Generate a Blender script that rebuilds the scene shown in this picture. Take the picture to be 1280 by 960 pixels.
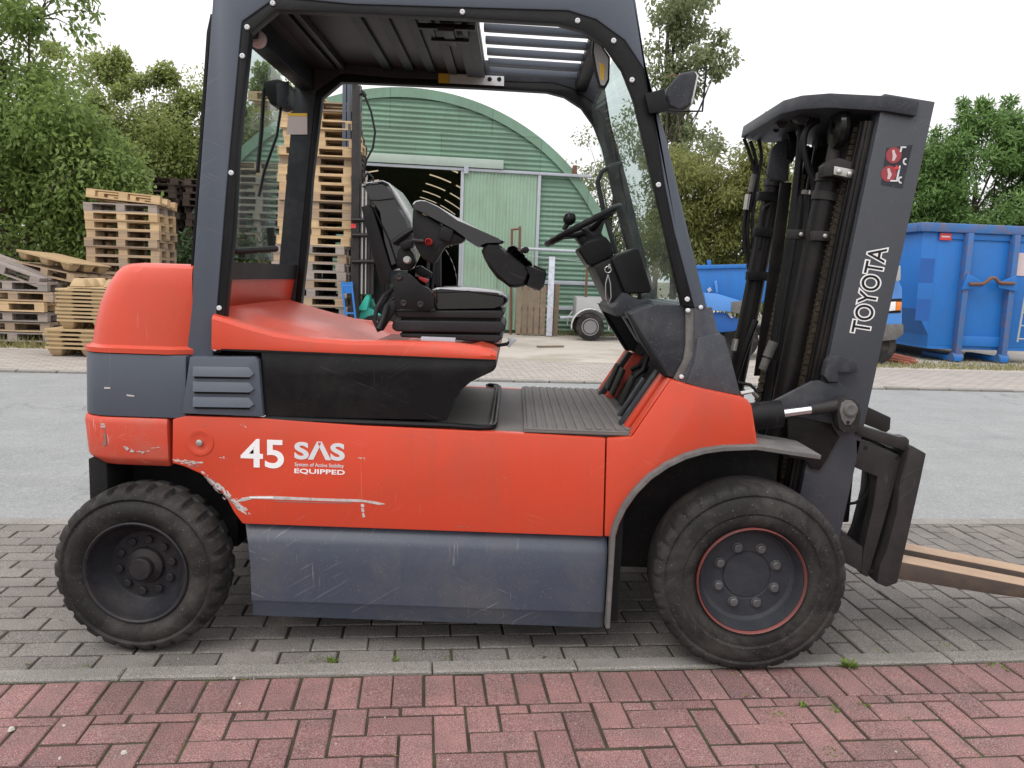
import bpy, bmesh, math, random
import numpy as np
from mathutils import Vector, Matrix, Euler

random.seed(7)
rng = np.random.default_rng(11)
S = bpy.context.scene
COL = S.collection
for o in list(bpy.data.objects):
    bpy.data.objects.remove(o)

# ------------------------------------------------------------------ camera
FPX, PITCH, ROLL, EYE = 1000.0, math.radians(7.7), math.radians(2.0), 1.34
_up = Vector((0, math.sin(PITCH), math.cos(PITCH)))
_rt = Vector((1, 0, 0))
FWD = Vector((0, math.cos(PITCH), -math.sin(PITCH)))
RT = _rt * math.cos(ROLL) + _up * math.sin(ROLL)
UP = -_rt * math.sin(ROLL) + _up * math.cos(ROLL)
EYEP = Vector((0, 0, EYE))
cd = bpy.data.cameras.new('camera')
cam = bpy.data.objects.new('camera', cd)
COL.objects.link(cam)
cd.sensor_width = 36.0
cd.lens = FPX / 1280.0 * 36.0
cd.clip_start = 0.05
cd.clip_end = 3000
M = Matrix((RT, UP, -FWD)).transposed().to_4x4()
M.translation = EYEP
cam.matrix_world = M
S.camera = cam

# ------------------------------------------------------------------ sky, sun, exposure
SUN_EL, SUN_AZ = math.radians(52), math.radians(215)      # azimuth from +Y clockwise: behind and left of the camera
W = bpy.data.worlds.new('World')
S.world = W
W.use_nodes = True
nt = W.node_tree
nt.nodes.clear()
sky = nt.nodes.new('ShaderNodeTexSky')
sky.sky_type = 'NISHITA'
sky.sun_disc = False
sky.sun_elevation = SUN_EL
sky.sun_rotation = SUN_AZ
sky.dust_density = 4.0
tc = nt.nodes.new('ShaderNodeTexCoord')
cn = nt.nodes.new('ShaderNodeTexNoise')
cn.inputs['Scale'].default_value = 2.2
cn.inputs['Detail'].default_value = 5
nt.links.new(tc.outputs['Generated'], cn.inputs['Vector'])
cl = nt.nodes.new('ShaderNodeMix')
cl.data_type = 'RGBA'
cl.inputs[6].default_value = (11.2, 11.0, 11.3, 1)
cl.inputs[7].default_value = (13.2, 12.9, 13.2, 1)
nt.links.new(cn.outputs['Fac'], cl.inputs[0])
mx = nt.nodes.new('ShaderNodeMix')
mx.data_type = 'RGBA'
mx.inputs[0].default_value = 0.93
nt.links.new(sky.outputs[0], mx.inputs[6])
sx = nt.nodes.new('ShaderNodeSeparateXYZ')
nt.links.new(tc.outputs['Generated'], sx.inputs[0])
gr_ = nt.nodes.new('ShaderNodeMapRange')                      # standard overcast sky: brighter overhead than at the horizon
gr_.inputs['To Min'].default_value = 0.74
gr_.inputs['To Max'].default_value = 1.55
nt.links.new(sx.outputs['Z'], gr_.inputs['Value'])
cg = nt.nodes.new('ShaderNodeVectorMath')
cg.operation = 'SCALE'
nt.links.new(cl.outputs[2], cg.inputs[0])
nt.links.new(gr_.outputs[0], cg.inputs['Scale'])
nt.links.new(cg.outputs[0], mx.inputs[7])
bg = nt.nodes.new('ShaderNodeBackground')
bg.inputs['Strength'].default_value = 0.1
nt.links.new(mx.outputs[2], bg.inputs['Color'])
wo = nt.nodes.new('ShaderNodeOutputWorld')
nt.links.new(bg.outputs[0], wo.inputs['Surface'])

sl = bpy.data.lights.new('sun', 'SUN')
sl.energy = 1.0
sl.angle = math.radians(24)
sl.color = (1.0, 0.96, 0.91)
so = bpy.data.objects.new('sun', sl)
COL.objects.link(so)
sdir = Vector((math.sin(SUN_AZ) * math.cos(SUN_EL), math.cos(SUN_AZ) * math.cos(SUN_EL), math.sin(SUN_EL)))
so.rotation_euler = sdir.to_track_quat('Z', 'Y').to_euler()
so.location = (0, 0, 30)
S.view_settings.view_transform = 'Standard'
S.view_settings.look = 'None'
S.view_settings.exposure = 0.30
S.view_settings.gamma = 1.0
S.view_settings.use_curve_mapping = False
S.cycles.max_bounces = 8
S.cycles.transparent_max_bounces = 16


def at(px, py, Y):
    """point seen at photo pixel (px, py) that lies on the plane y = Y"""
    d = RT * (px - 640) / FPX + UP * (480 - py) / FPX + FWD
    return EYEP + d * (Y / d.y)


def xz(px, py, Y):
    p = at(px, py, Y)
    return (p.x, p.z)


# ------------------------------------------------------------------ materials
def new_mat(name):
    m = bpy.data.materials.new(name)
    m.use_nodes = True
    t = m.node_tree
    b = t.nodes['Principled BSDF']
    return m, t, b


def _noise(t, vec, scale, detail=4, rough=0.6, dist=0.0):
    n = t.nodes.new('ShaderNodeTexNoise')
    n.inputs['Scale'].default_value = scale
    n.inputs['Detail'].default_value = detail
    n.inputs['Roughness'].default_value = rough
    n.inputs['Distortion'].default_value = dist
    if vec is not None:
        t.links.new(vec, n.inputs['Vector'])
    return n.outputs['Fac']


def _ramp(t, fac, a, b):
    r = t.nodes.new('ShaderNodeMapRange')
    r.inputs['From Min'].default_value = a
    r.inputs['From Max'].default_value = b
    t.links.new(fac, r.inputs['Value'])
    return r.outputs[0]


def _mix(t, fac, a, b, mode='MIX'):
    m = t.nodes.new('ShaderNodeMix')
    m.data_type = 'RGBA'
    m.blend_type = mode
    for s, v in ((0, fac), (6, a), (7, b)):
        if hasattr(v, 'default_value') or hasattr(v, 'is_output'):
            t.links.new(v, m.inputs[s])
        elif s == 0:
            m.inputs[0].default_value = v
        else:
            m.inputs[s].default_value = (*v[:3], 1)
    return m.outputs[2]


def _math(t, op, a, b=0.0):
    m = t.nodes.new('ShaderNodeMath')
    m.operation = op
    for i, v in enumerate((a, b)):
        if hasattr(v, 'is_output'):
            t.links.new(v, m.inputs[i])
        else:
            m.inputs[i].default_value = v
    return m.outputs[0]


def _pos(t, scale=(1, 1, 1), rot=(0, 0, 0)):
    g = t.nodes.new('ShaderNodeNewGeometry')
    mp = t.nodes.new('ShaderNodeMapping')
    mp.inputs['Scale'].default_value = scale
    src = g.outputs['Position']
    if any(rot):
        mr = t.nodes.new('ShaderNodeMapping')
        mr.inputs['Rotation'].default_value = rot
        t.links.new(src, mr.inputs['Vector'])
        src = mr.outputs[0]
    t.links.new(src, mp.inputs['Vector'])
    return mp.outputs[0]


def _bump(t, b, h, strength, dist):
    n = t.nodes.new('ShaderNodeBump')
    n.inputs['Strength'].default_value = strength
    n.inputs['Distance'].default_value = dist
    t.links.new(h, n.inputs['Height'])
    t.links.new(n.outputs[0], b.inputs['Normal'])


def paint(name, col, rough=0.45, var=0.12, dirt=(0.12, 0.11, 0.10), dirt_amt=0.25, dirt_scale=3.0,
          scratch=0.0, scratch_col=(0.35, 0.35, 0.36), bump=0.06, metal=0.0, spec=0.5, coat=0.0, streak=0.0, sheets=None):
    m, t, b = new_mat(name)
    p = _pos(t)
    n1 = _noise(t, p, 1.7, 5)
    n2 = _noise(t, p, dirt_scale, 8, 0.7, 0.4)
    n3 = _noise(t, p, 160, 2)
    c = _mix(t, n1, [k * (1 - var) for k in col], [min(1, k * (1 + var)) for k in col])
    d = _math(t, 'MULTIPLY', _ramp(t, n2, 0.45, 0.8), dirt_amt)
    c = _mix(t, d, c, dirt)
    sp = _math(t, 'MULTIPLY', _ramp(t, n3, 0.66, 0.75), dirt_amt * 0.6)
    c = _mix(t, sp, c, [min(1, k * 2 + 0.1) for k in dirt])
    if streak > 0:                                # rain-washed dirt runs
        st = _ramp(t, _noise(t, _pos(t, (22, 22, 0.9)), 1.0, 5, 0.6), 0.5, 0.72)
        st = _math(t, 'MULTIPLY', st, _ramp(t, _noise(t, p, 1.3, 3), 0.35, 0.65))
        c = _mix(t, _math(t, 'MULTIPLY', st, streak), c, dirt)
    if sheets:                                    # separate sheets with lap joints, each a little different
        br = t.nodes.new('ShaderNodeTexBrick')
        br.inputs['Scale'].default_value = 1.0
        br.inputs['Brick Width'].default_value = sheets[0]
        br.inputs['Row Height'].default_value = sheets[1]
        br.inputs['Mortar Size'].default_value = 0.010
        br.inputs['Color1'].default_value = (0.86, 0.86, 0.86, 1)
        br.inputs['Color2'].default_value = (1.0, 1.0, 1.0, 1)
        br.inputs['Mortar'].default_value = (0.62, 0.60, 0.58, 1)
        mr = t.nodes.new('ShaderNodeMapping')
        mr.inputs['Rotation'].default_value = (math.radians(90), 0, 0)
        t.links.new(_pos(t, (1, 1, 1), (0, 0, -math.radians(9))), mr.inputs['Vector'])
        sw_ = t.nodes.new('ShaderNodeSeparateXYZ')
        t.links.new(_pos(t, (1, 1, 1), (0, 0, -math.radians(9))), sw_.inputs[0])
        cb_ = t.nodes.new('ShaderNodeCombineXYZ')
        t.links.new(sw_.outputs['X'], cb_.inputs['X'])
        t.links.new(sw_.outputs['Z'], cb_.inputs['Y'])
        t.links.new(cb_.outputs[0], br.inputs['Vector'])
        c = _mix(t, 1.0, c, br.outputs['Color'], 'MULTIPLY')
    if scratch > 0:
        for k, (rx, sc) in enumerate(((0.55, (5, 5, 150)), (0.95, (7, 7, 190)), (-0.35, (6, 6, 170)), (1.6, (8, 8, 150)))):
            ps = _pos(t, sc, (0, rx, 0))
            s = _ramp(t, _noise(t, ps, 1.0, 1), 0.68, 0.72)
            area = _ramp(t, _noise(t, p, 2.2 + k * 0.7, 3), 0.54, 0.66)
            c = _mix(t, _math(t, 'MULTIPLY', _math(t, 'MULTIPLY', s, area), scratch), c, scratch_col)
    t.links.new(c, b.inputs['Base Color'])
    rr = t.nodes.new('ShaderNodeMapRange')
    rr.inputs['To Min'].default_value = max(0.05, rough - 0.1)
    rr.inputs['To Max'].default_value = min(1, rough + 0.15)
    t.links.new(n2, rr.inputs['Value'])
    t.links.new(rr.outputs[0], b.inputs['Roughness'])
    b.inputs['Metallic'].default_value = metal
    b.inputs['Specular IOR Level'].default_value = min(spec, 0.2) if (max(col) < 0.045 and spec == 0.5) else spec
    b.inputs['Coat Weight'].default_value = coat
    b.inputs['Coat Roughness'].default_value = 0.16
    if bump:
        _bump(t, b, _noise(t, p, 45, 6, 0.65), bump, 0.004)
    return m


def brick_mat(name, c0, c1, c2, moss=0.3, grit=0.35):
    """paver colour: each paver its own tint, gritty aggregate, stains"""
    m, t, b = new_mat(name)
    p = _pos(t)
    oi = t.nodes.new('ShaderNodeObjectInfo')
    g = t.nodes.new('ShaderNodeNewGeometry')
    r = _math(t, 'FRACT', _math(t, 'ADD', oi.outputs['Random'], g.outputs['Random Per Island']))
    c = _mix(t, r, c0, c1)
    big = _ramp(t, _noise(t, p, 5.0, 6, 0.7), 0.38, 0.72)
    c = _mix(t, _math(t, 'MULTIPLY', big, 0.7), c, c2)
    gr = _noise(t, p, 260, 2, 0.8)
    c = _mix(t, _math(t, 'MULTIPLY', _ramp(t, gr, 0.50, 0.72), grit), c, (0.75, 0.68, 0.64))
    c = _mix(t, _math(t, 'MULTIPLY', _ramp(t, gr, 0.48, 0.3), 0.8), c, [k * 0.35 for k in c2])
    st = _ramp(t, _noise(t, p, 1.1, 6, 0.7), 0.52, 0.75)
    c = _mix(t, _math(t, 'MULTIPLY', st, moss), c, (0.075, 0.07, 0.055))
    t.links.new(c, b.inputs['Base Color'])
    b.inputs['Roughness'].default_value = 0.9
    b.inputs['Specular IOR Level'].default_value = 0.25
    h = _math(t, 'ADD', _noise(t, p, 230, 3, 0.7), _math(t, 'MULTIPLY', _noise(t, p, 60, 3), 0.8))
    _bump(t, b, h, 0.9, 0.004)
    return m


def wood_mat(name, c0, c1, grey=(0.25, 0.23, 0.21), gamt=0.5):
    m, t, b = new_mat(name)
    oi = t.nodes.new('ShaderNodeObjectInfo')
    p = _pos(t)
    c = _mix(t, oi.outputs['Random'], c0, c1)
    n = _noise(t, p, 6, 6, 0.7)
    c = _mix(t, _math(t, 'MULTIPLY', _ramp(t, n, 0.42, 0.7), gamt), c, grey)
    gr = _noise(t, _pos(t, (2, 40, 90)), 1.0, 4)
    c = _mix(t, _math(t, 'MULTIPLY', _ramp(t, gr, 0.45, 0.75), 0.35), c, [k * 0.4 for k in c0])
    t.links.new(c, b.inputs['Base Color'])
    b.inputs['Roughness'].default_value = 0.85
    b.inputs['Specular IOR Level'].default_value = 0.2
    _bump(t, b, gr, 0.3, 0.004)
    return m


def leaf_mat(name, dark, light, trans=0.35):
    m, t, b = new_mat(name)
    g = t.nodes.new('ShaderNodeNewGeometry')
    p = _pos(t)
    c = _mix(t, g.outputs['Random Per Island'], dark, light)
    c = _mix(t, _math(t, 'MULTIPLY', _ramp(t, _noise(t, p, 1.2, 3), 0.4, 0.7), 0.5), c, [0.5 * (a + q) * 1.15 for a, q in zip(dark, light)])
    t.links.new(c, b.inputs['Base Color'])
    b.inputs['Roughness'].default_value = 0.5
    b.inputs['Specular IOR Level'].default_value = 0.35
    tr = t.nodes.new('ShaderNodeBsdfTranslucent')
    t.links.new(_mix(t, 0.5, c, [min(1, k * 1.6) for k in light]), tr.inputs['Color'])
    ms = t.nodes.new('ShaderNodeMixShader')
    ms.inputs[0].default_value = trans
    out = t.nodes['Material Output']
    t.links.new(b.outputs[0], ms.inputs[1])
    t.links.new(tr.outputs[0], ms.inputs[2])
    t.links.new(ms.outputs[0], out.inputs['Surface'])
    return m


def ground_mat(name, c0, c1, spots=(0.4, 0.38, 0.35), scale=3.0, grit=150, patch=None, moss=0.0, bump=0.3):
    m, t, b = new_mat(name)
    p = _pos(t)
    n = _noise(t, p, scale, 8, 0.7)
    c = _mix(t, _ramp(t, n, 0.3, 0.7), c0, c1)
    g = _noise(t, p, grit, 3, 0.8)
    c = _mix(t, _math(t, 'MULTIPLY', _ramp(t, g, 0.55, 0.75), 0.5), c, spots)
    c = _mix(t, _math(t, 'MULTIPLY', _ramp(t, g, 0.45, 0.25), 0.5), c, [k * 0.4 for k in c0])
    if patch:
        c = _mix(t, _ramp(t, _noise(t, p, 0.6, 6, 0.65), 0.5, 0.62), c, patch)
    if moss:
        c = _mix(t, _math(t, 'MULTIPLY', _ramp(t, _noise(t, p, 7, 5), 0.5, 0.65), moss), c, (0.06, 0.085, 0.025))
    t.links.new(c, b.inputs['Base Color'])
    b.inputs['Roughness'].default_value = 0.9
    b.inputs['Specular IOR Level'].default_value = 0.25
    _bump(t, b, _math(t, 'ADD', g, n), bump, 0.006)
    return m


def glass_mat(name, tint=(0.80, 0.87, 0.85), haze=0.10, haze_col=(0.62, 0.66, 0.64)):
    m, t, b = new_mat(name)
    t.nodes.remove(b)
    out = t.nodes['Material Output']
    tr = t.nodes.new('ShaderNodeBsdfTransparent')
    tr.inputs[0].default_value = (*tint, 1)
    gl = t.nodes.new('ShaderNodeBsdfGlossy')
    gl.inputs['Roughness'].default_value = 0.02
    gl.inputs['Color'].default_value = (1, 1, 1, 1)
    lw = t.nodes.new('ShaderNodeFresnel')
    lw.inputs['IOR'].default_value = 1.5
    m1 = t.nodes.new('ShaderNodeMixShader')
    t.links.new(_math(t, 'MINIMUM', lw.outputs[0], 0.12), m1.inputs[0])
    t.links.new(tr.outputs[0], m1.inputs[1])
    t.links.new(gl.outputs[0], m1.inputs[2])
    df = t.nodes.new('ShaderNodeBsdfDiffuse')
    df.inputs[0].default_value = (*haze_col, 1)
    p = _pos(t)
    n = _ramp(t, _noise(t, p, 5, 8, 0.75), 0.35, 0.75)
    sp = _ramp(t, _noise(t, p, 90, 2), 0.62, 0.7)
    h = _math(t, 'ADD', _math(t, 'MULTIPLY', n, haze * 1.6), _math(t, 'MULTIPLY', sp, haze * 0.3))
    m2 = t.nodes.new('ShaderNodeMixShader')
    t.links.new(h, m2.inputs[0])
    t.links.new(m1.outputs[0], m2.inputs[1])
    t.links.new(df.outputs[0], m2.inputs[2])
    t.links.new(m2.outputs[0], out.inputs['Surface'])
    return m


MT = {}
MT['red'] = paint('red_paint', (0.56, 0.060, 0.027), 0.36, 0.12, (0.24, 0.085, 0.055), 0.34, 2.6, 0.14, (0.75, 0.40, 0.32), 0.05, spec=0.4, coat=0.10, streak=0.22)
MT['red_worn'] = paint('worn_red_paint', (0.52, 0.060, 0.030), 0.45, 0.08, (0.30, 0.16, 0.12), 0.5, 7.0, 0.5, (0.7, 0.55, 0.5), 0.08)
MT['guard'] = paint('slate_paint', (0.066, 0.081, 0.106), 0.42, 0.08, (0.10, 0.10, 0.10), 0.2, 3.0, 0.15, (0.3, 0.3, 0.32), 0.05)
MT['mastpaint'] = paint('mast_paint', (0.040, 0.045, 0.055), 0.42, 0.12, (0.075, 0.072, 0.07), 0.4, 4.0, 0.15, (0.25, 0.25, 0.26), 0.06)
MT['skirt'] = paint('scratched_slate_paint', (0.046, 0.059, 0.084), 0.46, 0.12, (0.125, 0.112, 0.10), 0.5, 3.6, 0.5, (0.30, 0.29, 0.28), 0.12, streak=0.16)
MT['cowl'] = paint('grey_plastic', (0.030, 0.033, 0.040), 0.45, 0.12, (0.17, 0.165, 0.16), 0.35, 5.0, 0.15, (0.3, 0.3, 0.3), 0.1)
MT['cowlslate'] = paint('slate_plastic', (0.042, 0.047, 0.057), 0.45, 0.12, (0.16, 0.155, 0.15), 0.4, 6.0, 0.15, (0.3, 0.3, 0.3), 0.1, spec=0.35)
MT['blackpl'] = paint('black_plastic', (0.008, 0.008, 0.009), 0.42, 0.15, (0.07, 0.066, 0.062), 0.14, 5.0, 0.06, (0.2, 0.2, 0.2), 0.12, spec=0.2)
MT['blackgloss'] = paint('black_gloss_panel', (0.010, 0.010, 0.011), 0.20, 0.2, (0.08, 0.072, 0.065), 0.2, 5.0, 0.12, (0.25, 0.25, 0.25), 0.05)
MT['leather'] = paint('black_vinyl', (0.009, 0.009, 0.010), 0.24, 0.15, (0.04, 0.04, 0.04), 0.10, 5.0, 0, bump=0.08, spec=0.5, coat=0.9)
MT['rubber'] = paint('tyre_rubber', (0.015, 0.0145, 0.014), 0.66, 0.25, (0.098, 0.090, 0.080), 0.7, 5.0, 0.1, (0.15, 0.14, 0.13), 0.3, spec=0.22)
MT['lip'] = paint('dusty_rubber_lip', (0.105, 0.102, 0.098), 0.85, 0.25, (0.22, 0.21, 0.195), 0.7, 14.0, 0, bump=0.4)
MT['fold'] = paint('rubber_bellows', (0.022, 0.022, 0.024), 0.5, 0.2, (0.07, 0.065, 0.06), 0.3, 6.0, 0, bump=0.15)
MT['mat'] = paint('floor_rubber', (0.125, 0.117, 0.112), 0.8, 0.2, (0.20, 0.18, 0.16), 0.55, 6.0, 0, bump=0.3)
MT['steel'] = paint('dark_steel', (0.026, 0.024, 0.024), 0.42, 0.25, (0.085, 0.072, 0.064), 0.35, 6.0, 0.25, (0.2, 0.19, 0.18), 0.15)
MT['grease'] = paint('greasy_steel', (0.010, 0.009, 0.009), 0.36, 0.3, (0.055, 0.042, 0.034), 0.3, 9.0, 0, bump=0.2)
MT['dark'] = paint('dark_chassis', (0.012, 0.012, 0.012), 0.8, 0.2, (0.05, 0.045, 0.04), 0.4, 6.0, 0, bump=0.2)
MT['rim'] = paint('rim_paint', (0.030, 0.033, 0.040), 0.5, 0.15, (0.09, 0.085, 0.08), 0.35, 7.0, 0.1, (0.2, 0.2, 0.2), 0.12)
MT['rimdark'] = paint('dark_rim_paint', (0.017, 0.018, 0.022), 0.45, 0.2, (0.08, 0.062, 0.05), 0.4, 8.0, 0, bump=0.15)
MT['chrome'] = paint('chrome', (0.75, 0.75, 0.77), 0.12, 0.03, (0.4, 0.4, 0.4), 0.1, 8.0, 0, bump=0.0, metal=1.0)
MT['zinc'] = paint('zinc_steel', (0.45, 0.44, 0.42), 0.35, 0.1, (0.2, 0.18, 0.16), 0.3, 20.0, 0, bump=0.05, metal=0.7)
MT['white'] = paint('white_print', (0.78, 0.78, 0.78), 0.5, 0.03, (0.5, 0.45, 0.42), 0.2, 8.0, 0, bump=0.0)
MT['silver'] = paint('silver_print', (0.62, 0.63, 0.65), 0.4, 0.03, (0.4, 0.38, 0.38), 0.2, 8.0, 0, bump=0.0)
MT['chip'] = paint('chipped_paint', (0.50, 0.47, 0.45), 0.6, 0.2, (0.15, 0.13, 0.12), 0.8, 40.0, 0, bump=0.3)
MT['yellow'] = paint('yellow_label', (0.70, 0.42, 0.04), 0.5, 0.1, (0.3, 0.25, 0.2), 0.2)
MT['pinkdecal'] = paint('faded_label', (0.56, 0.46, 0.46), 0.5, 0.08, (0.4, 0.35, 0.33), 0.3)
MT['redprint'] = paint('faded_red_print', (0.30, 0.035, 0.045), 0.5, 0.1, (0.15, 0.05, 0.05), 0.4)
MT['whitepaint'] = paint('white_enamel', (0.62, 0.62, 0.60), 0.4, 0.06, (0.35, 0.33, 0.30), 0.35)
MT['redplastic'] = paint('red_plastic', (0.55, 0.03, 0.03), 0.35, 0.05, (0.2, 0.1, 0.1), 0.1)
MT['fork'] = paint('worn_fork_top', (0.34, 0.225, 0.135), 0.5, 0.3, (0.24, 0.135, 0.08), 0.8, 11.0, 0.5, (0.6, 0.5, 0.4), 0.1)
MT['forkside'] = paint('rusty_fork_side', (0.055, 0.041, 0.033), 0.6, 0.3, (0.14, 0.085, 0.052), 0.6, 9.0, 0.1, (0.2, 0.2, 0.2), 0.2)
MT['glass'] = glass_mat('dusty_glass')
MT['blue'] = paint('blue_container_paint', (0.009, 0.142, 0.455), 0.45, 0.10, (0.035, 0.085, 0.20), 0.3, 1.5, 0.15, (0.12, 0.25, 0.5), 0.1, streak=0.35)
MT['bluedark'] = paint('dark_blue_paint', (0.007, 0.090, 0.34), 0.5, 0.1, (0.02, 0.08, 0.25), 0.3, 2.0, 0.1, (0.3, 0.3, 0.4), 0.1)
MT['rustblue'] = paint('rust_worn_blue', (0.030, 0.13, 0.34), 0.6, 0.2, (0.20, 0.10, 0.05), 0.95, 5.0, 0.2, (0.3, 0.2, 0.15), 0.2)
MT['rust'] = paint('rust', (0.16, 0.075, 0.045), 0.8, 0.3, (0.08, 0.05, 0.04), 0.5, 6.0, 0, bump=0.3)
MT['redpipe'] = paint('red_bar_paint', (0.36, 0.10, 0.06), 0.7, 0.2, (0.2, 0.15, 0.12), 0.5, 6.0, 0, bump=0.2)
MT['lightblue'] = paint('light_blue_paint', (0.07, 0.24, 0.60), 0.4, 0.08, (0.2, 0.22, 0.25), 0.25)
MT['teal'] = paint('teal_paint', (0.03, 0.42, 0.33), 0.4, 0.1, (0.1, 0.15, 0.12), 0.3)
MT['orange'] = paint('orange_lens', (0.75, 0.22, 0.03), 0.2, 0.05, (0.3, 0.2, 0.1), 0.1)
MT['lens'] = paint('clear_lens', (0.75, 0.76, 0.74), 0.1, 0.05, (0.4, 0.4, 0.4), 0.1)
MT['hall'] = paint('green_cladding', (0.165, 0.290, 0.205), 0.6, 0.10, (0.13, 0.15, 0.115), 0.6, 0.9, 0.0, bump=0.08, streak=0.6, sheets=(2.3, 0.9))
MT['halllight'] = paint('pale_green_cladding', (0.270, 0.400, 0.295), 0.6, 0.08, (0.17, 0.20, 0.15), 0.5, 0.9, 0.0, bump=0.08, streak=0.6)
MT['halltrim'] = paint('grey_green_trim', (0.36, 0.44, 0.38), 0.6, 0.1, (0.2, 0.2, 0.18), 0.4, 2.0, 0, bump=0.1)
MT['galv'] = paint('galvanised_steel', (0.38, 0.41, 0.45), 0.5, 0.1, (0.25, 0.22, 0.2), 0.4, 3.0, 0, bump=0.1)
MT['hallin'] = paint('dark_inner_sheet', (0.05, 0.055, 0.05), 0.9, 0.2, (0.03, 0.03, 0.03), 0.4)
MT['trailer'] = paint('trailer_sheet', (0.35, 0.36, 0.36), 0.5, 0.1, (0.2, 0.18, 0.16), 0.4)
MT['rustwhite'] = paint('flaking_white_paint', (0.55, 0.60, 0.68), 0.6, 0.1, (0.20, 0.10, 0.06), 0.9, 7.0, 0, bump=0.2)
MT['wood_l'] = wood_mat('fresh_wood', (0.47, 0.325, 0.175), (0.62, 0.45, 0.26), (0.33, 0.27, 0.21), 0.5)
MT['wood_m'] = wood_mat('weathered_wood', (0.28, 0.21, 0.15), (0.48, 0.34, 0.20), (0.27, 0.24, 0.22), 0.65)
MT['wood_g'] = wood_mat('grey_wood', (0.26, 0.23, 0.21), (0.38, 0.32, 0.27), (0.22, 0.20, 0.20), 0.6)
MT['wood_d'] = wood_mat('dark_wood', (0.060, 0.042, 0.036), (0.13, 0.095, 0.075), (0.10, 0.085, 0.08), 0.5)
MT['wood_old'] = wood_mat('rotting_wood', (0.17, 0.125, 0.09), (0.28, 0.21, 0.15), (0.10, 0.10, 0.08), 0.6)
MT['pressed'] = wood_mat('pressed_fibre', (0.40, 0.29, 0.16), (0.52, 0.385, 0.22), (0.30, 0.23, 0.15), 0.5)
MT['bark'] = paint('bark', (0.075, 0.058, 0.042), 0.9, 0.3, (0.04, 0.045, 0.03), 0.5, 6.0, 0, bump=0.6)
MT['redbrick'] = brick_mat('red_paver', (0.195, 0.092, 0.089), (0.315, 0.160, 0.147), (0.112, 0.080, 0.080), 0.6)
MT['greybrick'] = brick_mat('grey_paver', (0.150, 0.139, 0.126), (0.218, 0.202, 0.184), (0.112, 0.104, 0.095), 0.45)
MT['kerb'] = brick_mat('kerb_stone', (0.21, 0.20, 0.18), (0.27, 0.258, 0.235), (0.155, 0.148, 0.132), 0.4)
MT['joint'] = ground_mat('joint_soil', (0.030, 0.023, 0.018), (0.065, 0.050, 0.040), (0.13, 0.105, 0.09), 9, 200, moss=0.5)
def asphalt_mat():
    m, t, b = new_mat('worn_asphalt')
    p = _pos(t)
    n = _noise(t, p, 1.6, 8, 0.75)
    c = _mix(t, _ramp(t, n, 0.3, 0.7), (0.188, 0.198, 0.196), (0.262, 0.272, 0.268))
    lane = _ramp(t, _noise(t, _pos(t, (0.35, 3.2, 1), (0, 0, -math.radians(6.5))), 1.0, 4, 0.6), 0.42, 0.7)     # wheel tracks along the road
    c = _mix(t, _math(t, 'MULTIPLY', lane, 0.22), c, (0.17, 0.17, 0.165))
    oil = _ramp(t, _noise(t, p, 0.8, 5, 0.6), 0.64, 0.72)
    c = _mix(t, _math(t, 'MULTIPLY', oil, 0.35), c, (0.12, 0.118, 0.112))
    for sc, am in ((55, 0.38), (130, 0.4)):
        g = _noise(t, p, sc, 3, 0.8)
        c = _mix(t, _math(t, 'MULTIPLY', _ramp(t, g, 0.54, 0.72), am), c, (0.58, 0.58, 0.57))
        c = _mix(t, _math(t, 'MULTIPLY', _ramp(t, g, 0.45, 0.28), am), c, (0.09, 0.09, 0.088))
    vo = t.nodes.new('ShaderNodeTexVoronoi')
    vo.feature = 'DISTANCE_TO_EDGE'
    vo.inputs['Scale'].default_value = 0.32
    nz = t.nodes.new('ShaderNodeTexNoise')
    nz.inputs['Scale'].default_value = 2.0
    nz.inputs['Detail'].default_value = 6
    t.links.new(p, nz.inputs['Vector'])
    ad = t.nodes.new('ShaderNodeMix')
    ad.data_type = 'RGBA'
    ad.blend_type = 'ADD'
    ad.inputs[0].default_value = 0.9
    t.links.new(p, ad.inputs[6])
    t.links.new(nz.outputs['Color'], ad.inputs[7])
    t.links.new(ad.outputs[2], vo.inputs['Vector'])
    ck = _math(t, 'MULTIPLY', _ramp(t, vo.outputs['Distance'], 0.006, 0.002), _ramp(t, _noise(t, p, 0.45, 2), 0.52, 0.58))
    c = _mix(t, _math(t, 'MULTIPLY', ck, 0.4), c, (0.09, 0.09, 0.085))
    t.links.new(c, b.inputs['Base Color'])
    b.inputs['Roughness'].default_value = 0.85
    b.inputs['Specular IOR Level'].default_value = 0.3
    _bump(t, b, _noise(t, p, 120, 3, 0.8), 0.8, 0.006)
    return m


MT['asphalt'] = asphalt_mat()
MT['yard'] = ground_mat('yard_concrete', (0.33, 0.30, 0.26), (0.43, 0.395, 0.345), (0.5, 0.47, 0.42), 0.9, 60, patch=(0.27, 0.25, 0.20), bump=0.3)
MT['earth'] = ground_mat('dry_earth', (0.17, 0.15, 0.11), (0.24, 0.21, 0.16), (0.35, 0.32, 0.28), 1.0, 40, patch=(0.10, 0.13, 0.05), bump=0.5)


# ------------------------------------------------------------------ mesh builder
ORG = Vector((0, 0, 0))


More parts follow.
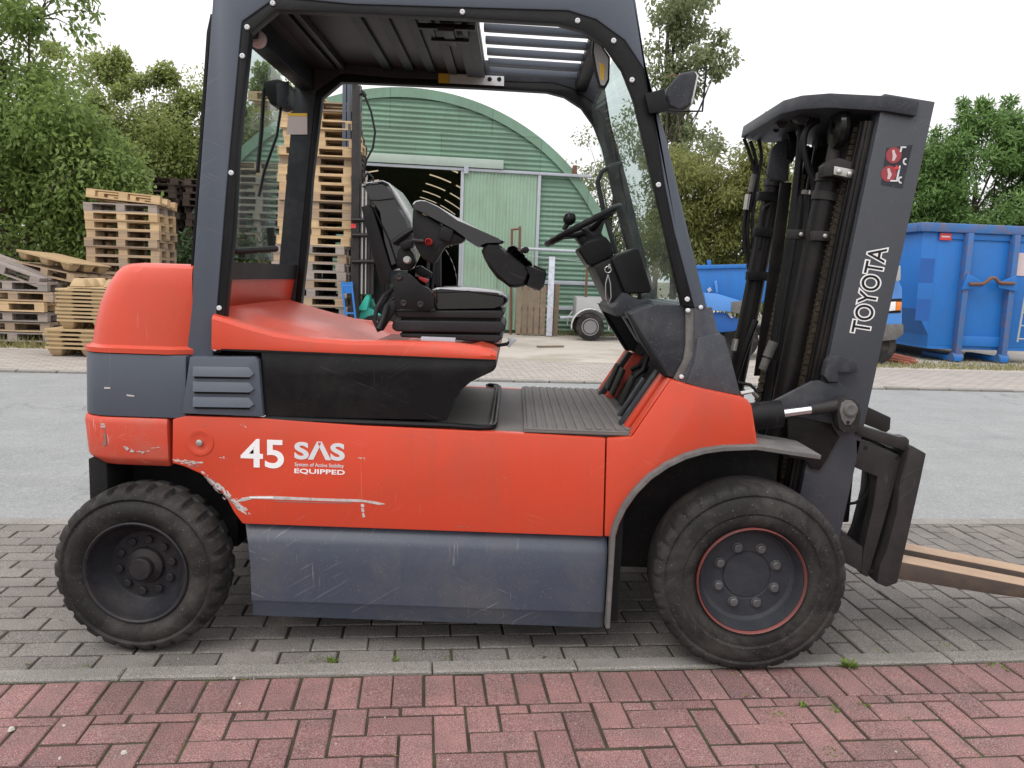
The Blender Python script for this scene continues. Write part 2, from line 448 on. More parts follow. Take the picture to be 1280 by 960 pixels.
class MB:
    def __init__(self):
        self.v, self.f = [], []

    def add(self, vs, fs):
        n = len(self.v)
        self.v += [Vector(v) for v in vs]
        self.f += [tuple(i + n for i in f) for f in fs]
        return self

    def box(self, a, b):
        x0, y0, z0 = a
        x1, y1, z1 = b
        return self.add([(x0, y0, z0), (x1, y0, z0), (x1, y1, z0), (x0, y1, z0), (x0, y0, z1), (x1, y0, z1), (x1, y1, z1), (x0, y1, z1)],
                        [(0, 3, 2, 1), (4, 5, 6, 7), (0, 1, 5, 4), (1, 2, 6, 5), (2, 3, 7, 6), (3, 0, 4, 7)])

    def prism(self, pts, y0, y1):
        """(x, z) outline pushed from y0 to y1"""
        n = len(pts)
        vs = [(p[0], y0, p[1]) for p in pts] + [(p[0], y1, p[1]) for p in pts]
        fs = [tuple(range(n)), tuple(range(2 * n - 1, n - 1, -1))] + [(i, i + n, (i + 1) % n + n, (i + 1) % n) for i in range(n)]
        return self.add(vs, fs)

    def flat(self, pts, z0, z1):
        """(x, y) outline pushed from z0 to z1"""
        n = len(pts)
        vs = [(p[0], p[1], z0) for p in pts] + [(p[0], p[1], z1) for p in pts]
        fs = [tuple(range(n)), tuple(range(2 * n - 1, n - 1, -1))] + [(i, i + n, (i + 1) % n + n, (i + 1) % n) for i in range(n)]
        return self.add(vs, fs)

    def rings(self, rings, cap=True, closed=True, first=True):
        n = len(rings[0])
        vs = [p for r in rings for p in r]
        fs = []
        for k in range(len(rings) - 1):
            for i in range(n if closed else n - 1):
                j = (i + 1) % n
                fs.append((k * n + i, k * n + j, (k + 1) * n + j, (k + 1) * n + i))
        if cap:
            if first:
                fs.append(tuple(range(n - 1, -1, -1)))
            fs.append(tuple((len(rings) - 1) * n + i for i in range(n)))
        return self.add(vs, fs)

    def tube(self, pts, r, n=8, cap=True):
        pts = [Vector(p) for p in pts]
        rs = r if isinstance(r, (list, tuple)) else [r] * len(pts)
        rings = []
        prev = None
        for i, p in enumerate(pts):
            d = (pts[min(i + 1, len(pts) - 1)] - pts[max(i - 1, 0)]).normalized()
            if prev is None:
                a = Vector((0, 0, 1)) if abs(d.z) < 0.9 else Vector((1, 0, 0))
                s = d.cross(a).normalized()
            else:
                s = (prev - d * prev.dot(d)).normalized()
            prev = s
            u = d.cross(s)
            rings.append([p + (s * math.cos(2 * math.pi * k / n) + u * math.sin(2 * math.pi * k / n)) * rs[i] for k in range(n)])
        return self.rings(rings, cap)

    def lathe(self, prof, c, axis='y', n=48, mod=None, cap=True):
        """prof: list of (radius, offset along axis)"""
        c = Vector(c)
        rings = []
        for k, (r, h) in enumerate(prof):
            ring = []
            for i in range(n):
                a = 2 * math.pi * i / n
                rr = r + (mod(k, i) if mod else 0)
                if axis == 'y':
                    ring.append(c + Vector((rr * math.cos(a), h, rr * math.sin(a))))
                elif axis == 'x':
                    ring.append(c + Vector((h, rr * math.cos(a), rr * math.sin(a))))
                else:
                    ring.append(c + Vector((rr * math.cos(a), rr * math.sin(a), h)))
            rings.append(ring)
        return self.rings(rings, cap, first=False)

    def xf(self, m):
        self.v = [m @ v for v in self.v]
        return self

    def build(self, name, mat, parent=None, bevel=0.0, seg=2, smooth=True, ang=38, kind=None, label=None):
        bm = bmesh.new()
        vs = [bm.verts.new(v - ORG) for v in self.v]
        for f in self.f:
            try:
                bm.faces.new([vs[i] for i in f])
            except ValueError:
                pass
        bmesh.ops.remove_doubles(bm, verts=bm.verts, dist=1e-5)
        bmesh.ops.recalc_face_normals(bm, faces=bm.faces)
        if bevel:
            es = [e for e in bm.edges if len(e.link_faces) == 2 and e.calc_face_angle(0) > math.radians(28)]
            bmesh.ops.bevel(bm, geom=es, offset=bevel, segments=seg, affect='EDGES', profile=0.6, clamp_overlap=True)
        me = bpy.data.meshes.new(name)
        bm.to_mesh(me)
        bm.free()
        if smooth:
            me.shade_smooth()
            me.set_sharp_from_angle(angle=math.radians(ang))
        me.materials.append(mat)
        return link(name, me, parent, kind, label)


def link(name, me, parent=None, kind=None, label=None):
    o = bpy.data.objects.new(name, me)
    COL.objects.link(o)
    if parent is not None:
        o.parent = parent
    if kind:
        o['kind'] = kind
    if label:
        o['label'] = label
    return o


def thing(name, label, cat, loc=(0, 0, 0), rz=0.0, group=None):
    o = bpy.data.objects.new(name, None)
    o.empty_display_size = 0.2
    COL.objects.link(o)
    o.location = loc
    o.rotation_euler = (0, 0, rz)
    o['label'] = label
    o['category'] = cat
    if group:
        o['group'] = group
    return o


def copy_tree(o, parent=None):
    c = o.copy()
    COL.objects.link(c)
    if parent is not None:
        c.parent = parent
    for ch in list(o.children):
        copy_tree(ch, c)
    return c


def mirror(mb, yc):
    m = MB()
    m.v = [Vector((v.x, 2 * yc - v.y, v.z)) for v in mb.v]
    m.f = [tuple(reversed(f)) for f in mb.f]
    return m


def text_mesh(body, size, bold=0.0, xs=1.0, extrude=0.0006, align='LEFT'):
    cu = bpy.data.curves.new('lettering', 'FONT')
    cu.body = body
    cu.size = size
    cu.offset = bold
    cu.extrude = extrude
    cu.align_x = align
    cu.resolution_u = 6
    ob = bpy.data.objects.new('lettering', cu)
    COL.objects.link(ob)
    dg = bpy.context.evaluated_depsgraph_get()
    me = bpy.data.meshes.new_from_object(ob.evaluated_get(dg))
    bpy.data.objects.remove(ob)
    mb = MB()
    mb.v = [Vector((v.co.x * xs, v.co.y, v.co.z)) for v in me.vertices]
    mb.f = [tuple(p.vertices) for p in me.polygons]
    bpy.data.meshes.remove(me)
    return mb


def lettering(body, px0, px1, pyb, pyt, Y, mat, parent, bold=0.0, xs=None, name='lettering', ang=None):
    """text on a plane y = Y that fills the photo box given by its left/right and base/top"""
    a, b, c = at(px0, pyb, Y), at(px1, pyb, Y), at(px0, pyt, Y)
    mb = text_mesh(body, 1.0, bold)
    xsv = [v.x for v in mb.v]
    zsv = [v.y for v in mb.v]
    w, h = max(xsv) - min(xsv), max(zsv) - min(zsv)
    sx, sz = (b.x - a.x) / w, (c.z - a.z) / h
    x0, z0 = min(xsv), min(zsv)
    mb.v = [Vector((a.x + (v.x - x0) * sx, Y - v.z - 0.0002, a.z + (v.y - z0) * sz)) for v in mb.v]
    return mb.build(name, mat, parent, smooth=False)

# ================================================================== GROUND
TH = math.radians(6.5)
RO = Vector((0.034, 2.575, 0))
RU = Vector((math.cos(TH), math.sin(TH), 0))
RV = Vector((-math.sin(TH), math.cos(TH), 0))


def rd(u, v, z=0.0):
    return RO + RU * u + RV * v + Vector((0, 0, z))


def sheet(name, u0, u1, v0, v1, z, mat, drop=0.25):
    mb = MB()
    vs = [rd(u0, v0, z), rd(u1, v0, z), rd(u1, v1, z), rd(u0, v1, z)]
    mb.add(vs, [(0, 1, 2, 3)])
    o = mb.build(name, mat, smooth=False, kind='structure')
    return o


sheet('ground', -420, 420, -120, 700, -0.030, MT['earth'])
pave_red = sheet('red_pavement', -9, 9, -6, -0.002, -0.0052, MT['joint'])
pave_grey = sheet('grey_pavement', -14, 14, -0.002, 1.63, -0.0058, MT['joint'])
road = sheet('road', -70, 70, 1.63, 7.50, -0.006, MT['asphalt'])
kerb_near = sheet('kerb', -14, 14, -0.001, 0.079, -0.0046, MT['joint'])
kerb_far = sheet('far_kerb', -30, 30, 7.50, 7.63, -0.004, MT['joint'])
yard = sheet('yard', -60, 60, 10.1, 60, -0.004, MT['yard'])


def far_paver_mat():
    m, t, b = new_mat('far_pavers')
    p = _pos(t, (1, 1, 1), (0, 0, -TH))
    br = t.nodes.new('ShaderNodeTexBrick')
    br.inputs['Scale'].default_value = 1.0
    br.inputs['Brick Width'].default_value = 0.21
    br.inputs['Row Height'].default_value = 0.105
    br.inputs['Mortar Size'].default_value = 0.007
    br.inputs['Color1'].default_value = (0.27, 0.245, 0.22, 1)
    br.inputs['Color2'].default_value = (0.34, 0.31, 0.28, 1)
    br.inputs['Mortar'].default_value = (0.10, 0.09, 0.075, 1)
    t.links.new(p, br.inputs['Vector'])
    n = _noise(t, _pos(t), 2.5, 6, 0.7)
    c = _mix(t, _math(t, 'MULTIPLY', _ramp(t, n, 0.4, 0.7), 0.5), br.outputs['Color'], (0.33, 0.30, 0.26))
    t.links.new(c, b.inputs['Base Color'])
    b.inputs['Roughness'].default_value = 0.9
    _bump(t, b, br.outputs['Fac'], 0.4, -0.004)
    return m


sheet('far_pavement', -60, 60, 7.63, 10.1, -0.002, far_paver_mat())


def paver(mb, u0, u1, v0, v1, top, dz=0.0, tu=0.0, tv=0.0, ch=0.004, depth=0.05):
    """one chamfered paver with a slightly tilted top"""
    uc, vc = (u0 + u1) / 2, (v0 + v1) / 2

    def z(u, v):
        return top + dz + (u - uc) * tu + (v - vc) * tv
    a = [(u0, v0), (u1, v0), (u1, v1), (u0, v1)]
    b = [(u0 + ch, v0 + ch), (u1 - ch, v0 + ch), (u1 - ch, v1 - ch), (u0 + ch, v1 - ch)]
    vs = [rd(u, v, top - depth) for u, v in a] + [rd(u, v, z(u, v) - ch * 0.8) for u, v in a] + [rd(u, v, z(u, v)) for u, v in b]
    mb.add(vs, [(0, 1, 5, 4), (1, 2, 6, 5), (2, 3, 7, 6), (3, 0, 4, 7), (4, 5, 9, 8), (5, 6, 10, 9), (6, 7, 11, 10), (7, 4, 8, 11), (8, 9, 10, 11)])


def lay(rects, parent, name, mat, limit=300, jit=0.0012, tilt=0.008):
    """rects nearest the camera become single pavers, the rest one joined part"""
    def key(r):
        p = rd((r[0] + r[1]) / 2, (r[2] + r[3]) / 2)
        d = p - EYEP
        c = d.dot(FWD)
        if c < 0.5:
            return 99
        px, py = abs(d.dot(RT) / c * FPX), abs(d.dot(UP) / c * FPX)
        return c + (40 if px > 690 or py > 540 else 0)
    rects = sorted(rects, key=key)
    rest = MB()
    for i, r in enumerate(rects):
        mb = MB() if i < limit else rest
        g = 0.0043
        k = lambda: random.uniform(-0.0022, 0.0022)
        gv = 0.0050
        paver(mb, r[0] + g + k(), r[1] - g + k(), r[2] + gv + k(), r[3] - gv + k(), 0.0, random.gauss(0, jit) - (0.002 if random.random() < 0.08 else 0),
              random.gauss(0, tilt), random.gauss(0, tilt), ch=random.uniform(0.0025, 0.0048))
        if i < limit:
            mb.build(name, mat, parent, smooth=False)
    if rest.v:
        rest.build(name, mat, parent, smooth=False, kind='stuff')


# red pavers: a soldier course along the kerb, cut pieces, then herringbone
rects = []
u = -3.6
while u < 3.7:
    rects.append((u, u + 0.1, -0.204, -0.004))
    u += 0.1
V0 = -0.204
for j in range(-1, 16):
    for i in range(-40, 38):
        top = V0 + 0.05 - 0.1 * j
        k = (i + j) % 4
        if k == 0:
            r = (i * 0.1 + 0.03, i * 0.1 + 0.23, top - 0.1, min(top, V0))
        elif k == 2:
            r = (i * 0.1 + 0.03, i * 0.1 + 0.13, top - 0.2, min(top, V0))
        else:
            continue
        if r[3] - r[2] > 0.02:
            rects.append(r)
lay(rects, pave_red, 'brick', MT['redbrick'])

# grey pavers: courses along the kerb on the left, columns across on the right
rects = []
for j in range(15):
    v0 = 0.08 + 0.1032 * j
    u = -4.6 + (0.1 if j % 2 else 0)
    while u < 1.02:
        rects.append((u, min(u + 0.2, 1.12), v0, v0 + 0.1032))
        u += 0.2
i = 0
u = 1.12
while u < 4.6:
    v = 0.08 - (0.1 if i % 2 else 0)
    while v < 1.62:
        a, b = max(v, 0.08), min(v + 0.2, 1.628)
        if b - a > 0.03:
            rects.append((u, u + 0.1, a, b))
        v += 0.2
    u += 0.1
    i += 1
lay(rects, pave_grey, 'brick', MT['greybrick'])

# kerb stones
js = [-6.3, -5.3, -4.3, -3.3, -2.28, -1.28, -0.27, 0.23, 1.22, 1.62, 2.6, 3.6, 4.6, 5.6, 6.6]
for a, b in zip(js[:-1], js[1:]):
    mb = MB()
    paver(mb, a + 0.002, b - 0.003, 0.002, 0.077, 0.0, random.uniform(0.006, 0.010), 0.0, 0.0, ch=0.007, depth=0.09)
    mb.build('kerb_stone', MT['kerb'], kerb_near, smooth=False)
u = -24.0
while u < 24:
    mb = MB()
    paver(mb, u + 0.012, u + 0.448, 7.505, 7.615, 0.0, random.uniform(0.02, 0.032), 0, 0, ch=0.01, depth=0.09)
    mb.build('kerb_stone', MT['kerb'], kerb_far, smooth=False)
    u += 0.46
edge = MB()
u = -8.0
while u < 8:
    mb = MB()
    paver(mb, u + 0.002, u + 0.998, 1.634, 1.735, 0.0, 0.001, 0, 0, ch=0.003, depth=0.05)
    mb.build('edge_stone', MT['kerb'], road, smooth=False)
    u += 1.0


# weeds and moss in the joints
def blades(mb, p, n, r, h, w=0.004):
    for _ in range(n):
        a, d = random.uniform(0, 6.28), r * math.sqrt(random.random())
        b = Vector((p[0] + d * math.cos(a), p[1] + d * math.sin(a), p[2]))
        lean = Vector((random.gauss(0, 0.6), random.gauss(0, 0.6), 1)).normalized() * h * random.uniform(0.4, 1.2)
        s = Vector((math.cos(a + 1.6), math.sin(a + 1.6), 0)) * w
        mb.add([b - s, b + s, b + lean * 0.6 + s * 0.7, b + lean], [(0, 1, 2, 3)])


MT['grass'] = leaf_mat('grass_blades', (0.07, 0.13, 0.02), (0.19, 0.26, 0.06), 0.3)
MT['drygrass'] = leaf_mat('dry_grass', (0.13, 0.14, 0.05), (0.30, 0.27, 0.12), 0.25)
gm = MB()


def gnd(px, py):
    d = RT * (px - 640) / FPX + UP * (480 - py) / FPX + FWD
    p = EYEP + d * (-EYE / d.z)
    return p


for px, py, n, r, h in ((415, 827, 26, 0.020, 0.022), (495, 826, 10, 0.012, 0.02), (395, 826, 10, 0.03, 0.01), (100, 838, 14, 0.04, 0.012),
                        (1003, 883, 26, 0.014, 0.022), (1045, 887, 14, 0.02, 0.012), (1080, 882, 14, 0.02, 0.014),
                        (975, 897, 24, 0.05, 0.008), (1040, 940, 14, 0.03, 0.01), (1000, 822, 30, 0.07, 0.012),
                        (1180, 815, 30, 0.08, 0.010), (1240, 832, 14, 0.03, 0.012), (1100, 820, 20, 0.05, 0.010), (1255, 836, 10, 0.02, 0.012),
                        (700, 826, 8, 0.02, 0.01), (920, 838, 16, 0.05, 0.01), (1135, 900, 8, 0.03, 0.01), (560, 824, 8, 0.02, 0.008), (850, 828, 10, 0.05, 0.008)):
    blades(gm, gnd(px, py), n, r, h)
for _ in range(500):                                     # sparse blades along the joint behind and before the kerb
    u = random.uniform(-2.6, 3.0)
    blades(gm, rd(u, random.choice((-0.004, 0.081)) + random.gauss(0, 0.003), -0.006), 2, 0.008, 0.008, 0.0025)
gm.build('joint_grass', MT['grass'], smooth=False, kind='stuff')

ORG = gnd(1061, 834)
wd = thing('weed', 'small leafy green weed growing from the kerb joint right of the front wheel', 'weed', ORG)
lm = MB()
for i in range(34):
    a = random.uniform(0, 6.28)
    r0 = random.uniform(0.0, 0.012)
    e = Vector((math.cos(a), math.sin(a), random.uniform(0.2, 1.3))).normalized() * random.uniform(0.018, 0.040)
    b = ORG + Vector((math.cos(a) * r0, math.sin(a) * r0, 0.0))
    s = Vector((-math.sin(a), math.cos(a), 0)) * random.uniform(0.005, 0.009)
    lm.add([b, b + e * 0.6 + s, b + e, b + e * 0.6 - s], [(0, 1, 2, 3)])
lm.build('foliage', MT['grass'], wd, smooth=False)
sm = MB()
for i in range(6):
    a = i * 1.05
    sm.tube([ORG, ORG + Vector((math.cos(a) * 0.012, math.sin(a) * 0.012, 0.022))], 0.0008, 5)
sm.build('stem', MT['grass'], wd)
ORG = Vector((0, 0, 0))

# grass verge under the pallets and beside the container
vg = MB()
for _ in range(5200):
    x = random.uniform(-9.5, -6.2)
    y = random.uniform(12.0, 15.0)
    if x > -7.05 and y < 12.6 and random.random() < 0.8:
        continue
    blades(vg, (x, y, 0), 2, 0.05, random.uniform(0.05, 0.22), 0.008)
for _ in range(2600):
    x = random.uniform(6.0, 13.0)
    y = 13.6 + (x - 6) * 0.11 + abs(random.gauss(0, 0.7))
    blades(vg, (x, y, 0), 2, 0.08, random.uniform(0.02, 0.10), 0.008)
for _ in range(500):
    x = random.uniform(0.9, 4.5)
    blades(vg, (x, 18.75 + x * 0.15 + random.gauss(0, 0.1), 0), 2, 0.06, random.uniform(0.05, 0.2), 0.008)
vg.build('verge_grass', MT['drygrass'], smooth=False, kind='stuff')

# pebbles, grit and a few fallen leaves lying about
pb = MB()
for px, py, r in ((155, 941, 0.010), (75, 948, 0.006), (14, 912, 0.012), (300, 880, 0.005), (293, 848, 0.008), (80, 907, 0.006), (560, 950, 0.005), (720, 905, 0.004), (1120, 940, 0.005), (960, 862, 0.005), (830, 915, 0.004), (420, 930, 0.004)):
    c = gnd(px, py)
    n = 6
    ring = [Vector((c.x + r * random.uniform(0.6, 1.1) * math.cos(k), c.y + r * random.uniform(0.6, 1.1) * math.sin(k), 0.0)) for k in [2 * math.pi * i / n for i in range(n)]]
    top_ = [Vector((c.x + (v.x - c.x) * 0.6, c.y + (v.y - c.y) * 0.6, r * 0.6)) for v in ring]
    pb.rings([ring, top_])
for _ in range(420):
    u, v = random.uniform(-2.4, 3.0), random.uniform(-0.9, 1.55)
    c = rd(u, v, -0.002 if random.random() < 0.5 else 0.001)
    r = random.uniform(0.0012, 0.0034)
    ring = [Vector((c.x + r * math.cos(k), c.y + r * math.sin(k), c.z)) for k in (0.3, 1.7, 3.0, 4.6)]
    pb.rings([ring, [Vector((c.x + (q.x - c.x) * 0.4, c.y + (q.y - c.y) * 0.4, c.z + r)) for q in ring]])
MT['pebble'] = paint('pebble', (0.42, 0.40, 0.36), 0.8, 0.3, (0.2, 0.18, 0.15), 0.6, 30, 0, bump=0.1)
pb.build('pebbles', MT['pebble'], smooth=False, kind='stuff')
lf = MB()
for _ in range(46):
    c = rd(random.uniform(-2.4, 3.0), random.choice((random.uniform(-0.9, 1.5), random.gauss(0.08, 0.05))), 0.003)
    a, L = random.uniform(0, 6.28), random.uniform(0.008, 0.018)
    d = Vector((math.cos(a), math.sin(a), random.uniform(-0.05, 0.25)))
    s = Vector((-d.y, d.x, random.uniform(-0.2, 0.2))) * 0.35
    lf.add([c, c + (d + s) * L, c + d * 2 * L, c + (d - s) * L], [(0, 1, 2, 3)])
MT['litter'] = leaf_mat('fallen_leaves', (0.10, 0.07, 0.025), (0.26, 0.20, 0.07), 0.1)
lf.build('leaf_litter', MT['litter'], smooth=False, kind='stuff')

# ================================================================== FORKLIFT
YC = 3.26                                   # the truck's middle; the near flank is y = 2.70, the far one 3.82
FL = thing('forklift', 'red and slate grey electric forklift truck with black seat, parked over the grey paving', 'forklift', (-0.2, YC, 0))
ORG = Vector((-0.2, YC, 0))


def poly(pts, Y):
    return [xz(x, y, Y) for x, y in pts]


def plate(name, pts, Y, th, mat, parent=FL, bevel=0.004, both=False, **kw):
    """outline read at the plane y = Y, pushed th away from the camera; both = its twin on the far flank"""
    mb = MB().prism(poly(pts, Y), Y, Y + th)
    o = mb.build(name, mat, parent, bevel=bevel, **kw)
    if both:
        mirror(mb, YC).build(name, mat, parent, bevel=bevel, **kw)
    return o


def arc(cx, cy, r, a0, a1, n):
    return [(cx + r * math.cos(math.radians(a0 + (a1 - a0) * i / (n - 1))), cy + r * math.sin(math.radians(a0 + (a1 - a0) * i / (n - 1)))) for i in range(n)]


def rrect(x0, x1, y0, y1, r, z, n=6):
    """rounded at the rear (x0) corners, square at x1"""
    p = [(x1, y0)]
    p += [(x0 + r - r * math.sin(t * math.pi / 2 / n), y0 + r - r * math.cos(t * math.pi / 2 / n)) for t in range(n + 1)]
    p += [(x0 + r - r * math.cos(t * math.pi / 2 / n), y1 - r + r * math.sin(t * math.pi / 2 / n)) for t in range(n + 1)]
    p += [(x1, y1)]
    return [(x, y, z) for x, y in p]


def cw(name, secs, mat, bevel=0.006, bev=False, **kw):
    rr = []
    for z, x0, x1, ins, r in secs:
        q = rrect(x0, x1, 2.70 + ins, 3.82 - ins, r, z)
        if bev:                                   # the flank turns inwards towards the pillar along a slanting crease
            xb = -1.175 + 0.085 * (z - 1.034) / 0.3
            dn_ = (x1 - xb) * 0.55
            q = [(x1, 2.70 + ins + max(dn_, 0.001), z), (min(xb, x1 - 0.002), 2.70 + ins, z)] + q[1:-1] + [(min(xb, x1 - 0.002), 3.82 - ins, z), (x1, 3.82 - ins - max(dn_, 0.001), z)]
        rr.append(q)
    return MB().rings(rr).build(name, mat, FL, bevel=bevel, ang=32, **kw)


# counterweight: upper red hump, slate band, lower red block, dark foot
cw('counterweight_hood', [(1.034, -1.500, -1.10, 0.000, 0.12), (1.050, -1.500, -1.10, 0.000, 0.12), (1.060, -1.482, -1.10, 0.016, 0.12),
                          (1.12, -1.474, -1.10, 0.020, 0.12), (1.20, -1.455, -1.10, 0.026, 0.12), (1.26, -1.430, -1.10, 0.032, 0.12), (1.305, -1.402, -1.10, 0.038, 0.12),
                          (1.326, -1.384, -1.10, 0.046, 0.12), (1.336, -1.360, -1.10, 0.060, 0.12), (1.341, -1.320, -1.10, 0.090, 0.11)], MT['red'], 0.0, bev=True)
cw('counterweight_band', [(0.815, -1.508, -1.118, 0.004, 0.13), (1.031, -1.502, -1.112, 0.004, 0.13)], MT['guard'], 0.003)
cw('counterweight_base', [(0.640, -1.470, -1.178, 0.020, 0.12), (0.668, -1.505, -1.178, 0.002, 0.13), (0.79, -1.512, -1.178, -0.004, 0.13), (0.812, -1.510, -1.178, 0.002, 0.13)], MT['red_worn'], 0.008)
MB().rings([rrect(-1.46, -1.02, 2.93, 3.59, 0.06, 0.28), rrect(-1.47, -1.02, 2.93, 3.59, 0.08, 0.64)]).build('counterweight_foot', MT['dark'], FL, bevel=0.01)
for y_ in (2.735, 3.59):
    MB().box((-1.475, y_, 0.49), (-1.41, y_ + 0.195, 0.655)).build('mud_guard', MT['dark'], FL, bevel=0.006)
# chassis between the wheels
MB().box((-0.88, 2.84, 0.16), (0.36, 3.68, 0.79)).build('chassis', MT['dark'], FL)
MB().box((0.37, 2.96, 0.24), (1.02, 3.56, 0.74)).build('drive_axle', MT['dark'], FL, bevel=0.02)
MB().lathe([(0.075, 2.86), (0.075, 3.66)], (-1.27, 0, 0.29)).build('rear_axle', MT['dark'], FL)

# red flank with wheel cut-out, and the vented corner
plate('side_panel', [(215.5, 524), (232, 520), (330, 523), (450, 532), (640, 541), (757, 548), (754, 671), (303, 655), (292, 640), (284, 625), (270, 607), (250, 592), (230, 583), (215, 579)],
      2.70, 0.035, MT['red'], bevel=0.006, both=True)
plate('vent_panel', [(237, 446), (318, 446), (323, 451), (329, 521), (227, 517)], 2.695, 0.05, MT['guard'], bevel=0.005, both=True)
for y0 in (462, 481, 500):
    mb = MB()
    pts = [(241, y0 - 4), (311, y0 - 3), (318, y0 + 5), (313, y0 + 9), (242, y0 + 8)]
    a = poly(pts, 2.692)
    n = len(a)
    vs = [(p[0], 2.693 - (0.010 if 1 <= i else 0.0) * (1.0 if i in (3, 4) else 0.25), p[1]) for i, p in enumerate(a)]
    vs = [(p[0], 2.6945, p[1]) for p in a] + [(p[0], 2.6945 - d, p[1]) for p, d in zip(a, (0.002, 0.002, 0.006, 0.013, 0.013))]
    mb.add(vs, [tuple(range(n, 2 * n)), tuple(range(n))] + [(i, (i + 1) % n, (i + 1) % n + n, i + n) for i in range(n)])
    lv = mb.build('louvre', MT['guard'], FL, bevel=0.0015)
    plate('slot', [(243, y0 + 8.6), (312, y0 + 9.6), (312, y0 + 12), (243, y0 + 11)], 2.692, 0.006, MT['dark'], lv, bevel=0)
# recessed round bolt in the flank
c = at(250, 553, 2.70)
sp_ = [o for o in FL.children if o.name.startswith('side_panel')][0]
MB().lathe([(0.047, 2.6995), (0.047, 2.6975), (0.042, 2.6965), (0.030, 2.699), (0.028, 2.6995)], (c.x, 0, c.z), n=32).build('bolt_recess', MT['red'], sp_)
MB().lathe([(0.011, 2.699), (0.011, 2.690), (0.007, 2.6885)], (c.x, 0, c.z), n=12).build('bolt', MT['zinc'], sp_)

# worn and chipped paint on the flank
def scratch(pts, Y=2.70, mat='chip', parent=None):
    a = poly(pts, Y)
    MB().prism(a, Y - 0.0012, Y - 0.0002).build('scratch', MT[mat], parent or sp_, smooth=False)


def flakes(path, w, n, name='scratch', mat='chip', Y=2.70, parent=None, seed=1):
    """ragged run of bare-metal flakes along a path"""
    rr = random.Random(seed)
    mb = MB()
    L = []
    for p, q in zip(path[:-1], path[1:]):
        L.append(math.hypot(q[0] - p[0], q[1] - p[1]))
    for _ in range(n):
        t = rr.random() * sum(L)
        k = 0
        while t > L[k]:
            t -= L[k]
            k += 1
        f = t / L[k]
        c = (path[k][0] + (path[k + 1][0] - path[k][0]) * f, path[k][1] + (path[k + 1][1] - path[k][1]) * f)
        ww = w * rr.uniform(0.15, 1.0)
        c = (c[0] + rr.gauss(0, w * 0.45), c[1] + rr.gauss(0, w * 0.4))
        dx, dy = (path[k + 1][0] - path[k][0]) / L[k], (path[k + 1][1] - path[k][1]) / L[k]
        m = rr.randint(5, 7)
        pts = []
        for i in range(m):
            a = 2 * math.pi * i / m
            r1 = ww * rr.uniform(0.4, 1.1)
            u, v = r1 * 1.7 * math.cos(a), r1 * 0.6 * math.sin(a)
            pts.append((c[0] + u * dx - v * dy, c[1] + u * dy + v * dx))
        off = rr.uniform(0.0002, 0.0009)
        mb.prism(poly(pts, Y), Y - off, Y - off + 0.0001)
    mb.build(name, MT[mat], parent or sp_, smooth=False, kind='stuff')


MT['primer'] = paint('dark_primer', (0.22, 0.16, 0.15), 0.6, 0.2, (0.12, 0.1, 0.1), 0.6, 40.0, 0, bump=0.2)
flakes([(216, 575), (236, 578), (252, 578)], 2.6, 26, seed=2)
flakes([(238, 583), (252, 582)], 2.0, 12, mat='primer', seed=3)
flakes([(255, 591), (266, 602), (280, 612), (286, 622), (298, 631), (310, 641)], 3.6, 85, seed=4)
flakes([(258, 596), (272, 609), (282, 620), (300, 637)], 3.2, 50, mat='primer', seed=5)
scratch([(294, 627.5), (302, 622.4), (314, 620.2), (340, 620), (400, 622.8), (450, 624.2), (470, 627), (482, 630), (474, 631), (455, 627.5), (400, 626), (345, 624.2), (316, 623.4), (305, 626.4)])
flakes([(300, 624), (330, 622), (400, 625), (450, 626), (478, 630)], 1.5, 50, mat='primer', seed=6)
scratch([(345, 626), (400, 628), (440, 628.3), (440, 629), (400, 628.8), (345, 627)], mat='primer')
scratch([(312, 621), (342, 621), (342, 623), (312, 622.6)], 2.6985, 'white')
scratch([(451, 630), (455, 630), (455.5, 634), (451.5, 634)])
scratch([(451.5, 635.5), (455, 635.5), (455.5, 640), (452, 640)])
scratch([(452.5, 641.5), (455, 641), (456.5, 646), (453.5, 647)])
for i, (x0, y0, x1, y1, w, n) in enumerate(((448, 572, 456, 574, 1.6, 9), (572, 658, 586, 659, 0.9, 12), (275, 571.5, 283, 572.5, 1.2, 7), (497, 544, 520, 545.5, 0.7, 12), (300, 531, 309, 533, 1.2, 7),
                                            (252, 532, 265, 533.5, 0.9, 9), (620, 600, 640, 596, 0.5, 6), (700, 640, 722, 632, 0.5, 8), (470, 600, 474, 606, 0.6, 4), (735, 560, 737, 640, 0.6, 12), (560, 545, 600, 547, 0.5, 10))):
    flakes([(x0, y0), (x1, y1)], w, n, seed=20 + i, mat='chip' if i % 2 == 0 else 'primer')
cwb = [o for o in FL.children if o.name == 'counterweight_base'][0]
flakes([(128, 531), (136, 531), (150, 531)], 2.8, 24, Y=2.6985, parent=cwb, seed=8)
flakes([(131, 534), (131, 548), (129, 562)], 2.4, 22, mat='primer', Y=2.6985, parent=cwb, seed=9)
flakes([(156, 558), (164, 564), (186, 565)], 2.2, 24, Y=2.6985, parent=cwb, seed=10)
flakes([(190, 560), (206, 559)], 1.2, 10, Y=2.6985, parent=cwb, seed=11)
for pts in () and ([(130, 529), (139, 528), (153, 530), (155, 533), (145, 534), (140, 541), (134, 540), (131, 535)], [(154, 558), (159, 556), (165, 563), (186, 564), (188, 566), (168, 568), (159, 572), (156, 566)],
            [(129, 546), (132, 545), (133, 555), (131, 562), (127, 563)], [(191, 559), (206, 558), (206, 560), (192, 561)]):
    scratch(pts, 2.6975, 'chip', cwb)
bnd = [o for o in FL.children if o.name == 'counterweight_band'][0]
scratch([(130, 484), (138, 484), (138, 486), (131, 486)], 2.7035, 'chip', bnd)
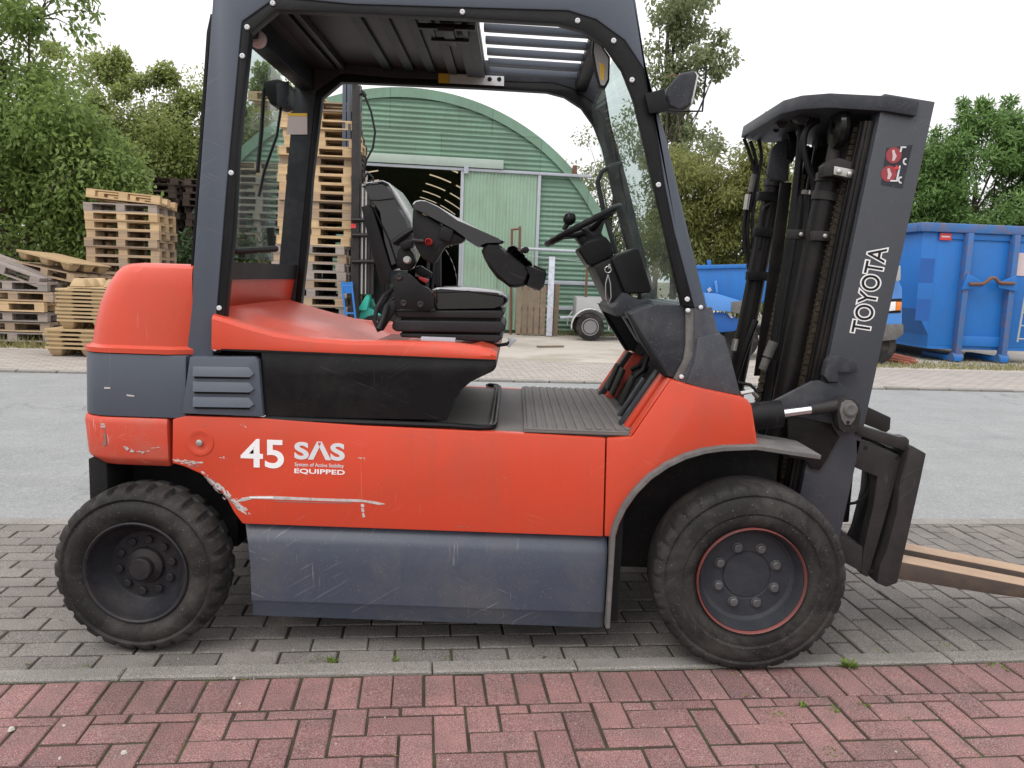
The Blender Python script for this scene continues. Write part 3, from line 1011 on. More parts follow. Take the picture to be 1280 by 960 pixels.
scratch([(158, 493), (168, 494), (168, 496), (159, 495)], 2.7035, 'chip', bnd)

# lettering on the flank
lettering('45', 301, 355, 584, 548, 2.6995, MT['white'], sp_, bold=0.018)
lettering('S\u039bS', 368, 431, 574, 551, 2.6995, MT['silver'], sp_, bold=0.035)
lettering('System of Active Stability', 368.5, 430, 584, 578, 2.6995, MT['silver'], sp_, bold=0.008)
lettering('EQUIPPED', 368, 431, 592.5, 585.5, 2.6995, MT['white'], sp_, bold=0.018)

# slate skirt: creased sheet
rows = [(0.4475, 303, 655, 0.034), (0.405, 309, 0, 0.000), (0.385, 311, 0, -0.008), (0.30, 314, 0, -0.010), (0.175, 315, 0, -0.010), (0.160, 315.5, 0, -0.002), (0.112, 316, 0, 0.004)]
mb = MB()
xr = at(757, 730, 2.70).x
r_out, r_in = [], []
for z, px, _, dy in rows:
    xl = at(px, 710, 2.70).x
    r_out.append([(xl, 2.70 + dy, z), (xr - 0.012, 2.70 + dy, z), (xr, 2.706 + dy, z), (xr, 2.74 + dy, z), (xl, 2.74 + dy, z)])
mb.rings(r_out)
mb.build('skirt', MT['skirt'], FL, bevel=0.002)
mirror(mb, YC).build('skirt', MT['skirt'], FL, bevel=0.002)

# ---- hood
mb = MB()
secs = []
for px, ytop, ybot in ((268, 392, 437), (285, 397, 437.5), (310, 405, 438), (345, 414.5, 439), (390, 421, 441), (440, 424.5, 443), (500, 425, 445), (560, 427, 447), (598, 431.5, 448.5), (614, 436, 449), (621, 441, 449.3)):
    X, zs = xz(px, ytop, 2.735)
    zb = xz(px, ybot, 2.71)[1]
    dip = -0.020 if px < 380 else (-0.006 if px < 400 else (0.050 if px < 590 else 0.010))
    half = [(2.706, zb), (2.704, zb + 0.012), (2.710, zs - 0.016), (2.722, zs - 0.004), (2.738, zs), (2.775, zs - 0.003), (2.81, zs - 0.006), (2.87, zs - dip)]
    ring = [(X, y, z) for y, z in half] + [(X, YC, zs - dip * 1.1)] + [(X, 2 * YC - y, z) for y, z in reversed(half)]
    secs.append(ring)
mb.rings(secs)
hood = mb.build('hood', MT['red'], FL, bevel=0.0, ang=30)
plate('hood_ridge', [(398, 398), (414, 404), (489, 406), (489, 402), (416, 399), (402, 394)], 3.76, 0.03, MT['red'], bevel=0.004)
plate('hood_ridge', [(276, 372), (342, 382), (352, 384), (365, 383), (398, 398), (394, 400), (362, 389), (340, 388), (276, 386)], 3.70, 0.06, MT['red'], bevel=0.004)
MB().add([tuple(at(535, 421, 2.83)), tuple(at(577, 427, 2.83)), tuple(at(572, 420, 3.0)), tuple(at(540, 416, 3.0))], [(0, 1, 2, 3)])
a = Vector(at(545, 422.5, 2.83))
mb = MB().box((a.x - 0.05, 2.80, a.z - 0.016), (a.x + 0.07, 2.83, a.z + 0.004))
mb.build('hood_plate', MT['galv'], FL, bevel=0.001)
# wall behind the seat under the rear window
mb = MB()
rr = []
for y in [2.78 + i * (3.74 - 2.78) / 12 for i in range(13)]:
    bow = 0.06 * (1 - ((y - YC) / 0.48) ** 2)
    rr.append([(-1.10 - bow, y, 1.06), (-1.06 - bow * 0.6, y, 1.06), (-1.02 - bow * 0.6, y, 1.29), (-1.10 - bow, y, 1.33)])
mb.rings(rr)
mb.build('rear_wall', MT['red'], FL, ang=40)
mb = MB()
rr = []
for y in [2.80 + i * (3.72 - 2.80) / 12 for i in range(13)]:
    bow = 0.05 * (1 - ((y - YC) / 0.48) ** 2)
    rr.append([(-1.09 - bow, y, 1.291), (-1.012 - bow * 0.6, y, 1.291), (-1.004 - bow * 0.5, y, 1.355), (-1.08 - bow, y, 1.355)])
mb.rings(rr)
mb.build('window_sill', MT['blackpl'], FL, ang=40)

# black battery door with its scooped front
bat = [(326, 438.5), (400, 441), (620, 450), (621, 458), (617, 464), (604, 470), (588, 478), (575, 489), (567, 501), (562, 515), (559, 526), (331, 521), (327, 470)]
plate('battery_door', bat, 2.712, 1.096, MT['blackgloss'], bevel=0.008)
plate('door_seam', [(276, 438), (326, 440.5), (620, 451), (620, 449.5), (326, 437.5), (276, 436)], 2.7045, 0.006, MT['blackpl'], bevel=0)

# floor: steel sill, rubber mat with ribs, edge moulding
ZD = 0.806
dx0, dx1 = xz(560, 527, 2.71)[0], xz(790, 545, 2.71)[0]
MB().box((dx0 - 0.1, 2.735, ZD - 0.05), (dx1 + 0.05, 3.785, ZD)).build('floor_plate', MT['mat'], FL, bevel=0.003)
fx = at(655, 541, 2.71).x
fm = MB().box((fx, 2.712, ZD + 0.001), (dx1 - 0.005, 3.80, ZD + 0.010)).build('floor_mat', MT['mat'], FL, bevel=0.002)
for i in range(11):
    x = fx + 0.012 + i * 0.0345
    MB().box((x, 2.725 + (0 if i < 6 else 0.03), ZD + 0.0095), (x + 0.019, 3.78, ZD + 0.0155)).build('rib', MT['mat'], fm, bevel=0.0015, seg=1)
MB().box((fx - 0.002, 2.712, ZD + 0.0095), (dx1 - 0.006, 2.7235, ZD + 0.015)).build('rib', MT['mat'], fm, bevel=0.0015, seg=1)
pth = [at(331, 522.5, 2.712), at(450, 528.5, 2.712), at(560, 534, 2.712), at(598, 536, 2.712)]
ex = pth[-1].x
z0 = ZD + 0.012
pth = [Vector((p.x, 2.712, z0 + 0.004 if i < 3 else z0)) for i, p in enumerate(pth)] + [Vector((ex + 0.030, 2.722, z0)), Vector((ex + 0.05, 2.745, z0)), Vector((ex + 0.055, 2.80, z0)),
       Vector((ex + 0.052, 3.72, z0)), Vector((ex + 0.04, 3.78, z0)), Vector((ex, 3.80, z0))]
MB().tube(pth, 0.010, 8).build('mat_edging', MT['blackpl'], FL)
MB().tube([p + Vector((-0.012 if i > 3 else 0, 0.02 if i <= 3 else 0.004, -0.002)) for i, p in enumerate(pth)], 0.007, 8).build('mat_edging', MT['mat'], FL)

# ---- front fenders with stepped ramp
fen = [(758.5, 548), (790, 546), (838, 475), (880, 486.5), (926, 496), (934, 499), (940, 507), (948, 558), (944, 562.5), (905, 563.5), (880, 567), (858, 574), (836, 585), (815, 600), (797, 618), (783, 638), (774, 657), (770, 671.5), (755.5, 671)]
plate('fender', fen, 2.70, 0.23, MT['red_worn'] if False else MT['red'], bevel=0.008, both=True)
for side in (0, 1):
    # raised and sunk bands of the ramp
    mb = MB()
    p0, p1 = Vector((*xz(788, 546, 2.71),)), Vector((*xz(838, 474, 2.71),))
    d = (p1 - p0).normalized()
    nrm = Vector((-d.y, d.x))
    for y0, y1, h in ((2.704, 2.745, 0.006), (2.80, 2.855, 0.014)):
        a, b = p0 + nrm * 0.0, p1 + nrm * 0.0
        mb.prism([tuple(a), tuple(b), tuple(b + nrm * h), tuple(a + nrm * h)], y0, y1)
    if side:
        mb = mirror(mb, YC)
    mb.build('fender_band', MT['red'], FL, bevel=0.003)
    mb = MB().prism([tuple(p0 + nrm * 0.0 - d * 0.0), tuple(p1), tuple(p1 + nrm * 0.022), tuple(p0 + nrm * 0.022)], 2.86, 2.915)
    if side:
        mb = mirror(mb, YC)
    mb.build('fender_trim', MT['cowl'], FL, bevel=0.004)

# rubber lip that follows the arch and juts out over the tyre
lip = [(757, 786), (762, 700), (764, 668), (769, 652), (779, 632), (793, 613), (811, 595), (833, 580), (856, 569), (880, 562), (905, 558.5), (946, 557), (1027, 569)]
o_pts = [Vector(xz(x, y, 2.668)) for x, y in lip]


def strip(pts, t, y0, y1):
    mb = MB()
    rings = []
    for i, p in enumerate(pts):
        d = (pts[min(i + 1, len(pts) - 1)] - pts[max(i - 1, 0)]).normalized()
        q = p + Vector((d.y, -d.x)) * t
        rings.append([(p.x, y0, p.y), (p.x, y1, p.y), (q.x, y1, q.y), (q.x, y0, q.y)])
    return mb.rings(rings)


mb = strip(o_pts, 0.016, 2.668, 2.93)
mb.build('fender_lip', MT['lip'], FL, bevel=0.002, seg=1)
mirror(mb, YC).build('fender_lip', MT['lip'], FL, bevel=0.002, seg=1)
# dark inside of the wheel arch
mb = MB().box((0.385, 2.74, 0.12), (0.41, 2.94, 0.55))
mb.build('arch_liner', MT['dark'], FL)
mirror(mb, YC).build('arch_liner', MT['dark'], FL)

# ---- overhead guard: near and far welded frames
go = [(233, 447), (261, 60), (266, -10), (270, -34), (500, -32), (792, -18), (808, 83), (834.5, 178), (858, 279), (884, 385)]
gi_ = [(868, 385), (843, 290), (831, 231), (823, 178), (813, 120), (805, 86), (781, 50), (745, 24), (710, 13), (640, 11), (440, 5), (346, -4), (302, 27), (283, 234), (266, 447)]
ti = [(853, 382), (829, 279), (812, 208), (793, 125), (778, 86), (757, 56), (728, 37), (698, 29), (579, 22), (440, 16), (345, 12), (312, 40), (297, 180), (291, 290), (276, 442)]
YG = 2.74
frame = MB().prism(poly(go + gi_, YG), YG, YG + 0.055)
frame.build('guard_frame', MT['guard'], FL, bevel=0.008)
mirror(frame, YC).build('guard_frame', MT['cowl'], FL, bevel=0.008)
trim = MB().prism(poly([(868, 385)] + gi_[1:-1] + [(266, 440)] + list(reversed(ti)), YG + 0.006), YG + 0.006, YG + 0.050)
tn = trim.build('frame_trim', MT['blackpl'], FL, bevel=0.003)
tf = mirror(trim, YC).build('frame_trim', MT['blackpl'], FL, bevel=0.003)
for x, y in ((341, 4), (309, 34), (303, 70), (289, 216), (274, 385), (269, 436), (578, 15), (722, 26), (767, 51), (790, 100), (823, 231), (859, 374)):
    c = at(x, y, YG + 0.004)
    MB().lathe([(0.0085, YG + 0.0058), (0.0085, YG + 0.001), (0.006, YG - 0.001), (0.003, YG - 0.001), (0.003, YG + 0.001)], (c.x, 0, c.z), n=12).build('screw', MT['silver'], tn)
# rubber seam along the back of the near rear pillar
plate('pillar_seal', [(231, 440), (258, 40), (263, 16), (266, 20), (261, 60), (234, 440)], YG + 0.02, 0.03, MT['blackpl'], bevel=0.002)

# roof: solid rear panel, beams, slotted front
ya, yb = YG + 0.056, 2 * YC - YG - 0.056
zr = 2.240


def roofz(x):
    return zr - 0.028 * (x + 0.55)


xb = -0.165
mb = MB()
mb.prism([(-0.99, roofz(-0.99)), (xb, roofz(xb)), (xb, roofz(xb) + 0.03), (-0.99, roofz(-0.99) + 0.03)], ya, yb)
MT['roofin'] = paint('dusty_dark_sheet', (0.020, 0.0185, 0.018), 0.4, 0.25, (0.085, 0.076, 0.070), 0.55, 2.2, 0, bump=0.1)
roof = mb.build('roof_panel', MT['roofin'], FL, bevel=0.003)
for x, w in ((-0.60, 0.020), (-0.50, 0.020), (-0.405, 0.020), (-0.31, 0.020), (-0.80, 0.012), (-0.86, 0.03), (-0.925, 0.05)):
    MB().box((x - w, ya + 0.01, roofz(x) - (0.016 if x > -0.7 else 0.03)), (x + w, yb - 0.01, roofz(x) - 0.0005)).build('roof_rib', MT['blackpl'] if x > -0.7 else MT['roofin'], roof, bevel=0.004)
for x in (-0.19, -0.345 + 0.12):
    MB().box((x - 0.022, ya, roofz(x) - 0.022), (x + 0.022, yb - 0.012, roofz(x) - 0.004)).build('roof_beam', MT['cowl'], FL, bevel=0.004)
MB().box((-1.0, ya - 0.004, 2.13), (-0.93, yb + 0.004, 2.235)).build('roof_beam', MT['blackpl'], FL, bevel=0.012)
MB().box((0.235, ya - 0.004, 2.165), (0.29, yb + 0.004, 2.225)).build('roof_beam', MT['blackpl'], FL, bevel=0.012)
for y in (2.985, 3.135, 3.29, 3.44, 3.585):
    x0, x1 = xb + 0.02, 0.235
    MB().prism([(x0, roofz(x0) - 0.026), (x1, roofz(x1) - 0.026), (x1, roofz(x1) - 0.002), (x0, roofz(x0) - 0.002)], y, y + 0.034).build('roof_slat', MT['guard'], FL, bevel=0.003)
# hatch latch under the roof
mb = MB()
a = at(560, 25, 2.98)
mb.box((a.x - 0.10, 2.93, 2.185), (a.x + 0.10, 2.95, 2.203)).box((a.x - 0.07, 3.08, 2.185), (a.x + 0.07, 3.10, 2.200)).box((a.x - 0.02, 2.88, 2.190), (a.x + 0.02, 3.16, 2.207))
mb.box((a.x - 0.07, 2.94, 2.193), (a.x - 0.05, 3.09, 2.207)).box((a.x + 0.05, 2.94, 2.193), (a.x + 0.07, 3.09, 2.207))
mb.tube([(a.x - 0.03, 2.91, 2.183), (a.x + 0.03, 2.91, 2.183)], 0.012, 8)
mb.build('roof_latch', MT['grease'], FL, bevel=0.003)
# far rail stickers
YF = 2 * YC - YG - 0.055
stk = plate('label', [(562, 92.3), (630, 95.3), (630, 107.5), (562, 104)], YF - 0.0035, 0.003, MT['silver'], tf, bevel=0)
plate('label_edge', [(548, 91.7), (561.6, 92.3), (561.6, 104), (548, 103.4)], YF - 0.0035, 0.003, MT['yellow'], stk, bevel=0)
for x in (612, 624):
    c = at(x, 99, YF - 0.005)
    MB().lathe([(0.010, YF - 0.0048), (0.010, YF - 0.0037)], (c.x, 0, c.z), n=12).build('print', MT['blackpl'], stk)

# glass: windscreen and rear window
a, b = at(772, 62, YG + 0.03), at(856, 381, YG + 0.03)
a2, b2 = Vector((a.x, 2 * YC - a.y, a.z)), Vector((b.x, 2 * YC - b.y, b.z))
n = Vector((b.z - a.z, 0, a.x - b.x)).normalized() * 0.003
MB().add([a + n, b + n, b2 + n, a2 + n, a - n, b - n, b2 - n, a2 - n], [(0, 1, 2, 3), (7, 6, 5, 4), (0, 4, 5, 1), (1, 5, 6, 2), (2, 6, 7, 3), (3, 7, 4, 0)]).build('windscreen', MT['glass'], FL, smooth=False)
a2, b2 = at(353, 92, 3.74), at(341, 326, 3.74)
a, b = Vector((a2.x + 0.075, 2.80, a2.z)), Vector((b2.x + 0.075, 2.80, b2.z))
n = Vector((b.z - a.z, 0, a.x - b.x)).normalized() * 0.003
rg = MB().add([a + n, b + n, b2 + n, a2 + n, a - n, b - n, b2 - n, a2 - n], [(0, 1, 2, 3), (7, 6, 5, 4), (0, 4, 5, 1), (1, 5, 6, 2), (2, 6, 7, 3), (3, 7, 4, 0)]).build('rear_window', MT['glass'], FL, smooth=False)
# wiper, its motor and the lower latch bar of the rear window
mb = MB()
p = lambda x, y, Y: at(x, y, Y)
mb.tube([p(352, 130, 3.42), p(346, 170, 3.36), p(330, 215, 3.2), p(324, 245, 3.16)], 0.006, 6)
mb.tube([p(330, 112, 3.25), p(327, 165, 3.2), p(322, 215, 3.14)], 0.008, 6)
mb.build('wiper', MT['blackpl'], rg)
plate('rear_lamp', [(329, 101), (347, 98), (361, 104), (360, 130), (350, 134), (337, 130), (333, 120), (327, 116)], 3.38, 0.12, MT['blackpl'], bevel=0.012)
plate('rear_lamp_bracket', [(345, 104), (361, 101), (361, 118), (355, 134), (346, 132)], 3.37, 0.012, MT['cowl'], bevel=0.003)
mb = MB().tube([p(292, 314, 2.85), p(345, 311, 3.1)], 0.012, 8).tube([p(302, 317, 2.9), p(302, 322, 2.9)], 0.012, 8)
mb.tube([p(338, 285, 3.3), p(340, 312, 3.3)], 0.016, 8).tube([p(300, 140, 2.83), p(308, 141, 2.83)], 0.012, 8)
mb.build('window_latch', MT['blackpl'], rg, kind='stuff')
lb = plate('pillar_label', [(360, 145.5), (384, 145.5), (384, 168), (358, 168)], YF - 0.0035, 0.003, MT['pinkdecal'], FL, bevel=0)
plate('label_edge', [(360, 141.5), (384, 141.5), (384, 145.2), (360, 145.2)], YF - 0.0035, 0.003, MT['yellow'], lb, bevel=0)
# dome lamp in the rear roof corner
MB().lathe([(0.0, -0.012), (0.02, -0.010), (0.030, 0.0), (0.030, 0.03)], at(320, 47, 2.95), n=20).build('dome_lamp', MT['pinkdecal'], FL)

# grab bar on the far front pillar
q = [at(778, 204, 3.69), at(764, 207, 3.69), at(752, 215, 3.69), at(747, 228, 3.69), at(754, 262, 3.69), at(771, 320, 3.69), at(785, 330, 3.69)]
MB().tube(q, 0.011, 10).build('grab_bar', MT['cowl'], FL)

# inside mirror and outside work lamp
mir = plate('mirror', [(741, 47), (748, 49), (763, 71), (762, 101), (757, 110), (750, 110), (744, 89), (740, 65)], 2.85, 0.035, MT['blackpl'], bevel=0.006)
plate('mirror_face', [(743, 51), (748, 53), (760.5, 73), (759.5, 99), (755.5, 107), (751, 106), (746.5, 88), (742.5, 65)], 2.8485, 0.004, MT['trailer'], mir, bevel=0)
plate('mirror_label', [(749, 77), (756, 82), (755, 102), (750.5, 97)], 2.847, 0.001, MT['yellow'], mir, bevel=0)
MB().tube([at(742, 50, 2.87), at(735, 46, 2.87), at(736, 38, 2.87)], 0.007, 6).build('mirror_arm', MT['blackpl'], mir)
lamp = plate('work_lamp', [(836, 107), (849, 92), (868, 87.5), (872, 93), (864, 130), (852, 138), (838, 133), (833, 119)], 2.715, 0.095, MT['cowl'], bevel=0.026, seg=4)
plate('lamp_glass', [(869, 89), (873.5, 94), (866, 129), (862, 130)], 2.724, 0.076, MT['lens'], lamp, bevel=0.002)
plate('lamp_bracket', [(806, 117), (831, 110), (833, 139), (812, 142)], 2.715, 0.02, MT['blackpl'], lamp, bevel=0.003)
mb = MB()
for Y in (2.67, 2.80):
    mb.tube([at(836, 138, Y), at(858, 139, Y), at(878, 139, Y), at(880.5, 112, Y), at(883, 84, Y), at(874, 86, Y)], 0.0035, 6)
for yy in (139, 112, 84):
    mb.tube([at(878 + (139 - yy) * 0.09, yy, 2.67), at(878 + (139 - yy) * 0.09, yy, 2.80)], 0.003, 6)
mb.build('lamp_guard', MT['blackpl'], lamp)
MB().tube([at(833, 97, 2.74), at(843, 93, 2.74), at(848, 96, 2.74)], 0.0025, 6).build('lamp_cable', MT['rust'], lamp)

# ---- cowl, dash and steering
inner = [(787, 394), (800, 387), (822, 380), (857, 382), (857, 430), (854, 448), (842, 472), (833, 470), (806, 424)]
plate('dash_side', inner, 2.765, 0.03, MT['cowl'], bevel=0.006, both=True)
plate('dash_edge', [(783, 390), (788, 393), (807, 424), (836, 471), (829, 470), (800, 425)], 2.757, 0.05, MT['blackpl'], bevel=0.004, both=True)
plate('cowl_seal', [(857.6, 385), (868, 385), (868, 425), (866, 446), (851, 477), (842.5, 474), (855, 449), (857.6, 431)], 2.752, 0.03, MT['lip'], bevel=0.002, both=True)
for x, y in ((860, 388), (852, 471), (898, 486), (876, 384)):
    c = at(x, y, 2.742)
    MB().lathe([(0.0075, 2.752), (0.0075, 2.740), (0.004, 2.738)], (c.x, 0, c.z), n=10).build('screw', MT['silver'], [o for o in FL.children if o.name == 'cowl_seal'][0])
# cowl: wraps the front corner, flares towards the fender
cwl = [(868.6, 384.5), (893, 384.5), (899, 412), (905, 420), (915, 455), (925.5, 495), (880, 486.5), (851.5, 477.5), (866.6, 446), (868.6, 425)]
a = poly(cwl, 2.735)
b = poly([(868.6, 384.5), (880, 384.5), (884, 412), (889, 424), (899, 458), (909, 492), (870, 484), (851.5, 477.5), (866.6, 446), (868.6, 425)], 2.735)
mb = MB().rings([[(p[0], 2.745, p[1]) for p in b], [(p[0], 2.765, p[1]) for p in a], [(p[0], 2.83, p[1]) for p in a]])
mb.build('cowl', MT['cowlslate'], FL, bevel=0.003)
mirror(mb, YC).build('cowl', MT['cowlslate'], FL, bevel=0.003)
plate('cowl_step', [(872, 423), (880, 420), (900, 417), (906, 421), (916, 456), (926, 494.5), (880, 486), (858, 479), (868, 452)], 2.728, 0.03, MT['cowlslate'], bevel=0.004)
fr = poly([(880, 385), (893, 385), (899, 412), (905, 420), (915, 455), (924, 494), (905, 490), (897, 455), (887, 420)], 2.735)
MB().prism(fr, 2.831, 2 * YC - 2.831).build('cowl_front', MT['cowl'], FL, bevel=0.003)
MB().prism(poly([(822, 380.5), (880, 384), (884, 392), (822, 388)], 2.765), 2.796, 2 * YC - 2.796).build('dash_top', MT['cowl'], FL, bevel=0.004)
MB().prism(poly([(787, 394), (805, 385), (822, 381), (822, 389), (806, 393), (793, 402)], 2.80), 2.796, 2 * YC - 2.796).build('dash_rim', MT['cowl'], FL, bevel=0.004)
MB().prism(poly([(880, 393), (887, 420), (897, 470), (845, 478), (835, 480), (857, 440), (864, 400)], 2.90), 2.93, 2 * YC - 2.93).build('bulkhead', MT['dark'], FL)
# sloping toe board, pedals, foot-well bracket
t0, t1 = Vector(xz(787, 543, 2.9)), Vector(xz(836, 470, 2.9))
d = (t1 - t0).normalized()
nr = Vector((-d.y, d.x))
MB().prism([tuple(t0 - nr * 0.03), tuple(t1 - nr * 0.03), tuple(t1 - nr * 0.01), tuple(t0 - nr * 0.01)], 2.916, 2 * YC - 2.916).build('toe_board', MT['dark'], FL)
mb = MB()
q0, q1 = t0 + nr * 0.03 - d * 0.0, t0 + nr * 0.03 + d * 0.20
mb.prism([tuple(q0), tuple(q1), tuple(q1 + nr * 0.02), tuple(q0 + nr * 0.02)], 3.02, 3.06).prism([tuple(q0), tuple(q0 + d * 0.03), tuple(q0 + d * 0.03 - nr * 0.03), tuple(q0 - nr * 0.03)], 3.02, 3.06)
mb.prism([tuple(q1), tuple(q1 - d * 0.03), tuple(q1 - d * 0.03 - nr * 0.03), tuple(q1 - nr * 0.03)], 3.02, 3.06)
mb.build('pedal_frame', MT['cowl'], FL, bevel=0.004)
for yy, s in ((3.12, 0.03), (3.30, 0.05), (3.46, 0.05)):
    g0 = t0 + d * 0.06
    ped = MB().prism([tuple(g0 + nr * s), tuple(g0 + d * 0.12 + nr * (s + 0.02)), tuple(g0 + d * 0.12 + nr * (s + 0.036)), tuple(g0 + nr * (s + 0.014))], yy, yy + 0.085).build('pedal', MT['blackpl'], FL, bevel=0.004)
    MB().tube([(g0.x + 0.05, yy + 0.04, g0.y + 0.07 + s), (g0.x + 0.16, yy + 0.04, g0.y + 0.18), (g0.x + 0.20, yy + 0.04, g0.y + 0.30)], 0.010, 8).build('pedal_arm', MT['blackpl'], ped)
MB().tube([at(790, 475, 3.3), at(805, 462, 3.3), at(812, 440, 3.3), at(806, 425, 3.3)], 0.009, 8).build('pedal_hose', MT['blackpl'], FL)

# steering column, console, display box, wheel
YS = 3.30
plate('column', [(727, 303), (752, 291), (756, 296), (770, 330), (792, 372), (806, 392), (818, 430), (800, 430), (782, 400), (752, 350), (741, 333)], YS - 0.05, 0.10, MT['blackpl'], bevel=0.015)
plate('column_shroud', [(722, 312), (733, 302), (757, 295), (764, 304), (768, 316), (765, 322), (742, 333), (734, 331)], YS - 0.09, 0.18, MT['blackpl'], bevel=0.018, seg=3)
plate('column_cap', [(719, 296), (727, 292), (740, 301), (735, 309), (730, 309), (724, 304)], YS - 0.04, 0.08, MT['blackpl'], bevel=0.012)
plate('steering_bracket', [(727, 286), (752, 274), (757, 275), (750, 297), (744, 299), (738, 292)], YS - 0.035, 0.07, MT['cowl'], bevel=0.006)
plate('display_box', [(764, 324), (770, 319), (795, 309.5), (799, 312), (815, 362), (812, 366), (784, 368), (780, 364)], 3.08, 0.22, MT['blackpl'], bevel=0.016, seg=3)
plate('dash_console', [(742, 333), (766, 322), (780, 364), (806, 380), (800, 392), (770, 385), (764, 378)], 3.10, 0.34, MT['blackpl'], bevel=0.012)
plate('dash_wedge', [(766, 385), (783, 366), (800, 376), (812, 374), (820, 381), (790, 395), (770, 396)], 2.98, 0.5, MT['cowl'], bevel=0.006)
c = at(729, 281.5, YS)
a1, a2 = at(683, 305, YS), at(774, 257.5, YS)
du = Vector((a2.x - a1.x, 0, a2.z - a1.z)).normalized()
R_ = (a2 - a1).length / 2 - 0.004
dn = Vector((-du.z, 0, du.x))
sw = MB()
ringsT = []
NT_ = 48
for i in range(NT_):
    t = 2 * math.pi * i / NT_
    rad = du * math.cos(t) + Vector((0, 1, 0)) * math.sin(t)
    rt = 0.0135 + 0.0012 * math.cos(i * math.pi)
    ringsT.append([c + rad * (R_ + rt * math.cos(2 * math.pi * k / 10)) + dn * rt * math.sin(2 * math.pi * k / 10) for k in range(10)])
ringsT.append(ringsT[0])
sw.rings(ringsT, cap=False)
wheel = sw.build('steering_wheel', MT['blackpl'], FL)
for t in (0.4, 2.2, 4.0, 5.4):
    rad = du * math.cos(t) + Vector((0, 1, 0)) * math.sin(t)
    MB().tube([c + rad * R_, c + rad * R_ * 0.5 - dn * 0.02, c - dn * 0.035], [0.009, 0.012, 0.018], 8).build('spoke', MT['blackpl'], wheel)
MB().tube([c - dn * 0.08, c - dn * 0.02], 0.035, 16).build('steering_hub', MT['blackpl'], wheel)
kb = at(712, 273, YS - 0.1)
MB().lathe([(0.0, -0.026), (0.014, -0.022), (0.024, -0.008), (0.026, 0.004), (0.02, 0.018), (0.011, 0.026), (0.009, 0.05)], (0, 0, 0), axis='z', n=20).xf(Matrix.Translation(kb) @ Matrix.Rotation(math.radians(180 + 24), 4, 'Y')).build('steering_knob', MT['blackgloss'], wheel)
# key ring and lanyard hanging at the ignition
kc = at(760, 337, 3.06)
mb = MB()
rg_ = [kc + Vector((0.012 * math.cos(t), 0, 0.012 * math.sin(t))) for t in [i * math.pi / 6 for i in range(13)]]
mb.tube(rg_, 0.002, 6)
mb.tube([at(760, 343, 3.06), at(757, 355, 3.06), at(757, 372, 3.06), at(760, 380, 3.06), at(764, 372, 3.06), at(763, 355, 3.06), at(760, 343, 3.06)], 0.0022, 6)
mb.tube([at(762, 330, 3.07), at(761, 336, 3.07)], 0.004, 6)
mb.build('key_ring', MT['zinc'], FL)

# ---- seat
SY = 3.02
sus = plate('seat_suspension', [(500, 390), (622, 390), (622, 424), (502, 418)], SY + 0.03, 0.40, MT['blackpl'], bevel=0.008)
plate('suspension_tray', [(495, 388), (628, 388), (631, 392), (626, 398.5), (498, 397), (493, 393)], SY + 0.002, 0.456, MT['fold'], sus, bevel=0.006, seg=3)
plate('bellows_fold', [(493, 400), (626, 402), (631, 406), (632, 412), (625, 416.5), (495, 414.5), (490, 411), (490, 404)], SY - 0.004, 0.468, MT['fold'], sus, bevel=0.009, seg=3)
plate('bellows_fold', [(499, 416.5), (624, 418.5), (629, 422), (622, 428), (501, 421.5)], SY + 0.006, 0.448, MT['fold'], sus, bevel=0.006, seg=3)
cush = [(538, 362), (545, 359.5), (584, 359), (605, 361), (627, 365), (634, 371), (635, 378), (630, 384), (622, 387.5), (543, 388), (538, 378)]
a = poly(cush, SY)
cx = sum(p[0] for p in a) / len(a)
cz = sum(p[1] for p in a) / len(a)


def pillow(name, pts, Y0, Y1, mat, parent=FL, inset=0.02, steps=5, **kw):
    """padded form: the outline shrinks a little towards both cheeks"""
    a = [Vector(p) for p in poly(pts, Y0)]
    c_ = sum(a, Vector((0, 0))) / len(a)
    rings = []
    w = Y1 - Y0
    for t in range(steps + 1):
        f = t / steps
        s = inset * (1 - math.sin(f * math.pi / 2))
        rings.append((f * min(0.05, w * 0.35), s))
    full = [(Y0 + y, s) for y, s in rings] + [(Y1 - y, s) for y, s in reversed(rings)]
    mb = MB()
    rr = []
    for y, s in full:
        ring = []
        for p in a:
            d_ = (p - c_)
            L = d_.length
            ring.append((*(Vector((p.x, 0, p.y)) - Vector((d_.x, 0, d_.y)) * (s / max(L, 1e-4))),))
        rr.append([(q[0], y, q[2]) for q in ring])
    mb.rings(rr)
    return mb.build(name, mat, parent, ang=kw.pop('ang', 50), **kw)


cushion = pillow('seat_cushion', cush, SY, SY + 0.48, MT['leather'], inset=0.016)
back = pillow('seat_back', [(451, 231), (455, 226.5), (476, 223.5), (484, 227), (492, 238), (503, 257), (514, 277), (517, 298), (508, 318), (500, 334), (490, 338), (480, 308), (469, 262), (459, 243)],
              SY + 0.01, SY + 0.47, MT['leather'], inset=0.02)
MB().tube([at(462, 250, SY + 0.012), at(474, 250, SY + 0.002), at(492, 248, SY + 0.006)], 0.0025, 6).build('seam', MT['blackpl'], back)
MB().tube([at(468, 262, SY + 0.004), at(486, 300, SY - 0.001), at(497, 333, SY + 0.002)], 0.0025, 6).build('seam', MT['blackpl'], back)
MB().tube([at(541, 366, SY + 0.002), at(585, 364, SY - 0.002), at(629, 371, SY + 0.002)], 0.003, 6).build('seam', MT['blackpl'], cushion)
MB().tube([at(546, 362, SY + 0.002), at(546, 376, SY - 0.003), at(544, 387, SY + 0.002)], 0.003, 6).build('seam', MT['blackpl'], cushion)
plate('headrest_panel', [(451, 232), (470, 228), (478, 230), (480, 238), (474, 241), (461, 241)], SY + 0.018, 0.02, MT['blackgloss'], back, bevel=0.006)
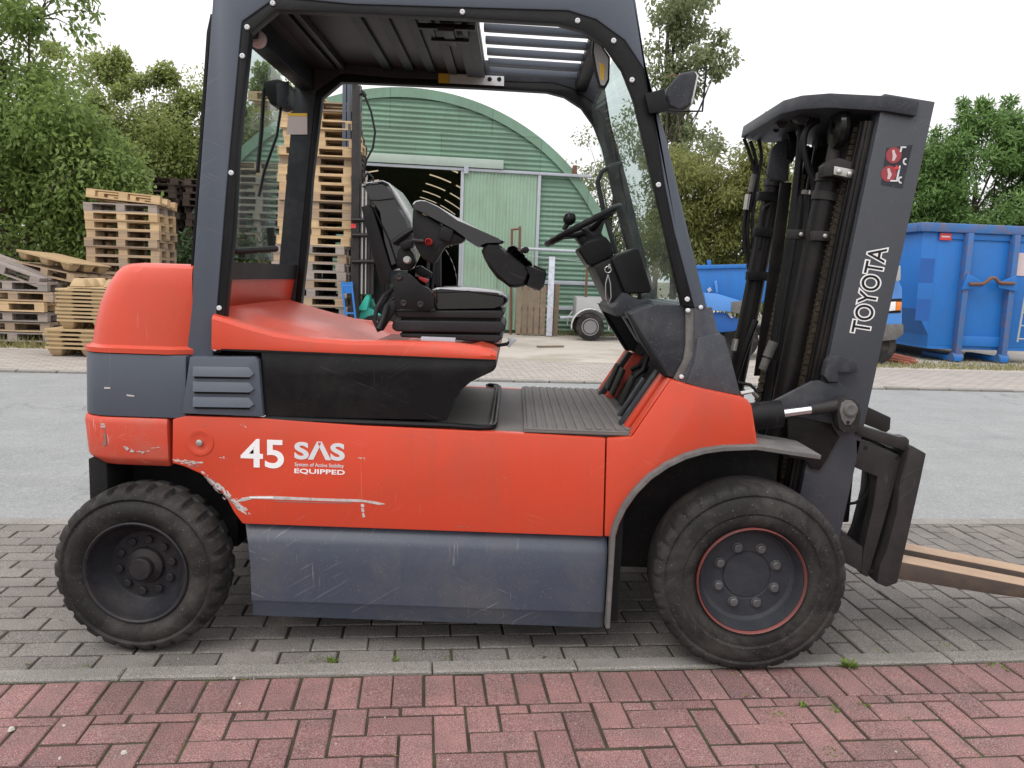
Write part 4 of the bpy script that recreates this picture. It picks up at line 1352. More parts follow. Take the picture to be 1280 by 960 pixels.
plate('seat_shell', [(451, 258), (460, 255), (466, 262), (478, 300), (489, 336), (487, 356), (476, 352), (465, 320), (457, 285)], SY + 0.005, 0.47, MT['blackpl'], bevel=0.008)
br = plate('seat_bracket', [(491, 344), (509, 341), (517, 347), (525, 355), (537, 361), (543, 372), (543, 386), (535, 389), (495, 386), (492, 370)], SY - 0.025, 0.024, MT['blackpl'], bevel=0.006)
for x, y in ((504.5, 379), (525.5, 380.5), (499, 346)):
    c = at(x, y, SY - 0.026)
    MB().lathe([(0.0125, SY - 0.0245), (0.0125, SY - 0.029), (0.009, SY - 0.031), (0.005, SY - 0.029)], (c.x, 0, c.z), n=14).build('bolt', MT['steel'], br)
c = at(509, 325, SY - 0.04)
MB().lathe([(0.014, SY + 0.02), (0.014, SY - 0.05), (0.010, SY - 0.056)], (c.x, 0, c.z), n=16).build('recline_knob', MT['trailer'], FL)
plate('recline_joint', [(497, 312), (508, 306), (517, 316), (520, 328), (512, 338), (500, 338), (495, 330)], SY - 0.02, 0.05, MT['blackpl'], bevel=0.01)
MB().tube([at(491, 304, SY - 0.03), at(503, 295, SY - 0.03), at(516, 287, SY - 0.03), at(524, 284, SY - 0.03)], [0.011, 0.011, 0.009, 0.007], 8).build('seat_lever', MT['blackpl'], FL)
plate('lever_mount', [(498, 305), (508, 299), (517, 301), (516, 309), (504, 313)], SY - 0.045, 0.05, MT['blackpl'], bevel=0.006)
MB().tube([at(515, 300, 2.93), at(530, 301.5, 2.93)], 0.007, 8).build('arm_lever', MT['steel'], FL)
c = at(536, 302.5, 2.92)
MB().lathe([(0.010, -0.016), (0.0125, -0.012), (0.0125, 0.012), (0.009, 0.016)], c, n=16).build('arm_knob', MT['redplastic'], FL)
# arm with its pad and the fingertip console
arm = pillow('armrest_pad', [(514, 254), (517, 250.5), (523, 249), (530, 249.5), (545, 256), (574, 273), (600, 287), (626, 299), (631, 302), (628, 304.5), (611, 305.5), (603, 309), (597, 309), (567, 290), (543, 275), (522, 263), (516, 260)],
             2.92, 3.03, MT['leather'], inset=0.010)
plate('armrest_body', [(516, 261), (522, 263.5), (543, 276), (566, 290), (582, 299), (576, 304), (557, 307), (551, 316), (545, 327), (537, 329), (527, 322), (518, 306), (515, 280)], 2.94, 0.06, MT['blackpl'], bevel=0.008)
plate('armrest_switch', [(551, 284), (555, 282), (567, 287), (566, 293), (562, 303), (550, 299), (548, 296)], 2.926, 0.02, MT['blackpl'], bevel=0.004)
con = pillow('control_console', [(601, 313), (604, 308), (609, 304), (622, 304.5), (628, 308), (640, 318), (657, 332), (664, 342), (660, 352), (656, 358), (645, 360), (637, 359.5), (630, 354), (621, 348), (611, 335), (604, 322)],
             2.90, 3.05, MT['blackpl'], inset=0.014)
pillow('console_grip', [(656, 333), (663, 331), (672, 334), (683, 339), (684, 344), (680, 359), (675, 364), (668, 362), (657, 357), (660, 345)], 2.905, 3.045, MT['blackpl'], con, inset=0.008)
MB().tube([at(667, 332, 2.93), at(682, 338, 2.93)], 0.004, 6).build('console_seam', MT['blackgloss'], con)
for i in range(5):
    x, y = 641 + i * 4.2, 314.5 + i * 4.4
    c = at(x, y, 2.975)
    MB().lathe([(0.020 - 0.002 * (i % 2), -0.045), (0.024 - 0.002 * (i % 2), 0.0), (0.020, 0.045)], c, n=10).build('lever_boot', MT['blackpl'], con)
MB().tube([at(648, 318, 2.97), at(655, 312, 2.97)], [0.006, 0.009], 8).build('fingertip_lever', MT['blackpl'], con)
MB().lathe([(0.0, -0.013), (0.011, -0.009), (0.013, 0), (0.011, 0.009), (0, 0.013)], at(657, 312.5, 2.97), n=14).build('lever_knob', MT['blackpl'], con)
# belt buckle, cables, adjuster handle, second arm
plate('belt_buckle', [(519, 334), (526, 332), (540, 341), (538, 347), (524, 345), (519, 341)], 3.06, 0.03, MT['blackpl'], bevel=0.004)
plate('buckle_button', [(525, 345), (536, 350), (532, 354), (522, 348)], 3.058, 0.03, MT['redplastic'], bevel=0.003)
plate('belt_web', [(519, 333), (524, 332), (523, 346), (519, 346)], 3.09, 0.03, MT['trailer'], bevel=0.003)
mb = MB()
mb.tube([at(494, 360, 3.05), at(480, 370, 3.0), at(471, 385, 2.98), at(468, 401, 2.97), at(474, 414, 2.96)], 0.008, 8)
mb.tube([at(496, 372, 3.05), at(484, 384, 3.0), at(478, 400, 2.97), at(473, 412, 2.95)], 0.011, 8)
mb.tube([at(488, 366, 3.1), at(470, 392, 3.06), at(474, 402, 3.02)], 0.006, 8)
mb.build('seat_cable', MT['blackpl'], FL)
plate('belt_reel', [(484, 380), (494, 375), (496, 385), (478, 414), (471, 412), (478, 395)], 3.0, 0.03, MT['blackpl'], bevel=0.005)
mb = MB().tube([at(608, 430, 3.06), at(622, 432, 3.06), at(634, 430, 3.06), at(640, 426, 3.06)], [0.006, 0.006, 0.007, 0.008], 8)
hd = mb.build('adjust_handle', MT['blackpl'], FL)
plate('handle_grip', [(634, 423), (644, 423), (646, 426), (640, 430), (637, 435), (634, 433), (637, 428)], 3.05, 0.025, MT['galv'], hd, bevel=0.004)
plate('belt_guide', [(545, 322), (551, 318), (551, 358), (546, 358), (541, 350)], 3.44, 0.03, MT['cowl'], bevel=0.004)

# ---- mast
A_ = Vector((math.sin(math.radians(6.9)), 0, math.cos(math.radians(6.9))))
B_ = Vector((-A_.z, 0, A_.x))                       # towards the driver


def along(px, py, Y, z):
    p = at(px, py, Y)
    return p + A_ * ((z - p.z) / A_.z)


YN = 2.93                                            # outer face of the near rail
e0 = at(1030, 476, YN)                               # a point on its rear edge


def mst(z, q, Y):
    """height z, q metres forward of the rail's rear edge"""
    p = e0 + A_ * ((z - e0.z) / A_.z) - B_ * q
    return Vector((p.x, Y, p.z))


def bar(mb, z0, z1, q0, q1, y0, y1):
    c4 = [mst(z0, q0, 0), mst(z0, q1, 0), mst(z1, q1, 0), mst(z1, q0, 0)]
    return mb.prism([(p.x, p.z) for p in c4], y0, y1)


for side in (0, 1):
    mb = MB()
    bar(mb, 0.36, 2.02, 0.0, 0.182, YN, YN + 0.018)
    bar(mb, 0.36, 2.02, 0.0, 0.022, YN + 0.0185, YN + 0.075)
    bar(mb, 0.36, 2.02, 0.160, 0.182, YN + 0.0185, YN + 0.075)
    if side:
        mb = mirror(mb, YC)
    rail = mb.build('mast_rail', MT['mastpaint'], FL, bevel=0.003)
    if side == 0:
        nrail = rail
    mb = MB()
    bar(mb, 0.30, 1.93, -0.022, -0.002, YN + 0.030, YN + 0.045)
    bar(mb, 0.30, 1.93, -0.034, -0.0221, YN + 0.034, YN + 0.060)
    bar(mb, 0.30, 1.93, -0.004, 0.150, YN + 0.080, YN + 0.096)
    bar(mb, 0.30, 1.93, -0.040, -0.0341, YN + 0.055, YN + 0.075)
    if side:
        mb = mirror(mb, YC)
    mb.build('inner_rail', MT['grease'], FL, bevel=0.002)
# cross ties between the rails
for z, h in ((0.42, 0.10), (0.95, 0.08), (1.80, 0.10)):
    mb = MB()
    bar(mb, z, z + h, 0.10, 0.13, YN + 0.10, 2 * YC - YN - 0.10)
    mb.build('mast_tie', MT['steel'], FL, bevel=0.004)
# bowed top tie
top = [(1.155, 3.06), (1.235, 2.985), (1.40, 2.918), (1.47, 2.918), (1.47, 2.93), (1.50, 2.96), (1.50, 3.60), (1.40, 3.75), (1.13, 3.775), (1.06, 3.72)]
top = [(0.995, 3.74), (0.998, 3.20), (1.03, 3.09), (1.10, 3.00), (1.28, 2.912), (1.385, 2.912), (1.385, 3.60), (1.25, 3.66), (1.10, 3.76)]
zt = lambda x: 2.045 - (x - 1.0) * 0.13
mb = MB()
n = len(top)
vs = [(x, y, zt(x) - 0.052) for x, y in top] + [(x + 0.007, y, zt(x)) for x, y in top]
mb.add(vs, [tuple(range(n)), tuple(range(2 * n - 1, n - 1, -1))] + [(i, i + n, (i + 1) % n + n, (i + 1) % n) for i in range(n)])
mb.build('mast_top_tie', MT['cowl'], FL, bevel=0.005)
mb = MB()
bar(mb, 1.72, 1.985, 0.02, 0.05, YN + 0.10, 2 * YC - YN - 0.10)
mb.build('mast_tie', MT['grease'], FL, bevel=0.004)
# lift cylinders, chains and hoses
def cyl(px, py, Y, z0, z1, r, name='lift_cylinder'):
    p0, p1 = along(px, py, Y, z0), along(px, py, Y, z1)
    o = MB().tube([p0, p1], r, 20).build(name, MT['grease'], FL)
    for z in (z1 - 0.002, z1 - 0.07):
        MB().tube([along(px, py, Y, z - 0.03), along(px, py, Y, z)], r + 0.007, 20).build('cylinder_collar', MT['steel'], o)
    MB().tube([p1, along(px, py, Y, z1 + 0.16)], r * 0.6, 16).build('piston_rod', MT['steel'], o)
    MB().tube([along(px, py, Y, z0 + 0.45), along(px, py, Y, z0 + 0.49)], r + 0.006, 20).build('cylinder_collar', MT['steel'], o)
    return o


plate('mast_strip', [(976, 228), (990, 228), (961, 470), (943, 470)], 3.47, 0.012, MT['grease'], bevel=0.002)
cyl(998, 411, 3.09, 0.38, 1.76, 0.043)
cyl(942, 364, 3.62, 0.38, 1.80, 0.041)
plate('crosshead', [(1030, 206), (1036, 201), (1049, 197), (1082, 207), (1081, 227), (1064, 226), (1041, 220), (1030, 221)], 2.99, 0.06, MT['steel'], bevel=0.006)
cw_ = plate('crosshead_plate', [(1043, 207.5), (1067, 212), (1066.5, 223), (1042, 218)], 2.982, 0.007, MT['zinc'], bevel=0.002)
for x, y in ((1049, 214.5), (1062, 217.5)):
    c = at(x, y, 2.98)
    MB().lathe([(0.009, 2.983), (0.009, 2.975), (0.006, 2.973)], (c.x, 0, c.z), n=10).build('bolt', MT['zinc'], cw_)
plate('mast_bracket', [(964, 187), (970, 180), (985, 172), (988, 180), (986, 226), (964, 225), (959, 219)], 3.46, 0.03, MT['cowl'], bevel=0.006)
MB().lathe([(0.02, -0.02), (0.068, -0.016), (0.074, 0.0), (0.068, 0.016), (0.02, 0.02)], at(1048, 161, 3.06), axis='x', n=28).build('chain_sheave', MT['blackgloss'], FL)
MB().lathe([(0.02, -0.02), (0.065, -0.016), (0.068, 0.0), (0.065, 0.016), (0.02, 0.02)], at(985, 185, 3.5), axis='x', n=28).build('chain_sheave', MT['blackpl'], FL)


def chain(px, py, Y, z0, z1, parent=FL):
    mb = MB()
    z, k = z0, 0
    while z < z1:
        p = along(px, py, Y, z)
        w = 0.016 if k % 2 else 0.011
        a, b = p, p + A_ * 0.017
        mb.prism([(a.x - 0.009, a.z), (a.x + 0.009, a.z), (b.x + 0.009, b.z), (b.x - 0.009, b.z)], Y - w, Y + w)
        z += 0.0205
        k += 1
    mb.build('lift_chain', MT['chainm'], parent, smooth=False)


MT['chainm'] = paint('oily_chain', (0.045, 0.036, 0.026), 0.45, 0.3, (0.13, 0.10, 0.06), 0.6, 20, 0, bump=0.2)
chain(1024, 373, 3.05, 0.45, 1.92)
chain(1020, 373, 3.085, 0.45, 1.80)
chain(967, 400, 3.44, 0.45, 1.80)


def hose(pts, Y, r, mat='blackpl', name='hose'):
    ps = [at(p[0], p[1], p[2] if len(p) > 2 else Y) for p in pts]
    sm_ = []
    for i in range(len(ps) - 1):                     # Catmull-Rom
        p0, p1, p2, p3 = ps[max(i - 1, 0)], ps[i], ps[i + 1], ps[min(i + 2, len(ps) - 1)]
        for t in (0, 0.25, 0.5, 0.75):
            sm_.append(0.5 * ((2 * p1) + (p2 - p0) * t + (2 * p0 - 5 * p1 + 4 * p2 - p3) * t * t + (3 * p1 - p0 - 3 * p2 + p3) * t ** 3))
    sm_.append(ps[-1])
    return MB().tube(sm_, r, 8).build(name, MT[mat], FL)


hose([(1003, 150), (999, 200), (990, 280), (976, 370), (962, 470), (950, 560)], 3.30, 0.017)
hose([(1016, 148), (1005, 170), (1003, 190), (1014, 215), (1018, 250), (1008, 300), (993, 390), (974, 500), (966, 560)], 3.18, 0.012)
hose([(1024, 150), (1010, 160), (1005, 180), (1010, 210), (1022, 245), (1012, 310), (998, 380), (982, 470)], 3.16, 0.011)
hose([(1002, 245), (997, 285), (989, 330), (979, 390), (970, 450)], 3.26, 0.010)
hose([(1010, 240), (1005, 285), (996, 340), (985, 400), (975, 460)], 3.24, 0.009)
hose([(996, 300), (988, 350), (978, 400), (968, 450), (960, 500)], 3.34, 0.010)
hose([(1030, 140), (1014, 146), (1008, 158)], 3.2, 0.009, 'zinc', 'pipe')
for dx, dy in ((0, 0), (6, 3), (14, 0)):
    hose([(930 + dx * 1.3, 173 + dy), (938 + dx, 195), (943 + dx * 0.4, 215), (938 + dx * 0.5, 245), (931 + dx * 0.7, 270), (930 + dx * 0.8, 300), (937 + dx * 0.3, 340), (934 + dx * 0.3, 370)], 3.72, 0.0085)
hose([(936, 330), (940, 360), (932, 400), (920, 440), (912, 470)], 3.72, 0.013)
hose([(962, 255), (954, 262), (951, 290), (949, 310)], 3.57, 0.008)
hose([(945, 400), (930, 440), (918, 480)], 3.5, 0.014)
for a_, b_, Y, r in (((943, 218), (938, 240), 3.715, 0.013), ((935, 243), (932, 262), 3.70, 0.012), ((967, 427), (959, 446), 3.22, 0.019), ((958, 448), (953, 462), 3.22, 0.016),
                     ((920, 424), (917, 438), 3.45, 0.012), ((1007, 238), (1006, 243), 3.2, 0.014), ((1012, 238), (1012, 243), 3.2, 0.012)):
    MB().tube([at(*a_, Y), at(*b_, Y)], r, 10).build('hose_fitting', MT['zinc'] if r < 0.0125 else MT['lip'], FL)
for x, y, Y in ((1001, 293, 3.12), (1031, 295, 3.03)):
    ck = MB().box(tuple(at(x, y, Y) - Vector((0.045, 0.0, 0.018))), tuple(at(x, y, Y) + Vector((0.018, 0.03, 0.018)))).build('hose_clamp', MT['steel'], FL, bevel=0.004)
    c = at(x, y, Y - 0.003)
    MB().lathe([(0.008, c.y + 0.003), (0.008, c.y - 0.006), (0.004, c.y - 0.008)], (c.x, 0, c.z), n=10).build('bolt', MT['zinc'], ck)
for x, y in ((960, 245), (955, 290), (946, 345)):
    c = at(x, y, 3.56)
    MB().box((c.x - 0.04, 3.56, c.z - 0.02), (c.x + 0.05, 3.60, c.z + 0.02)).build('hose_bracket', MT['blackpl'], FL, bevel=0.004)
# valve block and fittings hanging under the top tie
for x, y, Y, r in ((975, 152, 3.35, 0.022), (988, 146, 3.3, 0.018), (952, 158, 3.6, 0.016), (1000, 148, 3.2, 0.02), (968, 160, 3.5, 0.014)):
    c = at(x, y, Y)
    MB().tube([c + Vector((0, -0.03, -0.01)), c + Vector((0, 0.04, 0.01))], r, 10).tube([c, c + Vector((0.02, 0, 0.06))], r * 0.6, 8).build('hose_union', MT['steel'], FL)

# tilt bracket, tilt cylinder, step hook
plate('tilt_bracket', [(966, 503), (983, 494), (1016, 477), (1026, 476), (1033, 479), (1050, 477), (1058, 486), (1066, 497), (1076, 508), (1072, 540), (1048, 546), (1040, 530), (990, 520)], 2.90, 0.028, MT['cowl'], bevel=0.006)
plate('mast_grease_plate', [(985, 518), (1062, 520), (1050, 546), (1042, 560), (1034, 574), (1025, 588), (1014, 586), (1006, 575), (985, 572)], 2.915, 0.013, MT['grease'], bevel=0.004)
tc0, tc1, tc2, tc3 = at(925, 522, 2.86), at(976, 517, 2.86), at(1014, 512, 2.86), at(1052, 506, 2.86)
tcy = MB().tube([tc0, tc1], 0.050, 24).build('tilt_cylinder', MT['blackpl'], FL, bevel=0.004)
MB().tube([tc1, tc2], 0.0165, 16).build('tilt_rod', MT['chrome'], tcy)
MB().tube([tc2 - (tc3 - tc2) * 0.02, tc3], [0.020, 0.024], 16).build('rod_end', MT['steel'], tcy)
eye = [(1047, 505), (1052, 498.5), (1060, 496.5), (1069, 498.5), (1075, 505), (1077, 515), (1075, 528), (1072, 538), (1065, 541.5), (1055, 541), (1049, 536), (1047, 522)]
pe = plate('pin_plate', eye, 2.835, 0.05, MT['steel'], bevel=0.006)
plate('keeper_plate', [(1052, 504), (1057, 500.5), (1064, 500.5), (1070, 505), (1072, 513), (1069, 524), (1064, 531), (1056, 531), (1052, 524), (1050, 513)], 2.829, 0.006, MT['lip'], pe, bevel=0.002)
c = at(1063, 512, 2.829)
MB().lathe([(0.024, 2.830), (0.024, 2.822), (0.017, 2.819), (0.010, 2.821)], (c.x, 0, c.z), n=24).build('pin', MT['lip'], pe)
c = at(1060, 528, 2.829)
MB().lathe([(0.006, 2.830), (0.006, 2.8275)], (c.x, 0, c.z), n=12).build('bolt', MT['dark'], pe)
plate('step_hook', [(1035, 451), (1042, 444.5), (1052, 445), (1063, 448), (1072, 455), (1075, 462), (1073, 466), (1056, 466), (1048, 466), (1050, 478), (1036, 478), (1030, 470)], 2.885, 0.044, MT['cowl'], bevel=0.006)
MB().tube([at(926, 492, 2.82), at(940, 489, 2.82), at(946, 496, 2.86)], 0.008, 8).build('pipe', MT['zinc'], FL)
MB().tube([at(922, 478, 2.9), at(938, 481, 2.9), at(947, 490, 2.9)], 0.006, 8).build('hose', MT['blackpl'], FL)

# writing on the near rail
def rail_text(body, z0, z1, qc, hgt, mats, bold):
    for k, (mt_, b_, off) in enumerate(mats):
        mb = text_mesh(body, 1.0, b_)
        xs_ = [v.x for v in mb.v]
        ys_ = [v.y for v in mb.v]
        if k == 0:
            ref = (min(xs_), max(xs_), min(ys_), max(ys_))
        sx = (z1 - z0) / A_.z / (ref[1] - ref[0])
        sy = hgt / (ref[3] - ref[2])
        out = []
        for v in mb.v:
            s = (v.x - ref[0]) * sx
            q = ((v.y - ref[2]) / (ref[3] - ref[2]) - 0.5) * hgt
            p = mst(z0, qc, 0) + A_ * s + B_ * q
            out.append(Vector((p.x, YN - off - v.z * 0.5, p.z)))
        mb.v = out
        mb.build('lettering', mt_, nrail, smooth=False)


zb, zt_ = at(1073, 414, YN).z, at(1100, 303, YN).z
rail_text('TOYOTA', zb, zt_, 0.093, 0.078, [(MT['white'], 0.062, 0.0004), (MT['blackgloss'], 0.004, 0.0012)], 0.05)
MT['panel'] = paint('faded_dark_print', (0.030, 0.033, 0.040), 0.5, 0.2, (0.05, 0.055, 0.065), 0.8, 9.0, 0, bump=0.0)
# two round no-standing pictograms with fork outlines
def dot(px, py, r, mat, off, n=20):
    c = at(px, py, YN)
    MB().lathe([(r, YN - off), (r, YN - off + 0.0003)], (c.x, 0, c.z), n=n).build('pictogram', mat, nrail, smooth=False)


plate('sticker', [(1108, 185), (1141, 181), (1128, 236), (1101, 231)], YN - 0.0006, 0.0004, MT['panel'], nrail, bevel=0)
for cx_, cy_ in ((1117, 194), (1111, 217)):
    dot(cx_, cy_, 0.028, MT['redprint'] if 'redprint' in MT else MT['redplastic'], 0.0014)
    a = [(cx_ - 2, cy_ - 6), (cx_ + 1, cy_ - 7), (cx_ + 2, cy_ - 3), (cx_ + 4, cy_ + 1), (cx_ + 1, cy_ + 7), (cx_ - 2, cy_ + 7), (cx_ - 1, cy_ + 1)]
    plate('pictogram', a, YN - 0.0022, 0.0005, MT['pinkdecal'], nrail, bevel=0)
    plate('pictogram', [(cx_ + 9, cy_ - 11), (cx_ + 16, cy_ - 11), (cx_ + 15.6, cy_ - 9), (cx_ + 11, cy_ - 9), (cx_ + 9.6, cy_ - 4), (cx_ + 7.6, cy_ - 4)] if cy_ < 200 else [(cx_ + 9, cy_ + 8), (cx_ + 13, cy_ - 10), (cx_ + 15, cy_ - 10), (cx_ + 11, cy_ + 10), (cx_ + 2, cy_ + 10), (cx_ + 2, cy_ + 8)], YN - 0.0022, 0.0005, MT['silver'], nrail, bevel=0)
    c = [(cx_ + 15 + 3.5 * math.cos(t), cy_ + 8 + 4.5 * math.sin(t)) for t in [1.2 + i * 0.5 for i in range(9)]]
    c2 = [(cx_ + 15 + 1.6 * math.cos(t), cy_ + 8 + 2.4 * math.sin(t)) for t in [1.2 + i * 0.5 for i in range(9)]]
    plate('pictogram', c + c2[::-1], YN - 0.0022, 0.0005, MT['silver'], nrail, bevel=0)
plate('pictogram', [(1121, 206), (1125, 212), (1116, 212)], YN - 0.0022, 0.0005, MT['redplastic'], nrail, bevel=0)

# ---- carriage and forks
cb = plate('carriage_plate', [(1069, 548), (1095, 556), (1124, 569), (1126.5, 574), (1119, 604), (1101, 668), (1085, 722), (1077, 718), (1079, 690), (1092, 630), (1097, 596), (1070, 585)], 2.93, 0.05, MT['steel'], bevel=0.005)
for x, y in ((1122, 572), (1088, 714), (1082, 560)):
    c = at(x, y, 2.929)
    MB().lathe([(0.008, 2.9305), (0.008, 2.9285)], (c.x, 0, c.z), n=12).build('bolt', MT['dark'], cb)
plate('carriage_bar', [(1073, 531), (1080, 533), (1124, 546), (1133, 546), (1137, 550), (1137, 558), (1131, 564), (1121, 560), (1098, 553), (1070, 543)], 2.92, 0.055, MT['steel'], bevel=0.006)
mb = MB()
a = at(1128, 556, 2.95)
p4 = poly([(1086, 538), (1131, 549), (1128, 575), (1118, 600), (1108, 598), (1113, 570), (1082, 556)], 2.95)
for y0, y1 in ((2.985, 3.75),):
    pp_ = poly([(1106, 556), (1126, 566), (1120, 592), (1103, 586)], 2.985)
    mb.prism(pp_, y0, y1)
mb.build('carriage_bar', MT['steel'], FL, bevel=0.006)
mb = MB().prism(poly([(1046, 667), (1060, 671), (1079, 684), (1083, 700), (1079, 716), (1053, 702)], 2.93), 2.985, 3.72)
mb.prism(poly([(1046, 667), (1079, 684), (1078, 716), (1053, 702)], 2.93), 2.932, 2.984)
mb.build('carriage_bar', MT['steel'], FL, bevel=0.005)
far_arm = poly([(1066, 500), (1120, 522), (1116, 540), (1064, 520)], 3.55)
MB().prism(poly([(1076, 505), (1086, 509), (1114, 522), (1113, 537), (1108, 541), (1080, 530)], 3.5), 3.50, 3.56).build('carriage_bar', MT['steel'], FL, bevel=0.006)
# chain wheel / hose coil inside the carriage
cc = at(1066, 602, 3.05)
tor = []
for i in range(25):
    t = 2 * math.pi * i / 24
    tor.append(cc + Vector((0.062 * math.cos(t), 0, 0.088 * math.sin(t))))
MB().tube(tor, 0.006, 6).build('hose', MT['blackpl'], FL)
MB().box((e0.x - 0.02, 3.06, 0.42), (e0.x + 0.20, 3.50, 0.80)).build('carriage_block', MT['grease'], FL, bevel=0.01)

fdir = (at(1280, 733, 2.90) - at(1125, 703, 2.90)).normalized()
for Y0, Y1 in ((2.90, 3.02), (3.105, 3.225)):
    mb = MB()
    sh = poly([(1136, 559), (1140, 557), (1158, 567), (1150, 605), (1135, 672), (1122, 729), (1108, 734), (1096, 729), (1100, 706), (1108, 690), (1121, 640), (1125, 600), (1128, 590), (1133, 573)], 2.90)
    mb.prism(sh, Y0, Y1)
    fk = mb.build('fork_shank', MT['steel'], FL, bevel=0.005)
    f0 = at(1118, 701.5, 2.90)
    fend = f0 + fdir * 1.08
    zz = 0.055
    tip = 0.012
    top0, top1 = Vector((f0.x, f0.z)), Vector((fend.x, fend.z))
    nrm = Vector((-fdir.z, fdir.x))
    mb = MB().prism([(top0.x, top0.y), (top1.x, top1.y), tuple(top1 - nrm * tip), tuple(top0 + (top1 - top0) * 0.35 - nrm * zz), tuple(top0 - nrm * (zz + 0.012))], Y0 + 0.001, Y1 - 0.001)
    mb.build('fork_blade', MT['forkside'], fk, bevel=0.004)
    mb = MB().prism([tuple(top0 + fdir.xz * 0.012 + nrm * 0.0002), tuple(top1 + nrm * 0.0002), tuple(top1 + nrm * 0.0015), tuple(top0 + fdir.xz * 0.012 + nrm * 0.0015)], Y0 + 0.004, Y1 - 0.004)
    mb.build('fork_top', MT['fork'], fk, smooth=False)

# ---- wheels
def wheel_parts(front, far):
    R = 0.334 if front else 0.294
    Yo = 2.612 if front else 2.592
    X = 0.842 if front else -1.258
    c = Vector((X, 0, R))
    fix = (lambda m: mirror(m, YC)) if far else (lambda m: m)
    o = bpy.data.objects.new('wheel', None)
    o.empty_display_size = 0.1
    COL.objects.link(o)
    o.parent = FL
    if front:
        prof = [(0.150, 0.20), (0.20, 0.215), (0.27, 0.218), (0.309, 0.205), (0.326, 0.19), (0.3325, 0.165), (0.334, 0.13), (0.334, 0.085), (0.3335, 0.055), (0.332, 0.038), (0.327, 0.025), (0.314, 0.014),
                (0.302, 0.0115), (0.294, 0.0155), (0.285, 0.010), (0.262, 0.003), (0.240, 0.002), (0.233, 0.006), (0.222, 0.004), (0.205, 0.008), (0.196, 0.014), (0.188, 0.020), (0.150, 0.10)]
        NL, per = 34, 6
        def mod(k, i):
            if k in (8, 9, 10, 11) and i % per == 0:
                return (-0.003, -0.006, -0.008, -0.003)[k - 8]
            if k in (5, 6, 7) and i % per == 0:
                return -0.0015
            return 0
    else:
        prof = [(0.130, 0.17), (0.18, 0.18), (0.235, 0.182), (0.272, 0.180), (0.287, 0.165), (0.293, 0.14), (0.294, 0.112), (0.294, 0.108), (0.294, 0.080), (0.293, 0.054), (0.289, 0.036), (0.281, 0.024), (0.268, 0.016),
                (0.258, 0.013), (0.249, 0.0185), (0.238, 0.010), (0.220, 0.003), (0.202, 0.004), (0.194, 0.009), (0.184, 0.014), (0.178, 0.018), (0.150, 0.16)]
        NL, per = 27, 7
        def mod(k, i):
            if k in (7, 8, 9, 10, 11, 12) and i % per in (0, 1):
                return (-0.011, -0.013, -0.013, -0.012, -0.010, -0.005)[k - 7]
            if k in (3, 4, 5) and i % per in (3, 4):
                return -0.010
            return 0
    prof = [(r, Yo + h) for r, h in prof]
    fix(MB().lathe(prof, c, n=NL * per, mod=mod)).build('tyre', MT['rubber'], o, ang=30)
    if front:
        rp = [(0.1875, Yo + 0.022), (0.1870, Yo + 0.004), (0.1815, Yo + 0.003), (0.178, Yo + 0.012), (0.171, Yo + 0.040), (0.163, Yo + 0.062), (0.150, Yo + 0.070), (0.088, Yo + 0.071), (0.083, Yo + 0.074), (0.080, Yo + 0.070), (0.0, Yo + 0.069)]
        rim = fix(MB().lathe([rp[0]] + rp[3:], c, n=64)).build('rim', MT['rim'], o, ang=30)
        fix(MB().lathe([(0.1878, Yo + 0.018), (0.1878, Yo + 0.004), (0.1860, Yo + 0.001), (0.1835, Yo + 0.003), (0.1790, Yo + 0.018)], c, n=64, cap=False)).build('rim_ring', MT['redring'], o)
        nb, rb, yb_, off = 8, 0.106, Yo + 0.071, 22
        br_ = 0.0145
        hole = c + Vector((0.135 * math.cos(math.radians(205)), 0, 0.135 * math.sin(math.radians(205))))
        fix(MB().lathe([(0.012, yb_ - 0.001), (0.012, yb_ - 0.0005)], (hole.x, 0, hole.z), n=16)).build('valve_hole', MT['dark'], o, smooth=False)
    else:
        rp = [(0.176, Yo + 0.028), (0.179, Yo + 0.010), (0.174, Yo + 0.007), (0.168, Yo + 0.012), (0.163, Yo + 0.030), (0.158, Yo + 0.048), (0.142, Yo + 0.066), (0.130, Yo + 0.086), (0.120, Yo + 0.095), (0.100, Yo + 0.097), (0.060, Yo + 0.096), (0.0, Yo + 0.096)]
        rim = fix(MB().lathe(rp, c, n=64)).build('rim', MT['rimdark'], o, ang=30)
        fix(MB().lathe([(0.066, Yo + 0.0975), (0.062, Yo + 0.080), (0.050, Yo + 0.074), (0.039, Yo + 0.070), (0.039, Yo + 0.046), (0.035, Yo + 0.041), (0.0, Yo + 0.040)], c, n=40)).build('hub', MT['rimdark'], o, ang=30)
        nb, rb, yb_, off = 10, 0.094, Yo + 0.0985, 10
        br_ = 0.0145
    for i in range(nb):
        a = math.radians(off + i * 360.0 / nb)
        p = c + Vector((rb * math.cos(a), 0, rb * math.sin(a)))
        mb = MB().lathe([(br_ + 0.004, yb_), (br_ + 0.004, yb_ - 0.003), (br_, yb_ - 0.0035), (br_, yb_ - 0.014), (br_ * 0.8, yb_ - 0.016)], (p.x, 0, p.z), n=6 if False else 12)
        fix(mb).build('wheel_bolt', MT['boltm'] if front else MT['rimdark'], o, ang=20)


MT['redring'] = paint('worn_red_ring', (0.17, 0.040, 0.033), 0.55, 0.25, (0.05, 0.045, 0.045), 1.0, 7.0, 0, bump=0.1)
MT['boltm'] = paint('bolt_steel', (0.085, 0.087, 0.092), 0.4, 0.2, (0.25, 0.24, 0.22), 0.4, 20, 0, bump=0.1, metal=0.3)
for f_ in (True, False):
    for s_ in (False, True):
        wheel_parts(f_, s_)
ORG = Vector((0, 0, 0))

